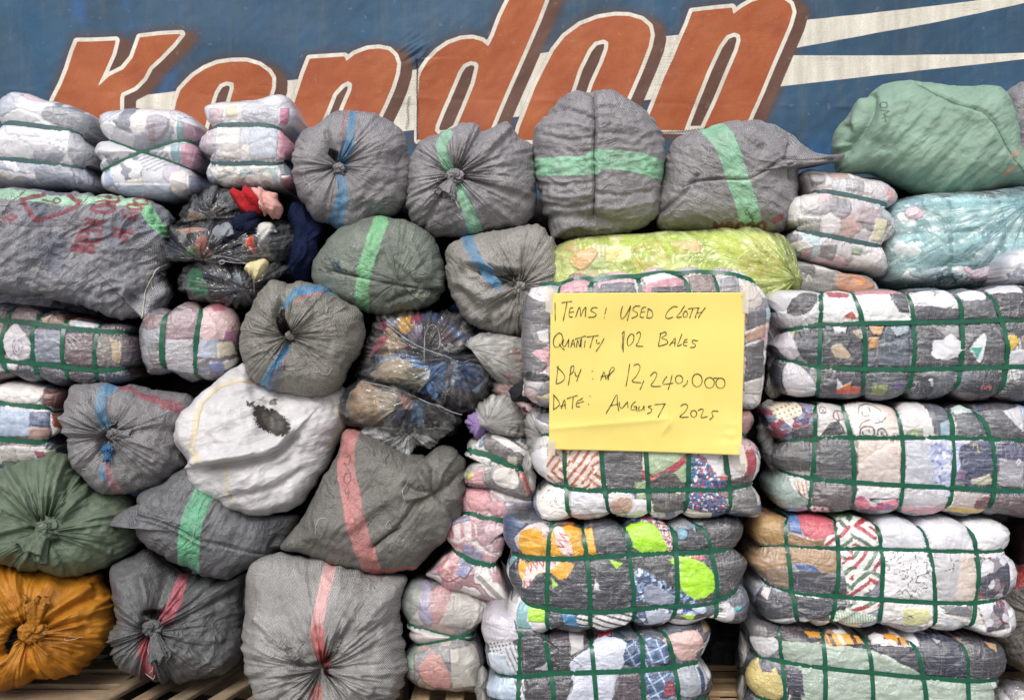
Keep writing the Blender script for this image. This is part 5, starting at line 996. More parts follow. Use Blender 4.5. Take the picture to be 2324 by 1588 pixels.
B3, SB3 = bale("small bale at the left edge with rust and denim cloth between two level straps", c01("-60,1010 60,1000 200,1010 330,1035 420,1060 440,1110 430,1165 440,1230 430,1330 420,1400 425,1440 380,1500 280,1535 120,1550 0,1545 -80,1500"),
  0.50, hs=[c01("-40,1142 0,1145 200,1165 430,1190"), c01("-40,1372 0,1375 200,1395 420,1410")], pal='mix', seed=77, sw=11, lobe=0.035,
  patches=[(c01("0,1010 200,1020 260,1050 230,1140 0,1130"), '#d8d3d0'), (c01("260,1060 420,1070 420,1170 270,1160"), '#6a3a34'), (c01("0,1180 200,1190 190,1360 0,1360"), '#a9b9d4'), (c01("195,1200 320,1200 310,1300 190,1290"), '#46567c'), (c01("190,1300 320,1310 310,1390 190,1380"), '#a8837c'), (c01("320,1210 440,1210 430,1350 330,1330"), '#8c4634'), (c01("320,1290 380,1330 330,1370"), '#e6e2dc'), (c01("90,1420 290,1430 280,1520 110,1520"), '#d5cfd0'), (c01("220,1450 300,1460 270,1510 230,1510"), '#a85a78'), (c01("280,1450 340,1460 330,1520 280,1520"), '#cfd6b8'), (c01("0,1420 90,1420 100,1530 0,1530"), '#b9b4b2')])
# narrow bales seen end-on between the sacks and the middle stack
def grow(o, f): c = (o.min(0)+o.max(0))/2; return c+(o-c)*f
M4, _ = bale("narrow netted bale end with a broad pale green strap left of the notice", grow(np.vstack([cM("390,1010 440,960 540,910 600,885 720,900 850,930 940,970 960,1060"), cM("950,1200 960,1400 900,1420 760,1370 640,1330 500,1310 440,1280 430,1210 470,1130 520,1090 400,1060")]), 1.07),
  0.33, hs=[cM("500,1050 640,1090 740,1130 870,1180 960,1215")], pal='grey', seed=81, sw=18, turn=0.4, cell=(0.07, 0.05), lobe=0.03, patches=[(cM("560,930 700,920 900,1020 870,1150 700,1090 580,1020"), '#6c6668'), (cM("630,910 700,920 930,1050 900,1080 640,940"), '#e4e2e2'), (cM("680,1180 800,1180 850,1260 820,1340 690,1320 640,1260"), '#dcd6d2'), (cM("440,1230 560,1170 570,1310 450,1290"), '#d4a2a8'), (cM("860,1220 900,1210 960,1360 920,1400"), '#e07c70'), (cM("760,1080 830,1090 840,1160 760,1140"), '#c8beb0'), (cM("440,1220 480,1200 490,1240 450,1260"), '#d0d44a')])
M5, _ = bale("bale end with pink plum and patterned layers left of the neon bale", grow(c12("760,340 800,250 850,225 960,235 1100,270 1230,300 1240,340 1150,360 1080,390 1045,430 1050,500 1055,660 1040,740 1050,800 1070,960 980,940 850,890 720,860 640,810 570,770 610,730 650,660 670,630 655,560 670,480 710,400 745,370"), 1.07),
  0.32, hs=[c12("770,370 850,400 950,425 1040,445"), c12("700,630 770,665 870,710 1050,745")], pal='pinks', seed=83, haze=0.3, tint='#d6cdd0', sw=14, turn=0.4, lobe=0.04, cell=(0.07, 0.055),
  patches=[(c12("800,260 860,228 940,250 970,320 940,370 850,370 810,320"), '#c8606c'), (c12("960,330 1040,320 1070,380 1000,410 960,380"), '#bd6474'), (c12("960,240 1230,300 1230,330 1050,320"), '#b5aeae'), (c12("870,460 1040,440 1050,640 1000,660 900,590 860,520"), ('camo', '#9a5a70', ['#c9a6b4', '#7c4258'], 0.035, 0)), (c12("720,470 860,440 870,560 740,560 720,520"), ('stripe', '#d6c2c4', ['#a84a58'], 0.04, 0.1)), (c12("710,545 860,590 850,650 720,600"), '#9c3a48'), (c12("790,580 850,610 840,660 790,640"), '#4c5ca0'), (c12("640,680 740,690 780,770 700,830 630,780"), ('floral', '#a8445c', ['#c9587c', '#d8c0a0'], 0.02, 0)), (c12("770,710 850,740 800,810 740,780"), '#5468b0'), (c12("860,750 960,760 960,860 860,840"), '#dcdadd'), (c12("870,800 960,790 1060,900 1050,950 960,920"), ('stripe', '#e2e0d8', ['#5f6454'], 0.05, 0.8)), (c12("960,760 1040,780 1050,840 980,830"), '#b07078')],
  strokes=[([catmull(c12("705,565 760,575 810,555 880,600 950,650 1045,655"), 5, False)], 7, '#ebe2e2')])
M6, _ = bale("faded pastel bale crossed by two bright green straps near the bottom", c12("370,1000 380,920 440,840 540,810 700,830 900,900 1060,960 1000,1010 940,1050 930,1120 915,1160 925,1240 930,1350 900,1450 890,1530 780,1535 600,1530 480,1490 400,1420 390,1330 430,1260 410,1190 430,1140 385,1100"),
  0.30, xs_=[c12("480,1125 640,1170 750,1195 920,1230"), c12("470,1255 620,1225 780,1190 920,1155")], pal='grey', seed=87, sw=12, turn=0.4, lobe=0.045, p=3.2, cell=(0.10, 0.10), haze=0.25, tint='#b9b5b2', pat=0.1,
  patches=[(c12("500,850 580,860 590,1080 560,1120 500,1040"), '#8e86ac'), (c12("580,900 700,860 740,900 680,1020 600,1100"), '#b37a7e'), (c12("440,850 520,830 500,1000 400,1080 380,980"), '#7e8a84'), (c12("720,900 900,920 880,1140 640,1110"), '#aaa6a0'), (c12("420,1160 510,1140 600,1170 700,1195 620,1215 500,1240 430,1230"), '#c9c2c0'), (c12("400,1280 470,1270 460,1400 400,1400"), '#7aa088'), (c12("460,1300 560,1270 540,1420 480,1480"), '#6f6c72'), (c12("500,1380 600,1290 690,1400 700,1520 560,1500"), '#c0746c'), (c12("700,1260 900,1250 900,1500 720,1520"), '#b3b0a8'), (c12("380,1080 500,1110 480,1140 400,1120"), '#b08c94')])

# ------------------------------------------------------------------ woven sacks
GRN, GRN2, BLU, RED, PNK = '#8fc3a4', '#67ae88', '#5a86a8', '#7d3a44', '#c9757a'
S1, SS1 = sack("grey checked sack with blue stripe and gathered mouth beside the three layered pink bale", cF("672,330 690,295 730,270 775,258 830,262 880,278 915,300 930,340 940,385 936,420 922,460 895,490 850,502 820,525 790,530 745,505 705,485 680,440 668,390"), (770, 381), 0.48,
  bands=[(cF("800,256 795,300 786,345 772,375"), (10, 30), BLU, 0.35), (cF("772,392 778,440 768,480 752,512"), (14, 36), BLU, 0.35)], patches=[(cF("745,330 770,345 768,372 742,350"), '#26272a')], seed=1, pleat=0.022, uvrot=0.2,
  knots=[dict(size=9, seed=1, tuft=(-0.2, -1), tl=1.0, spread=.6)], creases=[(cF("740,300 752,340 766,372"), -0.02, 0.012), (cF("830,360 870,345 915,330"), 0.008, 0.02)], strokes=[([cF("782,258 778,300 775,340")], 3, '#a8686a')])
S2, SS2 = sack("grey checked sack with knotted mouth and split green stripe on the top row", c10("440,1050 470,980 520,910 610,885 700,850 780,810 850,805 900,828 960,830 1020,800 1080,800 1115,845 1160,890 1230,935 1250,1050 1265,1200 1250,1330 1180,1440 1050,1485 900,1505 700,1515 560,1510 500,1440 450,1340 440,1200"), c10("735,1130")[0], 0.47,
  bands=[(c10("690,870 655,950 685,1060 715,1100"), 22, GRN, 0.3), (c10("755,1165 800,1300 840,1400 880,1510"), (16, 34), GRN, 0.3)], seed=2, pleat=0.026, plen=0.13, uvrot=0.6,
  knots=[dict(size=14, seed=2, tuft=(-0.55, -1), tl=2.4, spread=.8)], creases=[(c10("900,835 850,930 770,1080"), -0.02, 0.014), (c10("1060,830 960,940 790,1090"), 0.014, 0.016), (c10("520,1480 600,1330 700,1190"), -0.018, 0.012), (c10("1200,1280 1000,1220 790,1150"), -0.012, 0.02)])
threads(S2, SS2, SS2.fr, [c10("680,1170 660,1210 700,1230 670,1270"), c10("620,1130 640,1165 690,1160"), c10("745,1200 735,1270 765,1330")])
S3, SS3 = sack("tall grey checked sack with an upright centre seam and level green band", c10("1240,900 1250,830 1300,760 1370,690 1450,620 1520,588 1600,602 1680,588 1780,605 1880,660 1950,720 2000,780 2050,860 2075,950 2070,1060 2060,1180 2050,1300 2040,1380 1980,1440 1850,1490 1700,1510 1550,1525 1430,1530 1370,1500 1310,1420 1280,1300 1260,1150 1245,1020"), c10("1640,1060")[0], 0.46, D=0.21,
  bands=[(c10("1225,1068 1350,1066 1500,1064 1624,1060"), 40, GRN, 0.3), (c10("1634,1022 1800,1028 1950,1054 2085,1096"), 41, GRN, 0.3)], strokes=[([c10("1622,600 1632,800 1624,1000 1632,1200 1620,1390")], 2.6, '#2c2b2a')], pleat=0, dim=0.0, seed=3, wr=0.011, wang=0.03, big=0.014, p=2.9, uvrot=0.0,
  creases=[(c10("1622,600 1632,800 1624,1000 1632,1200 1620,1390"), -0.016, 0.008), (c10("1300,1420 1450,1380 1620,1400 1800,1440"), -0.02, 0.02), (c10("1380,1490 1500,1440 1640,1470"), 0.014, 0.014)]
  +[(c10(q), am, 0.009) for q, am in (("1320,720 1450,700 1620,760", -0.012), ("1290,800 1450,790 1620,830", 0.008), ("1300,860 1480,900 1620,880", -0.008), ("1640,700 1760,690 1900,740", -0.010), ("1640,780 1800,800 1980,850", 0.007), ("1640,860 1800,860 1960,900", -0.007), ("1300,1240 1450,1260 1620,1240", 0.008), ("1300,1310 1450,1330 1620,1300", -0.010), ("1640,1240 1800,1250 2000,1230", -0.008), ("1640,1320 1800,1330 2000,1290", 0.008), ("1290,1180 1450,1190 1620,1170", -0.007))])
S4, SS4 = sack("grey checked sack with slanting green stripe and a pointed ear at its right corner", cF("1492,480 1500,420 1515,350 1540,312 1600,292 1650,283 1700,275 1750,280 1790,298 1820,325 1850,346 1882,354 1914,349 1905,364 1882,371 1845,371 1818,384 1812,430 1795,485 1765,525 1650,529 1540,527 1495,520"), (1655, 400), 0.46, outsmooth=4,
  bands=[(cF("1605,280 1640,318 1660,365 1674,410 1692,460 1712,532"), 45, GRN, 0.3)], strokes=[([cF("1552,424 1578,412 1642,407 1695,408 1737,387 1783,358 1826,362 1890,360")], 3.2, '#3c3a39'), ([c20("325,1430 325,1475"), c20("325,1430 350,1470 375,1430 375,1475"), catmull(c20("400,1450 420,1430 440,1450 420,1478"), 5), catmull(c20("470,1450 492,1428 515,1450 492,1478"), 5), catmull(c20("535,1450 558,1428 580,1450 558,1478"), 5), catmull(c20("600,1440 625,1420 650,1440 630,1470"), 5)], 8, '#7c4444'),
   ([c20("515,1350 530,1345 545,1365 525,1372 515,1350"), c20("545,1375 560,1370 548,1395 575,1378"), c20("580,1395 560,1395 570,1410 558,1415 580,1420")], 2.0, '#20302c'), ([c20("700,1400 745,1370"), c20("705,1410 745,1390")], 9, '#8c5054')], pleat=0, dim=0, seed=4, wr=0.007, wang=-0.5, p=2.7, uvrot=0.1,
  creases=[(cF("1552,424 1578,412 1642,407 1695,408 1737,387 1783,358 1826,362 1890,360"), -0.012, 0.007), (cF("1800,330 1790,360 1800,400"), -0.02, 0.012), (cF("1500,500 1540,460 1560,425"), 0.016, 0.012), (cF("1505,480 1560,435 1580,400"), -0.018, 0.010)], steps=[(cF("1826,362 1737,387 1695,408 1642,407 1552,424"), 0.010, 0.03)])
S5, SS5 = sack("big plain green sack at the top right corner with a stitched seam", np.vstack([c20("1090,880 1110,800 1180,740 1250,670 1340,600 1430,540 1530,515 1640,520 1770,530 1900,555 2000,550 2120,545 2190,575 2240,630 2270,720 2290,830 2315,950 2360,1060 2370,1130 2290,1180 2100,1230 1900,1270 1700,1260 1560,1210 1450,1150 1300,1110 1150,1100 1100,1030")]), c20("1720,880")[0], 0.52, D=0.24, base='#86a392', wv=0.15, mat=M_SHEET, name="green_sack",
  strokes=[([c20("1640,525 1760,600 1900,680 2030,720 2110,800 2180,920 2260,1030 2330,1110")], 3.0, '#4a6454'), ([catmull(c20("1410,680 1440,672 1440,700 1410,705"), 5), c20("1405,720 1450,725 1415,745 1440,760"), c20("1405,770 1425,755 1420,790")], 2.2, '#33504c'), ([c20("2240,1000 2290,950"), c20("2190,1120 2250,1070"), c20("2120,1220 2200,1170")], 8, '#b98f7c')], pleat=0, dim=0, seed=5, wr=0.004, wang=0.62, big=0.016, turn=0.6, group="plain coloured sacks",
  creases=[(c20(q), am, 0.012) for q, am in (("1400,1080 1600,900 1780,690", 0.007), ("1450,1110 1650,930 1830,720", -0.006), ("1560,1150 1760,960 1930,760", 0.006), ("1620,1190 1830,980 1980,800", -0.006), ("1780,1220 1940,1060 2080,880", 0.006), ("1480,900 1600,760 1680,620", 0.005), ("1400,960 1520,800 1600,640", -0.006), ("1880,1230 2040,1090 2160,960", -0.006), ("1500,620 1440,760 1380,880", 0.006))]+[(c20("1640,525 1760,600 1900,680 2030,720 2110,800 2180,920 2260,1030"), -0.010, 0.008), (c20("1360,610 1340,700 1260,850 1170,960"), -0.030, 0.014), (c20("1420,640 1400,760 1300,940 1180,1080"), 0.022, 0.022), (c20("1310,640 1240,740 1200,850 1150,930"), 0.02, 0.016), (c20("1150,800 1200,820 1180,900"), -0.02, 0.014), (c20("1500,1100 1700,900 1900,720"), 0.010, 0.03), (c20("1350,1060 1560,860 1700,640"), -0.010, 0.03), (c20("1700,1200 1900,1000 2040,800"), -0.008, 0.03)])
S5b, _ = sack("grey sack mostly hidden behind the big green sack at the right edge", cF("2270,250 2290,205 2330,186 2400,200 2440,330 2380,430 2290,430 2262,340"), (2350, 310), 0.75, pleat=0, dim=0, seed=6)
L1, SL1 = sack("large limp grey sack with maroon lettering and pale green edge at the left", np.vstack([cF("-60,480 -40,440 0,428 60,428 150,435 230,445 320,455 370,472 398,500 388,560 376,600"), cL("1790,1150 1760,1250 1720,1330 1690,1430 1660,1588 1580,1530 1500,1440 1300,1440 1100,1390 900,1330 650,1270 400,1240 200,1220 0,1190 -250,1180")]), (190, 570), 0.42, D=0.19, p=3.2, outsmooth=4, turn=0.7,
  patches=[(cL("-200,90 0,85 150,95 480,135 520,240 760,260 0,195 -200,190"), '#a3c9af'), (cL("620,140 800,160 900,260 800,250 760,258 690,190"), '#9cc4aa'), (cL("860,160 1360,180 1500,220 1560,270 1400,300 1300,275 860,255"), '#a0c8ae'), (cL("1480,290 1560,270 1680,430 1740,540 1690,610 1600,540 1510,430 1460,350"), '#86c898'), (cL("440,150 640,150 740,240 700,250 500,225 300,200"), '#a3c9af'),
   ],
  strokes=[([cL("440,140 230,200 310,330 390,430 560,370 790,280 830,220 700,150")], 10, '#7f4450'), ([cL("440,205 560,215"), catmull(cL("560,170 610,180 590,220 540,215"), 5)], 4, '#6f5a54'), ([catmull(cL("490,270 530,300 550,260"), 5, False)], 4, '#7c6a68'),
   ([cL("1010,200 1200,200 1230,225 1190,250 990,245")], 5.5, '#8a3f44'), ([catmull(cL("960,300 1100,280 1190,290 1160,340 1030,350 960,320"), 4)], 8, '#7f4450'), ([cL("905,415 1090,450 900,465 1060,480")], 6.5, '#7f4450'), ([cL("850,520 1060,540 1050,620 1030,630"), cL("850,520 830,600 920,600 930,540"), cL("800,640 1030,650"), cL("820,590 800,640")], 8, '#7f4450'), ([cL("770,690 980,695 985,755 760,735 770,690"), cL("870,695 860,750"), cL("770,720 970,730")], 8, '#7f4450'),
   ([catmull(cL("1370,210 1480,210 1510,260 1400,250"), 5), catmull(cL("1330,260 1440,275 1460,320 1340,300"), 5)], 5, '#8a4a44'), ([cL("1280,330 1300,390 1350,400 1370,350 1420,360 1410,430")], 7, '#7f4450'), ([cL("1200,510 1380,560"), cL("1380,510 1180,590"), cL("1180,590 1330,600 1280,660")], 7.5, '#7f4450'), ([cL("60,420 120,360 190,390 150,430 60,420")], 8, '#7a5058'), ([cL("240,110 100,260 0,460"), cL("920,160 800,330 690,470"), cL("0,440 300,490 690,480")], 2.2, '#655658')],
  pleat=0, dim=0, seed=7, wr=0.014, wang=0.62, big=0.02, base='#85868c', noise2='#5c6376', uvrot=0.75,
  creases=[(cL("150,980 500,820 800,560"), -0.020, 0.03), (cL("180,950 450,830 700,640"), 0.014, 0.03), (cL("600,1080 900,900 1200,700"), 0.012, 0.04), (cL("1500,300 1560,500 1640,720 1690,850"), 0.016, 0.03), (cL("1480,480 1460,700 1500,900"), -0.012, 0.03), (cL("1300,1300 1500,1180 1680,1000"), -0.016, 0.03), (cL("1520,1400 1600,1250 1700,1150"), 0.018, 0.02), (cL("1380,1240 1420,1290"), -0.03, 0.02), (cL("250,1200 300,1000 350,900"), -0.012, 0.02)])
threads(L1, SL1, SL1.fr, [cL("1620,930 1600,1000 1540,1150 1490,1350 1465,1440"), cL("1640,900 1620,940 1680,860"), cL("1600,1000 1590,1080 1610,1150"), cL("1660,960 1700,980 1720,1000")], 0.0017)
S6, SS6 = sack("green tinged grey sack with a bright green stripe tucked under the blue striped one", cF("706,620 712,580 735,540 780,512 830,498 870,495 930,508 975,532 1002,570 1006,620 1002,660 982,690 932,712 870,722 820,708 760,688 720,660"), (905, 640), 0.45, base='#6f776f',
  bands=[(c11("262,-10 205,150 150,330 125,560"), 31, '#7bb588', 0.3)], strokes=[([cF("735,612 830,632 880,643 950,655 990,658")], 2.6, '#31332f'), ([c01("2040,240 2140,270 2220,300"), c01("2030,290 2120,320"), c01("2060,215 2100,225"), c01("2150,310 2300,335")], 3.2, '#1c1e1e')], patches=[(c01("2100,240 2170,230 2180,310 2120,300"), '#3c5058')], pleat=0.008, dim=0.0, pk=4, seed=8, wr=0.006, wang=0.9,
  creases=[(cF("735,612 830,632 880,643 950,655 990,658"), -0.010, 0.008), (cF("990,658 940,640 900,600"), -0.010, 0.012), (cF("992,662 930,670 880,690"), -0.012, 0.012), (cF("995,655 960,610 940,560"), 0.008, 0.014)])
S7, SS7 = sack("brownish grey sack with a blue stripe sunk into its puckered side", c11("660,240 690,160 760,110 900,75 1050,50 1200,10 1280,0 1340,60 1380,120 1400,200 1390,300 1380,360 1350,480 1290,600 1170,690 1050,710 930,700 830,650 750,560 700,450 670,340"), c11("1150,400")[0], 0.40, base='#8d8a86',
  bands=[(c11("820,85 850,170 900,260 950,330 1010,390"), (26, 20), BLU, 0.35)], patches=[(c11("840,290 930,310 1000,330 1140,320 1120,350 1010,400 960,360"), '#2b2a2a'), (c11("880,280 980,270 970,310 900,300"), '#5f93bc'), (c11("920,310 990,340 1010,400 960,390"), '#28507a')], seed=9, pleat=0.02, plen=0.14, uvrot=0.5, dim=0.05,
  creases=[(c11("850,290 980,320 1150,310"), -0.028, 0.014), (c11("800,240 950,255 1150,300"), 0.02, 0.014), (c11("780,380 950,470 1120,440"), 0.016, 0.02), (c11("940,650 960,580 1050,500"), -0.022, 0.014), (c11("760,430 880,560 1100,480"), -0.014, 0.02), (c11("1230,60 1200,200 1170,360"), -0.012, 0.02)], knots=[dict(size=9, seed=5, tuft=(-0.5, -0.6), tl=1.2, spread=.6)])
S8, SS8 = sack("round grey checked sack with black gash and blue stripe resting on the torn white sack", c01("1540,780 1560,640 1600,540 1650,450 1700,390 1740,350 1800,360 1850,385 1960,385 2060,420 2140,470 2240,520 2310,590 2335,700 2315,800 2270,900 2210,980 2140,1040 2060,1080 1950,1102 1850,1098 1760,1080 1680,1040 1610,980 1570,900"), c01("1860,715")[0], 0.30, base='#7f7d77',
  bands=[(c01("2080,430 1960,435 1880,470 1830,530"), (30, 15), BLU, 0.35), (c01("1835,790 1790,880 1730,980 1680,1075"), (14, 36), BLU, 0.35)], patches=[(c01("1800,540 1840,530 1830,600 1870,690 1850,740 1790,690 1765,600"), '#191918')], strokes=[([c01("2080,455 1980,465 1890,510")], 4, '#b06a60'), ([c01("1850,840 1760,960 1720,1060")], 3, '#b06a60')], seed=10, pleat=0.02, plen=0.10, uvrot=0.45, dim=0.045,
  creases=[(c01("1800,520 1780,600 1830,690"), -0.035, 0.014), (c01("1840,520 1850,600 1880,690"), 0.02, 0.012), (c01("1880,470 1960,560 1900,690"), 0.014, 0.02), (c01("1800,860 1830,800 1860,740"), -0.018, 0.012)], knots=[dict(size=8, seed=6, tuft=(0.3, 0.3), tl=1.0, spread=.5)])
S9, SS9 = sack("grey checked sack with a broad knot and blue stripe beside the small rust cloth bale", np.vstack([c01("430,1400 435,1250 440,1130 480,1060 560,1045 700,1040 850,1030 1000,1040 1140,1070 1230,1090 1245,1150 1225,1300 1195,1450 1180,1560"), cF("413,1060 372,1087 337,1103 301,1114 269,1117 230,1107 191,1085 163,1053 152,1010")]), c01("730,1345")[0], 0.36, base='#7c7b7e',
  bands=[(c01("710,1045 660,1110 648,1200 680,1280"), 21, '#628eae', 0.35), (c01("680,1420 685,1480 660,1600"), 14, BLU, 0.35), (c02("680,40 700,150 760,270"), (10, 20), '#a9838c', 0.6)], patches=[(c01("690,1270 760,1260 750,1310 700,1310"), '#1d1d1e'), (c02("690,150 720,200 740,235 700,220"), '#42749c')],
  strokes=[([c01("880,1075 1000,1110"), c01("900,1095 1010,1140 1100,1130"), c01("1010,1120 1080,1170 1150,1150"), c01("1040,1170 1160,1190"), c01("760,1045 840,1060"), c01("1100,1180 1150,1210")], 10, '#8a525c')], seed=11, pleat=0.026, plen=0.13, uvrot=0.55, dim=0.05,
  creases=[(c01("640,1320 560,1290 450,1260"), 0.014, 0.02), (c01("800,1340 1000,1320 1180,1330"), -0.012, 0.014), (c01("650,1500 640,1400 680,1360"), -0.02, 0.012), (c01("820,1370 960,1420 1080,1500"), 0.012, 0.016)], knots=[dict(size=11, seed=7, tuft=(1, 0.0), tl=2.6, spread=.35), dict(at=c01("690,1450")[0], size=9, col='#2f5f8c', seed=8, tuft=(0.0, -1), tl=2.0, spread=.4, name="blue_twist")])
_h = catmull(c01("1632,1235 1630,1190 1645,1165 1700,1168 1770,1190 1830,1240 1850,1290 1835,1345 1800,1352 1740,1335 1690,1312 1650,1275"), 5); _c = _h.mean(0)
rs = random.Random(21); HOLE = np.array([_c+(p-_c)*(1.06+rs.uniform(-0.07, 0.07)) for p in _h])
W1, SW1 = sack("white torn sack with a round frayed hole showing dark cloth", cF("552,826 578,850 620,865 680,872 760,872 786,884 793,910 788,950 768,1000 745,1050 715,1100 690,1135 660,1153 600,1167 530,1155 480,1130 440,1100 418,1066 428,1048 410,1022 404,992 418,965 440,935 480,890 520,845"), (600, 1010), 0.37, D=0.22, base='#c9c7ca', wv=0.1, mat=M_WHITE, name="white_sack", group="plain coloured sacks",
  patches=[(c01("1585,1130 1600,1150 1640,1135 1625,1160 1650,1180 1610,1175 1590,1165"), '#4a4643'), (c01("1720,1140 1745,1118 1790,1108 1770,1130 1780,1148 1740,1150"), '#6a655f'), (HOLE, '#3b3836'), (c01("1680,1200 1740,1215 1760,1290 1720,1300 1690,1260"), '#57524c'), (c01("1780,1250 1820,1270 1815,1330 1790,1310"), '#4d4944'), (c02("1465,230 1480,220 1490,290 1470,290"), '#3a3836')],
  strokes=[([c01("1620,1000 1500,1020 1380,1080 1310,1180 1280,1300 1250,1430 1350,1545")], 9, '#cfc3a4'), ([c01("1440,1540"), ][0:0] or [np.vstack([c01("1440,1530"), c02("1440,60 1455,160 1470,240 1480,300")])], 7, '#cdc2a6'), ([c01("2090,1080 2150,1150 2170,1300 2100,1420")], 6, '#d2c8b0'), ([c01("1600,1000 1500,1030 1400,1085 1330,1180 1300,1300")], 1.6, '#b09a6c')], pleat=0, dim=0, seed=12, wr=0.008, wang=0.35, big=0.022, mottled=0.05,
  dents=[(c01("1745,1255")[0], -0.045, 44), (c01("1500,1180")[0], 0.03, 110)],
  creases=[(c01("1620,1000 1500,1020 1380,1080 1310,1180 1280,1300 1250,1430"), -0.010, 0.008), (c01("1880,1360 1760,1470 1560,1520 1300,1560"), -0.055, 0.018), (c01("1860,1330 1740,1440 1540,1480 1290,1520"), 0.03, 0.022), (c01("1640,1300 1500,1400 1380,1480"), 0.014, 0.03), (c01("1560,1300 1480,1380"), -0.012, 0.03), (c01("1900,1430 1840,1520 1700,1588"), -0.014, 0.02), (c02("1480,220 1700,160 1900,60"), 0.014, 0.03), (c02("1560,260 1750,230 1930,130"), -0.012, 0.016), (c02("1500,300 1700,330 1850,280"), 0.010, 0.02), (c02("1640,120 1800,90 1950,0"), -0.010, 0.018), (c01("1500,910 1580,960 1620,1060"), -0.012, 0.02), (c01("1980,1150 1900,1300 1960,1420"), 0.014, 0.03), (c01("1220,1250 1190,1350 1230,1430"), 0.02, 0.03)],
  steps=[(c01("1290,1545 1520,1500 1760,1450 1880,1340"), 0.032, 0.05)])
rs = random.Random(3); fl = []
hole = catmull(c01("1632,1235 1630,1190 1645,1165 1700,1168 1770,1190 1830,1240 1850,1290 1835,1345 1800,1352 1740,1335 1690,1312 1650,1275"), 5); hc = hole.mean(0)
for i in range(34):
    p = HOLE[rs.randrange(len(HOLE))]; d = unit(hc-p); n = np.array([-d[1], d[0]]); L = rs.uniform(3, 10)
    fl.append(np.array([p-d*4, p+d*L*0.3+n*rs.uniform(-2, 2), p+d*L*0.6+n*rs.uniform(-4, 4)]))
for i in range(14):
    p = c01(np.array([[rs.uniform(1640, 1800), rs.uniform(1110, 1165)]]))[0]; fl.append(np.array([p, p+[rs.uniform(-8, 8), rs.uniform(-3, 5)], p+[rs.uniform(-14, 14), rs.uniform(-6, 8)]]))
threads(W1, SW1, SW1.fr, fl, 0.0008, M_THREAD, "frayed_threads", 0.004)
S10, SS10 = sack("large dark grey sack with a broad coral red stripe below the clear bagged clothes", np.vstack([cF("770,975 800,962 850,985 910,1015 960,1032 1000,1012 1035,1022 1060,1050 1058,1120 1042,1170 1012,1220 972,1265 943,1295 900,1303 850,1301 800,1291 740,1271 690,1256 650,1249 640,1237 660,1200 700,1150 732,1090 758,1030")]), (900, 1130), 0.30, base='#6b6965', D=0.21,
  bands=[(cF("792,955 783,1010 784,1060 796,1120 808,1180 822,1230 836,1268 846,1306"), 40, '#b57a78', 0.5), (cF("840,1296 890,1300 945,1298"), 9, '#b96058', 0.5)], strokes=[([c12("390,480 300,540 210,610")], 5, '#191817'), ([catmull(c12("20,30 60,20 50,80 20,70 60,130 30,140"), 5, False), catmull(c12("30,150 70,140 60,200 30,190"), 5), c12("30,240 40,270 60,250 50,300")], 1.8, '#5e3834'), ([catmull(c02("2050,90 2090,80 2080,130 2050,120"), 5), catmull(c02("2120,150 2160,160 2140,210 2110,190"), 5), c02("2090,200 2110,260 2140,290"), catmull(c02("2040,170 2080,190 2060,230"), 5, False)], 1.5, '#33312f')], pleat=0, dim=0, seed=13, wr=0.007, wang=1.0, big=0.02, uvrot=0.35,
  creases=[(c12("600,275 540,200 500,140"), 0.014, 0.014), (c12("620,270 480,250 420,210"), -0.014, 0.012), (c12("620,280 500,330 380,480 220,610"), -0.020, 0.013), (c12("610,300 660,400 640,560"), 0.012, 0.02), (c12("640,260 720,200 800,120"), -0.014, 0.014), (c12("640,280 720,300 790,250"), 0.012, 0.014), (c12("620,255 640,150 700,60"), 0.014, 0.014), (c12("600,250 600,120 560,20"), -0.016, 0.014), (c12("590,265 500,290 430,300"), 0.012, 0.01), (c12("640,300 700,380 720,450"), -0.010, 0.014), (cF("800,1180 840,1150 900,1120"), 0.014, 0.03), (cF("720,1180 770,1200 810,1180"), 0.012, 0.03), (cF("660,1235 720,1240 800,1275"), -0.012, 0.02)], dents=[(cF("991,1119")[0], -0.03, 16)])
G1, SG1 = sack("olive green sheeting sack with a knotted mouth at the left edge", cF("-60,1080 0,1058 60,1050 130,1038 158,1045 175,1075 215,1105 285,1118 302,1150 316,1200 311,1235 282,1270 232,1295 160,1308 100,1302 40,1287 0,1274 -60,1250 -80,1160"), (113, 1199), 0.36, D=0.23, base='#616f5e', mottled=0.14, noise2='#4c5847', wv=0.05, mat=M_SHEET, name="green_sack", group="plain coloured sacks", seed=14, pleat=0.030, plen=0.15, pk=4.0, dim=0.06,
  creases=[(c02("240,430 130,250 30,110"), 0.026, 0.013), (c02("230,440 80,300 0,250"), -0.02, 0.014), (c02("390,440 470,320 560,220"), 0.026, 0.014), (c02("370,430 420,300 440,200"), -0.02, 0.014), (c02("390,490 600,420 820,400"), 0.016, 0.012), (c02("380,530 560,580 700,650"), 0.016, 0.014), (c02("330,560 390,650 430,770"), -0.016, 0.014), (c02("260,470 130,480 0,520"), 0.020, 0.012)],
  knots=[dict(size=20, seed=3, tuft=(-0.8, -1), tl=2.3, spread=1.1), dict(at=c02("310,480")[0], size=13, col='#8c8f86', seed=13, tuft=(0.5, 0.5), tl=1.0, spread=.8, name="pale_twist")])
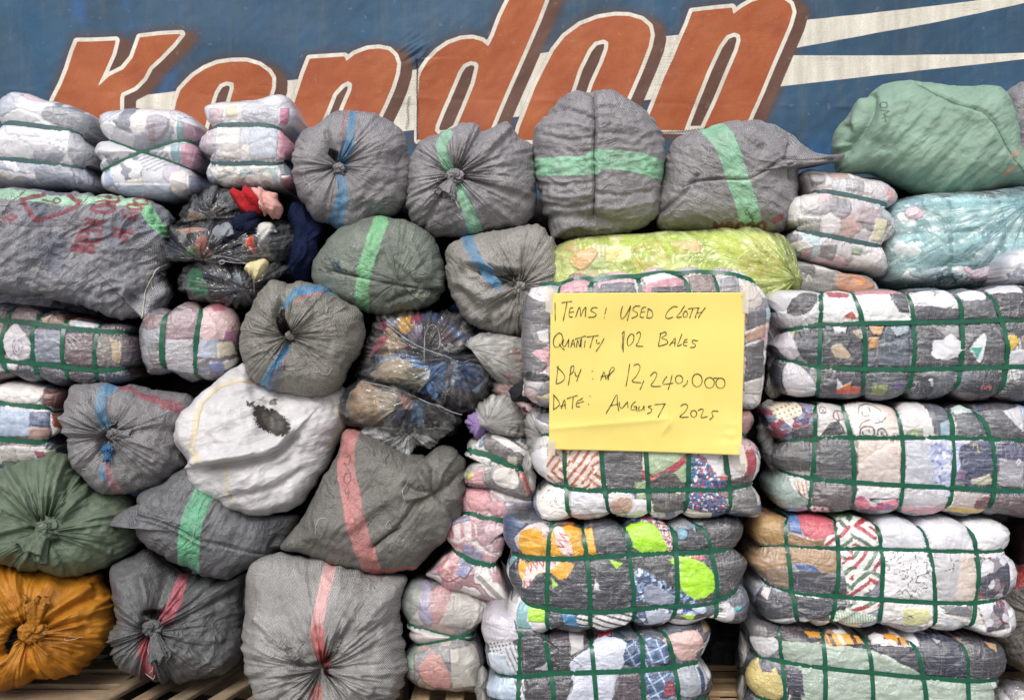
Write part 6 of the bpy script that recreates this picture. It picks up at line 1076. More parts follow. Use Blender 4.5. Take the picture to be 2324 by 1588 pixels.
S11, SS11 = sack("flat dark grey sack with green stripe and rough hemmed edge under the white one", c02("845,345 880,290 950,240 1050,180 1150,120 1220,100 1350,200 1500,300 1700,390 1850,400 1905,420 1865,520 1815,620 1785,672 1720,692 1640,722 1560,770 1480,808 1400,820 1290,792 1180,742 1080,692 980,622 905,560 862,480 828,465 700,478 745,420"), c02("1280,500")[0], 0.34, outsmooth=4, base='#646569', D=0.19,
  bands=[(c02("1345,205 1260,360 1222,500 1208,650 1196,810"), 46, '#68ab88', 0.3)], strokes=[([c02("850,395 1000,430 1170,495 1290,565 1450,600 1600,640 1790,670")], 3.4, '#333335'), ([c02("1170,490 1270,545")], 3, '#3c8060')], pleat=0, dim=0, seed=15, wr=0.006, wang=1.0, p=2.7, uvrot=0.3,
  creases=[(c02("850,395 1000,430 1170,495 1290,565 1450,600 1600,640 1790,670"), -0.012, 0.008), (c02("860,420 1010,450 1170,520 1290,590"), 0.010, 0.009), (c02("845,345 835,400 850,460"), -0.022, 0.012), (c02("1780,560 1740,620 1790,650"), -0.02, 0.014)], steps=[(c02("1790,670 1600,640 1450,600 1290,565 1170,495 1000,430 850,395"), 0.008, 0.03)])
O1, SO1 = sack("orange sheeting sack with a knotted mouth on the wooden pallet", c02("-140,690 0,700 150,735 300,760 450,780 600,775 650,768 685,850 720,950 726,1050 702,1150 622,1280 502,1360 382,1420 202,1480 0,1505 -160,1490 -230,1100"), c02("215,1150")[0], 0.34, D=0.23, base='#b0741f', mottled=0.16, noise2='#875212', wv=0.05, mat=M_SHEET, name="orange_sack", group="plain coloured sacks", seed=16, pleat=0.03, plen=0.16, pk=4.4, dim=0.06,
  patches=[(c02("20,1290 40,1200 90,1120 150,1130 130,1180 90,1220 60,1290"), '#171412')], strokes=[([c02("0,715 50,830 100,940 150,1060")], 2.4, '#9a5c1c'), ([c02("300,800 260,930 250,1000")], 2.2, '#9a5c1c'), ([c02("400,1190 520,1230 620,1270")], 2.2, '#8c5218'), ([c02("215,1250 240,1350 280,1440")], 2.2, '#8c5218')],
  creases=[(c02("260,1090 400,980 560,880"), 0.024, 0.014), (c02("270,1110 420,1010 600,940"), -0.024, 0.013), (c02("180,1060 120,900 60,760"), 0.016, 0.014), (c02("210,1180 180,1300 200,1450"), -0.018, 0.014), (c02("250,1200 320,1330 420,1380"), 0.014, 0.014), (c02("160,1160 60,1300 0,1350"), 0.022, 0.014), (c02("130,1130 60,1200 30,1290"), -0.04, 0.016), (c02("270,1170 450,1180 640,1240"), 0.012, 0.014), (c02("280,1130 450,1090 680,1060"), -0.010, 0.014)],
  knots=[dict(size=20, seed=4, tuft=(0.1, 1), tl=2.6, spread=.7)])
S12, SS12 = sack("dark grey sack with a dusty pink stripe and long knotted tail beside the orange sack", c02("700,760 740,700 820,650 920,618 985,640 1080,700 1200,770 1350,830 1500,802 1575,775 1560,900 1560,1050 1555,1200 1520,1340 1430,1402 1280,1442 1150,1467 1060,1460 1000,1430 900,1412 800,1400 740,1350 715,1200 730,1100 735,980 715,880"), c02("985,1125")[0], 0.36, D=0.22, base='#5f6062', seed=17, pleat=0.028, plen=0.15, pk=5, dim=0.06,
  bands=[(c02("1185,740 1150,860 1120,960 1070,1060"), (18, 32), '#a9606c', 0.55), (c02("930,1210 925,1280 955,1340 935,1420"), 24, '#8d4a52', 0.55)], patches=[(c02("920,1020 1000,1000 1080,1030 1020,1070 950,1060"), '#1c1b1b')],
  creases=[(c02("900,1080 940,960 900,820"), 0.02, 0.018), (c02("1060,1060 1180,960 1330,840"), 0.024, 0.016), (c02("1080,1100 1260,1020 1500,900"), -0.018, 0.014), (c02("930,1040 1010,1030 1090,1040"), -0.03, 0.014), (c02("1060,1150 1200,1200 1400,1200"), 0.012, 0.016), (c02("950,1200 800,1100 740,1000"), -0.014, 0.016), (c02("1000,1260 1060,1380 1080,1460"), -0.02, 0.016)],
  knots=[dict(size=15, seed=9, tuft=(0.25, -1), tl=3.6, spread=.75)])
threads(S12, SS12, SS12.fr, [c02("980,1180 950,1260 990,1320 960,1360"), c02("1000,1190 1010,1260 980,1330"), c02("930,1390 990,1380")], 0.0008, None, "loose_thread", 0.008)
S13, SS13 = sack("biggest grey checked sack with a pale pink stripe at the bottom centre left", cF("553,1320 565,1290 600,1270 660,1262 730,1268 800,1290 850,1302 905,1300 926,1312 908,1360 911,1420 916,1480 913,1530 895,1580 855,1610 780,1632 700,1634 620,1605 575,1560 556,1500 552,1400"), (738, 1500), 0.20, D=0.24, base='#8c8b8a', seed=18, pleat=0.030, plen=0.16, pk=4.5, dim=0.055, turn=0.6,
  bands=[(c02("2112,670 2085,850 2048,1040 2030,1160"), 26, '#cfa3a2', 0.4), (c02("2035,1150 2050,1240 2085,1350"), (30, 22), '#b0605f', 0.4), (c02("2030,1520 2030,1588 2040,1640"), 24, '#a8726f', 0.5)], patches=[(c02("2060,1360 2090,1350 2120,1440 2080,1420"), '#3a1d20')],
  creases=[(c02("2100,1320 2000,1370 1900,1330 1870,1270"), -0.03, 0.012), (c02("1880,1290 1950,1340 2050,1330"), 0.02, 0.012), (c02("2100,1330 2150,1280 2160,1210"), -0.03, 0.014), (c02("2060,1260 2110,1180 2200,1080"), 0.024, 0.018), (c02("1880,1290 1760,1180 1640,1080"), 0.02, 0.016), (c02("1890,1350 1750,1400 1620,1460"), -0.016, 0.016), (c02("2180,1200 2260,1160 2400,1150"), -0.014, 0.014), (c02("2000,1380 1980,1480 1960,1588"), 0.02, 0.016), (c02("1920,1350 1860,1450 1820,1560"), -0.016, 0.014), (c02("2150,1340 2280,1420 2350,1520"), 0.016, 0.018)],
  knots=[dict(at=c02("2150,1235")[0], size=11, seed=10, tuft=(0.3, 1), tl=1.4, spread=.6), dict(at=c02("1900,1300")[0], size=7, seed=11, tuft=(-0.6, 0.6), tl=1.6, spread=.5)])
R1, _ = sack("dark maroon sack wedged at the right edge beside the red striped cloth bale", cF("2290,1230 2300,1180 2340,1165 2420,1180 2440,1260 2380,1300 2310,1290"), (2370, 1230), 0.42, base='#3c2628', wv=0.5, pleat=0, dim=0, seed=19)
R2, SR2 = sack("grey sack with a red patch at the right edge beside the bottom bales", cF("2262,1350 2285,1290 2330,1272 2420,1290 2450,1400 2420,1520 2330,1530 2275,1490 2255,1430"), (2360, 1400), 0.36, base='#6a6662', pleat=0.015, seed=20, patches=[(c22("2230,780 2305,740 2400,760 2400,880 2300,860 2240,880"), '#9a4440')])

rs = random.Random(12)
for nm, S_ in (("S1", SS1), ("S2b", SS3), ("S4", SS4), ("S6", SS6), ("S7", SS7), ("S8", SS8), ("S9", SS9), ("S10", SS10), ("S11", SS11), ("S13", SS13), ("O1", SO1), ("G1", SG1)):
    root = {"S1": S1, "S2b": S3, "S4": S4, "S6": S6, "S7": S7, "S8": S8, "S9": S9, "S10": S10, "S11": S11, "S13": S13, "O1": O1, "G1": G1}[nm]
    for k in range(rs.randint(2, 4)):
        t0 = rs.uniform(0, 6.28); R = float(S_.rad(np.array([t0]))[0])*rs.uniform(0.15, 0.8); p = np.array([R*math.cos(t0), R*math.sin(t0)]); d = rs.uniform(0, 6.28); q = [p]
        for i in range(6): d += rs.uniform(-1.0, 1.0); p = p+0.011*np.array([math.cos(d), math.sin(d)-0.3]); q.append(p)
        q = catmull(np.array(q), 5, False); pos, n_ = S_.eval(q[:, 0], q[:, 1], 0.004)
        tubes_mesh("loose_thread", root, [pos], 0.0007, M_THREAD)

# ------------------------------------------------------------------ clothes in clear film, net bags
def bundle(label, c, y, outs, cat="bundle", name="clothes_bundle", group=None):
    o = np.vstack(outs); fr = Frame(np.asarray(c), y, 0); z = CAM[2]-(o[:, 1].max()-CY0)*(y-CAM[1])/FPX
    return thing(name, label, cat, (float(fr.O[0]), y, float(z)), group)
GB = "loose clothes in clear film"
d_mid = cD("30,960 60,850 130,700 180,600 300,540 480,530 640,490 850,480 1000,470 1160,500 1400,490 1560,640 1560,800 1520,940 1300,1000 1060,1010 800,1020 560,970 400,980 150,985")
d_bot = cD("270,1180 310,1080 420,1020 600,990 900,1030 1060,1030 1300,990 1460,1060 1480,1150 1300,1230 1180,1350 1080,1480 900,1500 700,1470 560,1440 420,1400 300,1290")
d_top = cD("240,540 260,440 320,320 420,240 540,170 640,120 760,120 880,130 1050,150 1300,160 1400,250 1400,420 1240,470 1000,470 860,480 640,500 480,520 330,540")
D1 = bundle("dark clothes bulging in clear film with red and pink garments on top", cD("850,760")[0], 0.50, [d_mid, d_bot, d_top], group=GB)
FB = []
for nm, o, y, dd, pal, sd, pts in (("clothes_core", d_top, 0.50, 0.13, 'night', 3, [(cD("340,400 420,370 520,430 540,500 350,500"), '#8d7150'), (cD("280,470 340,480 330,530 270,530"), '#a8828c'), (cD("540,400 640,340 700,430 620,470"), '#6a6a58'), (cD("330,330 420,260 380,420"), '#8d8f90'), (cD("700,140 860,140 930,230 900,330 760,340 700,260"), '#6c7078')]),
      ("clothes_core", d_mid, 0.46, 0.16, 'night', 4, [(cD("180,600 500,540 520,600 250,660"), '#b78d80'), (cD("180,680 300,640 330,720 200,760"), '#8a8f92'), (cD("320,830 400,780 480,850 420,900 340,900"), '#4f7a3c'), (cD("420,760 500,640 560,700 580,820 640,920 700,1010 560,980 480,880"), '#a8503c'), (cD("640,620 700,540 820,520 870,600 880,660 690,680"), '#8b9098'), (cD("1160,580 1330,510 1380,620 1180,650"), '#d9d6cc'), (cD("1180,690 1330,670 1300,780 1180,800"), '#c9c9cc'), (cD("1180,810 1300,800 1310,960 1200,1000"), '#7c6a58')]),
      ("clothes_core", d_bot, 0.47, 0.15, 'night', 5, [(cD("280,1190 330,1080 440,1060 520,1090 530,1200 600,1440 500,1420 300,1290"), '#14744c'), (cD("860,1130 960,1120 1000,1250 900,1230"), '#8f9aa8'), (cD("730,1140 840,1110 860,1180 780,1200"), '#5c636e')])):
    ob, S_, fr_ = lumpy(nm, D1, o, y, dd, 0.18, pal, sd, patches=pts, cell=(0.09, 0.08), wr=0.012)
    add_film(D1, fr_, catmull(o, 5), y, dd, 0.18, mat=M_FILM, grow=1.05, seed=sd, amp=0.016, k=8, pole=cD("560,980")[0] if sd == 4 else (cD("1060,1330")[0] if sd == 5 else cD("640,480")[0]), pleat=0.018, name="clear_film", extra=0.015)
lumpy("red_garment", D1, cD("890,130 1010,98 1100,105 1160,150 1190,250 1200,390 1120,405 1040,400 960,300 920,220"), 0.38, 0.07, 0.07, '#a8242c', 7, ang=2.1, wr=0.03)
lumpy("pink_garment", D1, cD("1120,130 1290,140 1380,180 1390,260 1398,380 1370,430 1290,460 1240,440 1205,380 1190,250"), 0.37, 0.07, 0.07, '#d2a09a', 8, ang=1.7, wr=0.032)
lumpy("navy_fleece", D1, cD("920,480 1000,400 1150,400 1180,480 1140,600 1060,650 960,620 915,560"), 0.39, 0.08, 0.08, '#111a34', 9, wr=0.014, pleat=0.012)
lumpy("orange_cloth", D1, cD("1010,770 1110,670 1140,760 1150,880 1155,960 1130,880 1090,830 1040,820"), 0.36, 0.05, 0.05, '#d8401c', 10, wr=0.006)
lumpy("cream_knot", D1, cD("1045,1060 1100,1010 1200,995 1270,1010 1240,1100 1180,1230 1130,1220 1090,1160"), 0.35, 0.05, 0.05, '#cfc49a', 11, wr=0.014, ang=1.0)
lumpy("white_label_cloth", D1, cD("1180,570 1320,515 1378,600 1330,640 1310,760 1220,795 1180,780"), 0.37, 0.04, 0.05, '#c9c8c6', 12, wr=0.008)
fr_ = Frame(cD("850,980")[0], 0.30, 0.5)
tubes_mesh("tie_wire", D1, [fr_.world(*fr_.loc(catmull(cD(q), 6, False)).T, np.zeros((len(cD(q))-1)*6+1)) for q in ("620,905 800,930 960,970 1060,1020", "700,985 760,960 770,1000 720,1010 740,975 900,995 1090,1005", "1110,1000 1120,1120 1130,1250 1135,1350")], 0.0018, M_WIRE)
N1 = bundle("navy blue cloth hanging down in the gap left of the green striped sack", cD("1750,800")[0], 0.55, [cD("1560,300 1900,480 1950,900 1830,1200 1500,1230")], "garment", "hanging_cloth")
lumpy("draped_cloth", N1, cD("1500,1230 1510,1050 1560,880 1545,760 1590,620 1560,480 1600,330 1750,350 2010,480 2010,600 1930,700 1880,900 1860,1050 1800,1180 1700,1240"), 0.55, 0.12, 0.12, '#0f1a3a', 14, ang=1.2, wr=0.02, wrk=7)
d2a = c11("130,900 180,800 230,690 270,610 400,580 560,580 720,590 790,650 830,720 870,790 700,880 560,830 420,780 300,720 250,760 200,860 150,960")
d2a = c11("150,960 180,820 230,690 270,610 400,580 560,578 720,590 790,650 840,730 800,830 700,880 560,900 400,960 250,990")
d2b = c11("180,960 260,850 420,800 600,820 800,840 890,860 945,920 960,1000 920,1100 850,1180 760,1200 640,1180 520,1120 380,1050 220,1010")
d2c = c11("45,1150 80,1050 150,1000 260,1020 400,1060 480,1110 620,1170 700,1200 760,1240 690,1320 560,1350 420,1330 260,1310 120,1280 60,1230")
D2 = bundle("loose jeans and tan clothes in shredded clear film in the middle of the pile", c11("500,1020")[0], 0.42, [d2a, d2b, d2c], group=GB)
for nm, o, y, dd, pal, sd, pts, pole in (("clothes_core", d2a, 0.44, 0.15, 'murk', 21, [(c11("250,600 300,580 310,700 260,680"), '#a04a5c'), (c11("190,860 230,740 300,710 280,760 220,830"), '#b05e6c'), (c11("380,590 460,600 450,690 400,700 370,640"), '#c9962c'), (c11("460,580 530,575 510,640 450,640"), '#8a2c48'), (c11("280,830 340,800 350,860 280,880"), '#d79b28'), (c11("430,690 540,640 520,740 440,740"), '#8a7c94'), (c11("530,620 640,640 640,800 520,780"), '#4c4a48'), (c11("700,640 830,720 790,760 720,720"), '#4a6890')], c11("560,830")[0]),
      ("jeans_core", d2b, 0.38, 0.17, 'blue', 22, [(c11("190,960 300,870 450,880 460,990 380,1030 220,1000"), '#a3957f'), (c11("440,930 560,930 540,1040 460,1080 430,1000"), '#8c8878'), (c11("560,930 680,900 720,1000 620,1110 560,1060"), '#5f7ea8'), (c11("690,900 740,890 700,1030 660,1000"), '#6c6a72'), (c11("730,930 850,900 900,1000 820,1080 760,1050"), '#2c4878'), (c11("620,1090 780,1060 900,1120 800,1190 700,1180"), '#2c2830'), (c11("500,960 580,930 570,990 520,990"), '#d9d9dc'), (c11("730,940 780,930 770,1000 740,990"), '#9fb4cc')], c11("720,860")[0]),
      ("tan_clothes_core", d2c, 0.34, 0.15, 'grey', 23, [(c11("50,1150 130,1030 260,1060 300,1180 270,1300 120,1280"), '#a38a6e'), (c11("220,1080 380,1080 340,1200 260,1250"), '#b8aa98'), (c11("320,1200 470,1180 440,1300 330,1300"), '#3c4458'), (c11("460,1140 540,1130 520,1300 460,1290"), '#5a80a8'), (c11("520,1160 720,1210 680,1320 540,1330"), '#504c50'), (c11("700,1230 770,1250 720,1320"), '#6a3444')], c11("480,1110")[0])):
    ob, S_, fr_ = lumpy(nm, D2, o, y, dd, 0.18, pal, sd, patches=pts, cell=(0.07, 0.07), wr=0.012, pleat=0.006)
    add_film(D2, fr_, catmull(o, 5), y, dd, 0.18, mat=M_FILM, grow=1.07, seed=sd, amp=0.018, k=9, pole=pole, pleat=0.020, name="clear_film", extra=0.018)
ob, S_, fr_ = lumpy("torn_film_skirt", D2, c11("150,1310 260,1290 460,1310 500,1340 620,1180 700,1210 740,1260 700,1330 640,1370 560,1440 500,1410 430,1482 330,1430 200,1380"), 0.26, 0.035, 0.03, '#ffffff', 25, mat=M_CLOUDY, wr=0.012, p=2.0, pleat=0.012)
fr_ = Frame(c11("560,900")[0], 0.19, 0.5)
tubes_mesh("tie_wire", D2, [fr_.world(*fr_.loc(catmull(c11(q), 6, False)).T, 0.01*np.sin(np.arange((len(c11(q))-1)*6+1)*0.4)) for q in ("300,640 420,730 520,790 660,840 780,885 830,870", "540,890 540,800 545,700 580,650 620,660 640,740 630,800", "160,1010 300,1040 420,1080 560,1140 620,1160 680,1190 640,1180 620,1155 700,1195 780,1220")], 0.0019, M_WIRE)
# net bags and scraps squeezed beside the notice
def netbag(label, out, y, D, pal, seed, name="net_bag", cat="net bag", pole=None, patches=(), fr_turn=0.5, film=M_FILMM, cell=(0.06, 0.05)):
    out = grow(out, 1.1)
    root = bundle(label, out.mean(0), y, [out], cat, name, "small net bags in the middle of the pile")
    ob, S_, fr_ = lumpy("packed_cloth", root, out, y, D, 0.14, pal, seed, patches=patches, cell=cell, wr=0.006)
    add_film(root, fr_, catmull(out, 5), y, D, 0.14, mat=film, grow=1.05, seed=seed, amp=0.006, k=9, pole=pole, pleat=0.008, name="net_cover", extra=0.01)
    return root, S_, fr_
NB1 = netbag("dusty translucent bag tapering towards the jeans, tucked under the brownish sack", cM("455,215 520,160 600,130 740,140 880,180 900,300 890,420 850,490 740,495 690,480 620,420 560,340 500,240"), 0.34, 0.13, 'grey', 31, pole=cM("470,220")[0], patches=[(cM("600,150 860,170 860,240 600,240"), '#8a8880'), (cM("780,230 900,260 890,420 800,420"), '#b08f84'), (cM("740,430 880,420 860,490 740,495"), '#b07c80'), (cM("540,250 780,250 780,400 660,440"), '#94928c')])
NB2 = netbag("skin coloured roll peeking out beside black and white scraps", cM("655,560 665,500 720,480 800,500 900,520 930,600 860,650 740,640 680,610"), 0.34, 0.10, 'grey', 33, "cloth_roll", "roll", patches=[(cM("650,480 740,490 760,640 660,620"), '#c3978a'), (cM("720,490 800,500 790,560 740,560"), '#c08a90'), (cM("780,490 860,500 850,540 790,540"), '#c9d6c4')], film=M_FILM)
NB3 = netbag("grey net bag whose mouth is tied with a lilac rag", cM("545,790 560,700 640,640 720,620 820,640 910,690 925,800 910,870 850,915 760,900 680,880 620,860 580,840"), 0.30, 0.12, 'grey', 35, pole=cM("600,820")[0], patches=[(cM("560,690 720,630 900,690 910,860 850,910 660,870"), '#7f7c78'), (cM("870,700 920,690 920,760 880,770"), '#b5a49a')])
lumpy("lilac_rag", NB3[0], cM("445,800 500,760 550,765 570,800 580,870 530,925 490,900 460,860"), 0.24, 0.05, 0.05, '#8d78a8', 36, wr=0.014, ang=1.0, pleat=0.008)
lumpy("blue_rag_tail", NB3[0], cM("560,890 585,930 570,1000 540,1060 530,1120 515,1110 520,1020 540,960"), 0.23, 0.03, 0.03, '#8f9cb8', 37, wr=0.01)
lumpy("lilac_knot", NB3[0], cM("570,820 600,800 640,830 620,870 590,870"), 0.23, 0.03, 0.03, '#a79aa0', 38, wr=0.006)
NB4 = netbag("small clear net bag with a white collar at the left edge of the notice", cM("925,780 990,740 1060,740 1090,800 1090,960 1060,1040 960,1045 930,950"), 0.12, 0.08, 'grey', 39, patches=[(cM("915,770 1000,730 1060,770 960,800"), '#c9cad4'), (cM("930,800 1080,790 1080,940 940,950"), '#716f70'), (cM("990,930 1060,930 1060,1030 980,1030"), '#a8a49f')])
SCR = bundle("black white and red rags spilling out beside the left edge of the notice", cM("920,560")[0], 0.12, [cM("770,460 1080,660")], "rags", "cloth_scraps")
lumpy("black_rag", SCR, cM("775,560 820,520 900,490 930,540 960,600 1000,640 900,640 800,625"), 0.16, 0.07, 0.07, '#2a2a2e', 41, wr=0.014)
lumpy("dark_rag", SCR, cM("905,440 960,420 1040,430 1080,450 1060,480 960,475 930,470"), 0.13, 0.05, 0.05, '#1a1e2c', 42, wr=0.01)
lumpy("white_rag", SCR, cM("890,450 925,460 950,540 940,590 870,590 890,520"), 0.13, 0.05, 0.05, '#d4d0d0', 43, wr=0.01, patches=[(cM("900,490 925,500 935,570 905,550"), '#b0202c')])
lumpy("grey_rag", SCR, cM("930,500 1010,470 1090,480 1090,600 1010,570 940,560"), 0.12, 0.06, 0.06, '#77736f', 44, wr=0.014)
lumpy("green_black_rag", SCR, cM("930,580 1010,560 1090,570 1090,690 1000,660 940,640"), 0.13, 0.06, 0.06, '#23282a', 45, wr=0.012)
lumpy("patterned_rag", SCR, cM("830,650 930,640 1000,660 990,720 920,740 860,690"), 0.16, 0.05, 0.05, '#b9a0a0', 46, wr=0.01, patches=[(cM("850,670 960,660 970,720 890,720"), ('camo', '#c9b8b4', ['#5a2c3c'], 0.02, 0))])
# clear film skirts hanging off the ends of the right hand bales
for root, S_, o, y, sd in ((B8, SB8, c21("655,470 700,430 745,440 740,560 760,660 715,700 700,760 720,900 770,960 760,1080 690,1110 650,1050 670,900 660,700"), 0.22, 51), (B9, SB9, np.vstack([c21("610,1230 650,1140 700,1150 690,1280 700,1400 720,1500 700,1560 650,1500 620,1420")]), 0.2, 52), (B11, SB11, c22("480,1220 510,1110 560,1080 560,1200 520,1290 550,1400 540,1500 500,1600 470,1500 510,1440 490,1330"), 0.2, 53), (B7, SB7, c12("885,1420 915,1390 945,1440 940,1500 930,1600 880,1600"), 0.14, 54), (B5, SB5, cM("880,1150 920,1040 970,1050 960,1200 970,1330 950,1400 930,1300"), 0.10, 55)):
    lumpy("film_skirt", root, o, y, 0.05, 0.08, '#ffffff', sd, mat=M_FILMM, wr=0.012, p=2.2, pleat=0.006)
R3 = bundle("crumpled clear film bag at the bottom right corner", c22("2260,1560")[0], 0.12, [c22("2110,1520 2400,1700")], "film bag", "film_bag")
ob, S_, fr_ = lumpy("packed_cloth", R3, c22("2130,1540 2170,1495 2260,1480 2340,1510 2400,1600 2380,1720 2160,1720"), 0.14, 0.10, 0.12, 'pale', 57, cell=(0.07, 0.05))
add_film(R3, fr_, catmull(c22("2110,1520 2150,1480 2250,1465 2340,1495 2420,1600 2400,1730 2130,1730"), 5), 0.14, 0.1, 0.12, mat=M_FILM, grow=1.03, seed=58, amp=0.015, k=9, pole=c22("2130,1490")[0], pleat=0.016, name="clear_film")

# ------------------------------------------------------------------ dark backing sacks added so the gaps read dark, seen only through them
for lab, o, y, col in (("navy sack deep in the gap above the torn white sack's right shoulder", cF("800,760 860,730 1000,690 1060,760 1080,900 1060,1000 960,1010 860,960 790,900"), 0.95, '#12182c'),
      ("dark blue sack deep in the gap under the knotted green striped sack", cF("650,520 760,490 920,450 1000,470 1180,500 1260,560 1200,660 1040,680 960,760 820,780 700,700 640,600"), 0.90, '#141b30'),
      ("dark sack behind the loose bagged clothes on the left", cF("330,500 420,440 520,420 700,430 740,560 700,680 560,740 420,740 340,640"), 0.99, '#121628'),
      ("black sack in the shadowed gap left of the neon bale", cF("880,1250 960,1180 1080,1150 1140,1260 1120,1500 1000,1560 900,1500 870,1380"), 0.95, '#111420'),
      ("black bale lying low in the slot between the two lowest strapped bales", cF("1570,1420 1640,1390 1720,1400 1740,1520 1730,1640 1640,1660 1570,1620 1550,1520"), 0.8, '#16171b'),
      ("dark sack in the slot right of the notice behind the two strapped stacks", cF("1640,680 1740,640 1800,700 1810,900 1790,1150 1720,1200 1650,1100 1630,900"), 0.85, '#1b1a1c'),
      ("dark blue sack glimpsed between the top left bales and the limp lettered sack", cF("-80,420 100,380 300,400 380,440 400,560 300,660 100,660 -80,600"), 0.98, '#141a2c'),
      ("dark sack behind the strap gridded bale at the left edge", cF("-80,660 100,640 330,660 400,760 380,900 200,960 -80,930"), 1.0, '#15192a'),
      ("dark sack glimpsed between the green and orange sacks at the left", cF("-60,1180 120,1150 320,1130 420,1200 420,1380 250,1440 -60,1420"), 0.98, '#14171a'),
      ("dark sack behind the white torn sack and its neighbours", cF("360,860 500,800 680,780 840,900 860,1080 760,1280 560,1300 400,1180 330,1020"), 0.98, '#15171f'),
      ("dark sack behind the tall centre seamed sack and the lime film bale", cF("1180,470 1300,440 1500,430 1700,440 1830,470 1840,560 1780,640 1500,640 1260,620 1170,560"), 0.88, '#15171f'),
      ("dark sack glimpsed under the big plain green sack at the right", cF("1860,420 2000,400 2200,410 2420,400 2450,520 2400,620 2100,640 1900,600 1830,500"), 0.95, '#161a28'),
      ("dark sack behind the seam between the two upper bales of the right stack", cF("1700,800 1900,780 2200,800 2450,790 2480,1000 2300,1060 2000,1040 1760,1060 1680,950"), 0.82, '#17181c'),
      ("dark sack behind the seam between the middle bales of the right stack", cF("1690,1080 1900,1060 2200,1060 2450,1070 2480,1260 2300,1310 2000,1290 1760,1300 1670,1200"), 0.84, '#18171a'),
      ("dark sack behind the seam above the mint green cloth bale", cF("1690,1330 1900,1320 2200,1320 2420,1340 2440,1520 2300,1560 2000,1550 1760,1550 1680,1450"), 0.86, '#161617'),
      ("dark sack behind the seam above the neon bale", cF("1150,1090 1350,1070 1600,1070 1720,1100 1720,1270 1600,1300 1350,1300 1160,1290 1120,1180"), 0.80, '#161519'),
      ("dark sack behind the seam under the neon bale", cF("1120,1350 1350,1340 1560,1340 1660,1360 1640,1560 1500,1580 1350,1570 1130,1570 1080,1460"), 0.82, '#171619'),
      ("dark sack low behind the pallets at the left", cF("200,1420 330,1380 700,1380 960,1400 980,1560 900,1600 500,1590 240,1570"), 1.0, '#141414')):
    sack(lab, o, o.mean(0), y, D=0.18, Db=0.2, base=col, wv=0.3, mat=M_SHEET, pleat=0.0, dim=0, seed=len(lab), group="added dark backing sacks behind the gaps", fine=0.5)

# ------------------------------------------------------------------ the handwritten notice
NY = -0.112
def paper_xyz(pts, lift=0.0):
    pts = np.asarray(pts, float); d = Frame.ray(pts)
    s = (pts[:, 0]-1245)/447; t = (pts[:, 1]-664)/360
    f = 0.016*np.sin(s*3.0+0.4)*(0.3+t)+0.008*pn(s*2.2, t*2.0, 3.0)-0.010*np.clip(t-0.75, 0, 1)*np.clip(s-0.7, 0, 1)*8-0.006*np.exp(-np.abs(t-(0.86-0.10*s))/0.03)*(s < 0.62)+0.003*pn(s*7, t*7, 1.0)*np.clip((t-0.72)*4, 0, 1)-0.007*np.exp(-np.abs((s-0.60)-0.5*(0.86-t))/0.02)*np.exp(-((t-0.84)/0.05)**2)+0.006*np.exp(-((s-0.95)/0.07)**2-((t-0.9)/0.08)**2)*pn(s*20, t*20, 1)
    y = NY+0.012*t+f-lift
    return CAM+d*((NY-CAM[1]))[..., None] if False else np.stack([d[:, 0]*(NY-CAM[1]), y, CAM[2]+d[:, 2]*(NY-CAM[1])], -1)
corner = [np.array(c) for c in ((1250, 665), (1692, 663.5), (1684, 1033), (1246, 1021))]
u, v = np.meshgrid(np.linspace(0, 1, 130), np.linspace(0, 1, 110)); u, v = u.ravel()[:, None], v.ravel()[:, None]
pp = corner[0]*(1-u)*(1-v)+corner[1]*u*(1-v)+corner[2]*u*v+corner[3]*(1-u)*v
pz = paper_xyz(pp); nloc = (float(pz[:, 0].mean()), NY, float(pz[:, 2].min()))
NOTICE = thing("paper_notice", "yellow paper notice with four lines of handwriting taped to the upright bale", "notice", nloc)
def mat_paper():
    t = NT("yellow_card"); co = t.coord(); n = t.noise(co, 6, 4, 0.6); f = t.noise(co, 220, 2, 0.6)
    c = t.mix(t.maprange(n, 0.3, 0.7, 0, 1), tuple(lin('#e3cf74')), tuple(lin('#e8d67c')))
    return t.done(t.pbsdf(i_Base_Color=c, i_Roughness=0.7, i_Normal=t.bump(f, 0.1, 0.001), i_Specular_IOR_Level=0.25))
sh = child("sheet", mkmesh("sheet", pz-np.array(nloc), gridfaces(130, 110)[:, ::-1], None, mat_paper()), NOTICE)
m = sh.modifiers.new("thickness", 'SOLIDIFY'); m.thickness = 0.0006; m.offset = -1
def circ(x, y, rx, ry, a0=90): t = np.radians(a0)+np.linspace(0, 2*np.pi*1.03, 12); return " ".join(f"{x+rx*math.cos(q):.0f},{y-ry*math.sin(q):.0f}" for q in t)
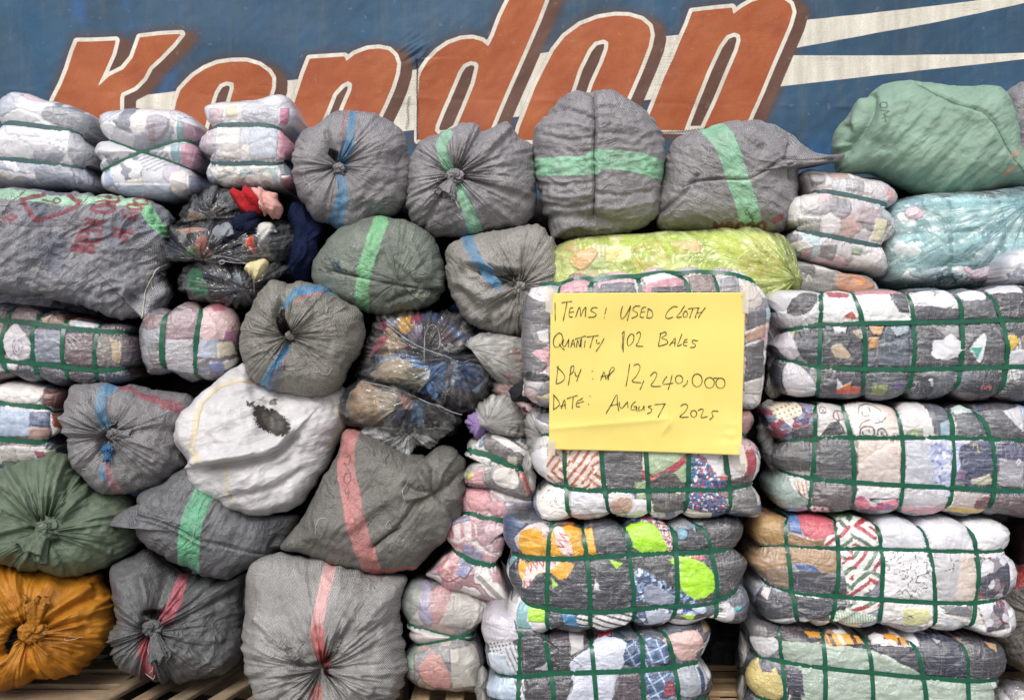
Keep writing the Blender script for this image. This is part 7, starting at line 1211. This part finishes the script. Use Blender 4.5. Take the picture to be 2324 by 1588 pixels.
INK = """175,133 178,300;235,135 285,126 335,122;287,126 270,210 250,300;345,180 318,185 305,225 310,262 340,265;308,224 350,216;366,268 382,215 402,175 410,215 412,258 435,205 460,175 458,220 455,266;570,182 530,178 505,205 540,225 556,245 532,266 480,268;650,180 636,240;631,267 633,272
800,165 785,230 790,278 815,270 850,215 875,160;875,160 862,230 845,300;965,165 920,165 895,200 935,225 937,252 885,278;1018,173 985,182 970,225 966,264 1000,268;974,221 1010,216;1040,188 1026,272;1032,186 1068,205 1082,245 1068,270 1026,274;1310,175 1270,170 1222,210 1200,258 1222,279 1270,264;1375,160 1340,215 1302,268 1350,262;1372,215 1388,210 1400,232 1392,262 1368,264 1360,240 1376,214;1405,190 1460,183 1512,182;1452,185 1436,230 1420,278;1502,185 1485,230 1470,276;1566,176 1530,225 1500,275;1484,228 1538,222
212,410 172,450 160,508 182,545 222,528 246,480 236,425 205,412;212,512 235,545 265,570;256,470 246,520 262,540 288,502 304,468;304,468 300,545;322,547 345,470 358,548;326,516 358,512;374,546 386,480 404,541 416,470;360,470 410,455 462,440;422,455 416,545;455,482 448,545;470,450 525,442 580,435;532,442 515,495 500,552;560,472 566,510 592,502;632,460 600,520 555,585
797,425 818,400 812,500 808,590;806,430 800,560;880,420 852,458 848,518 872,526 904,482 906,432 882,420;930,422 958,402 970,428 948,498 930,530 995,536;1156,410 1146,470 1135,530;1148,422 1198,404 1206,428 1165,458 1212,478 1216,510 1135,536;1235,530 1262,495 1290,460 1285,536;1250,506 1292,498;1352,420 1330,480 1310,534 1350,516;1402,470 1376,480 1364,522 1400,530;1370,501 1402,495;1500,486 1452,480 1446,500 1474,520 1466,543 1425,546
206,715 196,800 186,882;190,725 238,768 268,820 242,862 190,884;326,720 315,800 300,896;326,725 350,718 346,768 310,800;360,770 374,815 400,792 418,745;402,790 376,862;521,764 524,769;525,834 527,839;600,850 615,810 630,770 642,810 650,842;600,817 690,800;655,832 690,790 726,752 716,728 694,744 676,800 670,850
870,695 855,800 835,905;905,716 944,699 966,730 938,802 893,860 976,872;1000,852 985,895 965,936;1060,812 1094,776 1122,792 1100,848 1068,902 1160,906;1216,810 1175,884 1272,876;1262,800 1246,870 1225,936;"""+circ(1325, 842, 34, 38)+""";1402,850 1396,882 1360,911;"""+circ(1492, 850, 46, 60)+";"+circ(1606, 872, 44, 49)+";"+circ(1706, 876, 42, 48)+""";1640,828 1720,830
166,985 163,1126;160,980 208,1040 216,1080 166,1120;234,1116 265,1030 272,1116;224,1091 276,1076;285,1021 335,1005 386,990;346,1004 336,1116;436,1012 412,1030 384,1046 374,1090 410,1095;380,1066 446,1045;500,994 502,999;488,1072 490,1077
650,1160 700,1075 750,984 756,1060 770,1136;690,1086 766,1070;775,1050 778,1092 800,1108 850,1050;850,1050 855,1106;926,1045 892,1080 884,1122 924,1120 936,1096 905,1096;936,1096 938,1142;960,1090 955,1130 984,1124 1005,1086;1005,1086 1005,1132;1076,1086 1042,1096 1076,1120 1062,1148 1030,1160;1100,1076 1205,1068;1197,1068 1165,1130 1130,1196
1340,1091 1374,1070 1406,1085 1384,1140 1334,1190 1416,1190;"""+circ(1462, 1160, 27, 31)+""";1500,1131 1534,1115 1551,1130 1530,1194 1590,1184;1690,1136 1640,1135 1630,1160 1641,1184 1606,1216;1895,82 1910,72"""
vs, qs, k = [], [], 0
for ln in INK.replace("\n", ";").split(";"):
    q = cW(ln)
    if len(q) > 2: q = catmull(q, 5, False)
    else: q = np.linspace(q[0], q[1], 5)
    T = np.gradient(q, axis=0); T /= np.linalg.norm(T, axis=1)[:, None]+1e-9; N = np.stack([-T[:, 1], T[:, 0]], -1)
    w_ = 0.74+0.2*np.sin(np.linspace(0, 9, len(q)))[:, None]
    if np.linalg.norm(np.diff(q, axis=0), axis=1).sum() < 2.5: w_ = w_*2.0
    a_, b_ = paper_xyz(q-N*w_, 0.0028), paper_xyz(q+N*w_, 0.0028)
    vs.append(np.stack([a_, b_], 1).reshape(-1, 3)); n = len(q)
    i = np.arange(n-1)*2+k; qs.append(np.stack([i, i+1, i+3, i+2], -1)); k += 2*n
child("handwriting", mkmesh("handwriting", np.concatenate(vs)-np.array(nloc), np.concatenate(qs), None, mat_plain("dark_ink", lin('#2c2a1c'), 0.6, 0.3)), NOTICE)
M_TAPE = NT("clear_tape")
def mt():
    t = M_TAPE; tr = t.n("ShaderNodeBsdfTransparent"); tr.inputs[0].default_value = (0.95, 0.93, 0.88, 1); pb = t.pbsdf(i_Base_Color=(0.75, 0.70, 0.60, 1), i_Roughness=0.3)
    mx = t.n("ShaderNodeMixShader", i_0=0.6); t.t.links.new(tr.outputs[0], mx.inputs[1]); t.t.links.new(pb.outputs[0], mx.inputs[2]); return t.done(mx)
M_TAPE = mt()
for q in ("1238.5,655 1255,652 1254,712 1238,706", "1684,648 1700,650 1698,712 1684,708", "1244,1001 1261,1002 1260,1034 1243,1033", "1676,1012 1686,1008 1696,1050 1680,1052"):
    cc = P(q); u, v = np.meshgrid(np.linspace(0, 1, 6), np.linspace(0, 1, 12)); u, v = u.ravel()[:, None], v.ravel()[:, None]
    g_ = cc[0]*(1-u)*(1-v)+cc[1]*u*(1-v)+cc[2]*u*v+cc[3]*(1-u)*v
    o = child("tape", mkmesh("tape", paper_xyz(g_, 0.004)-np.array(nloc), gridfaces(6, 12), None, M_TAPE), NOTICE)
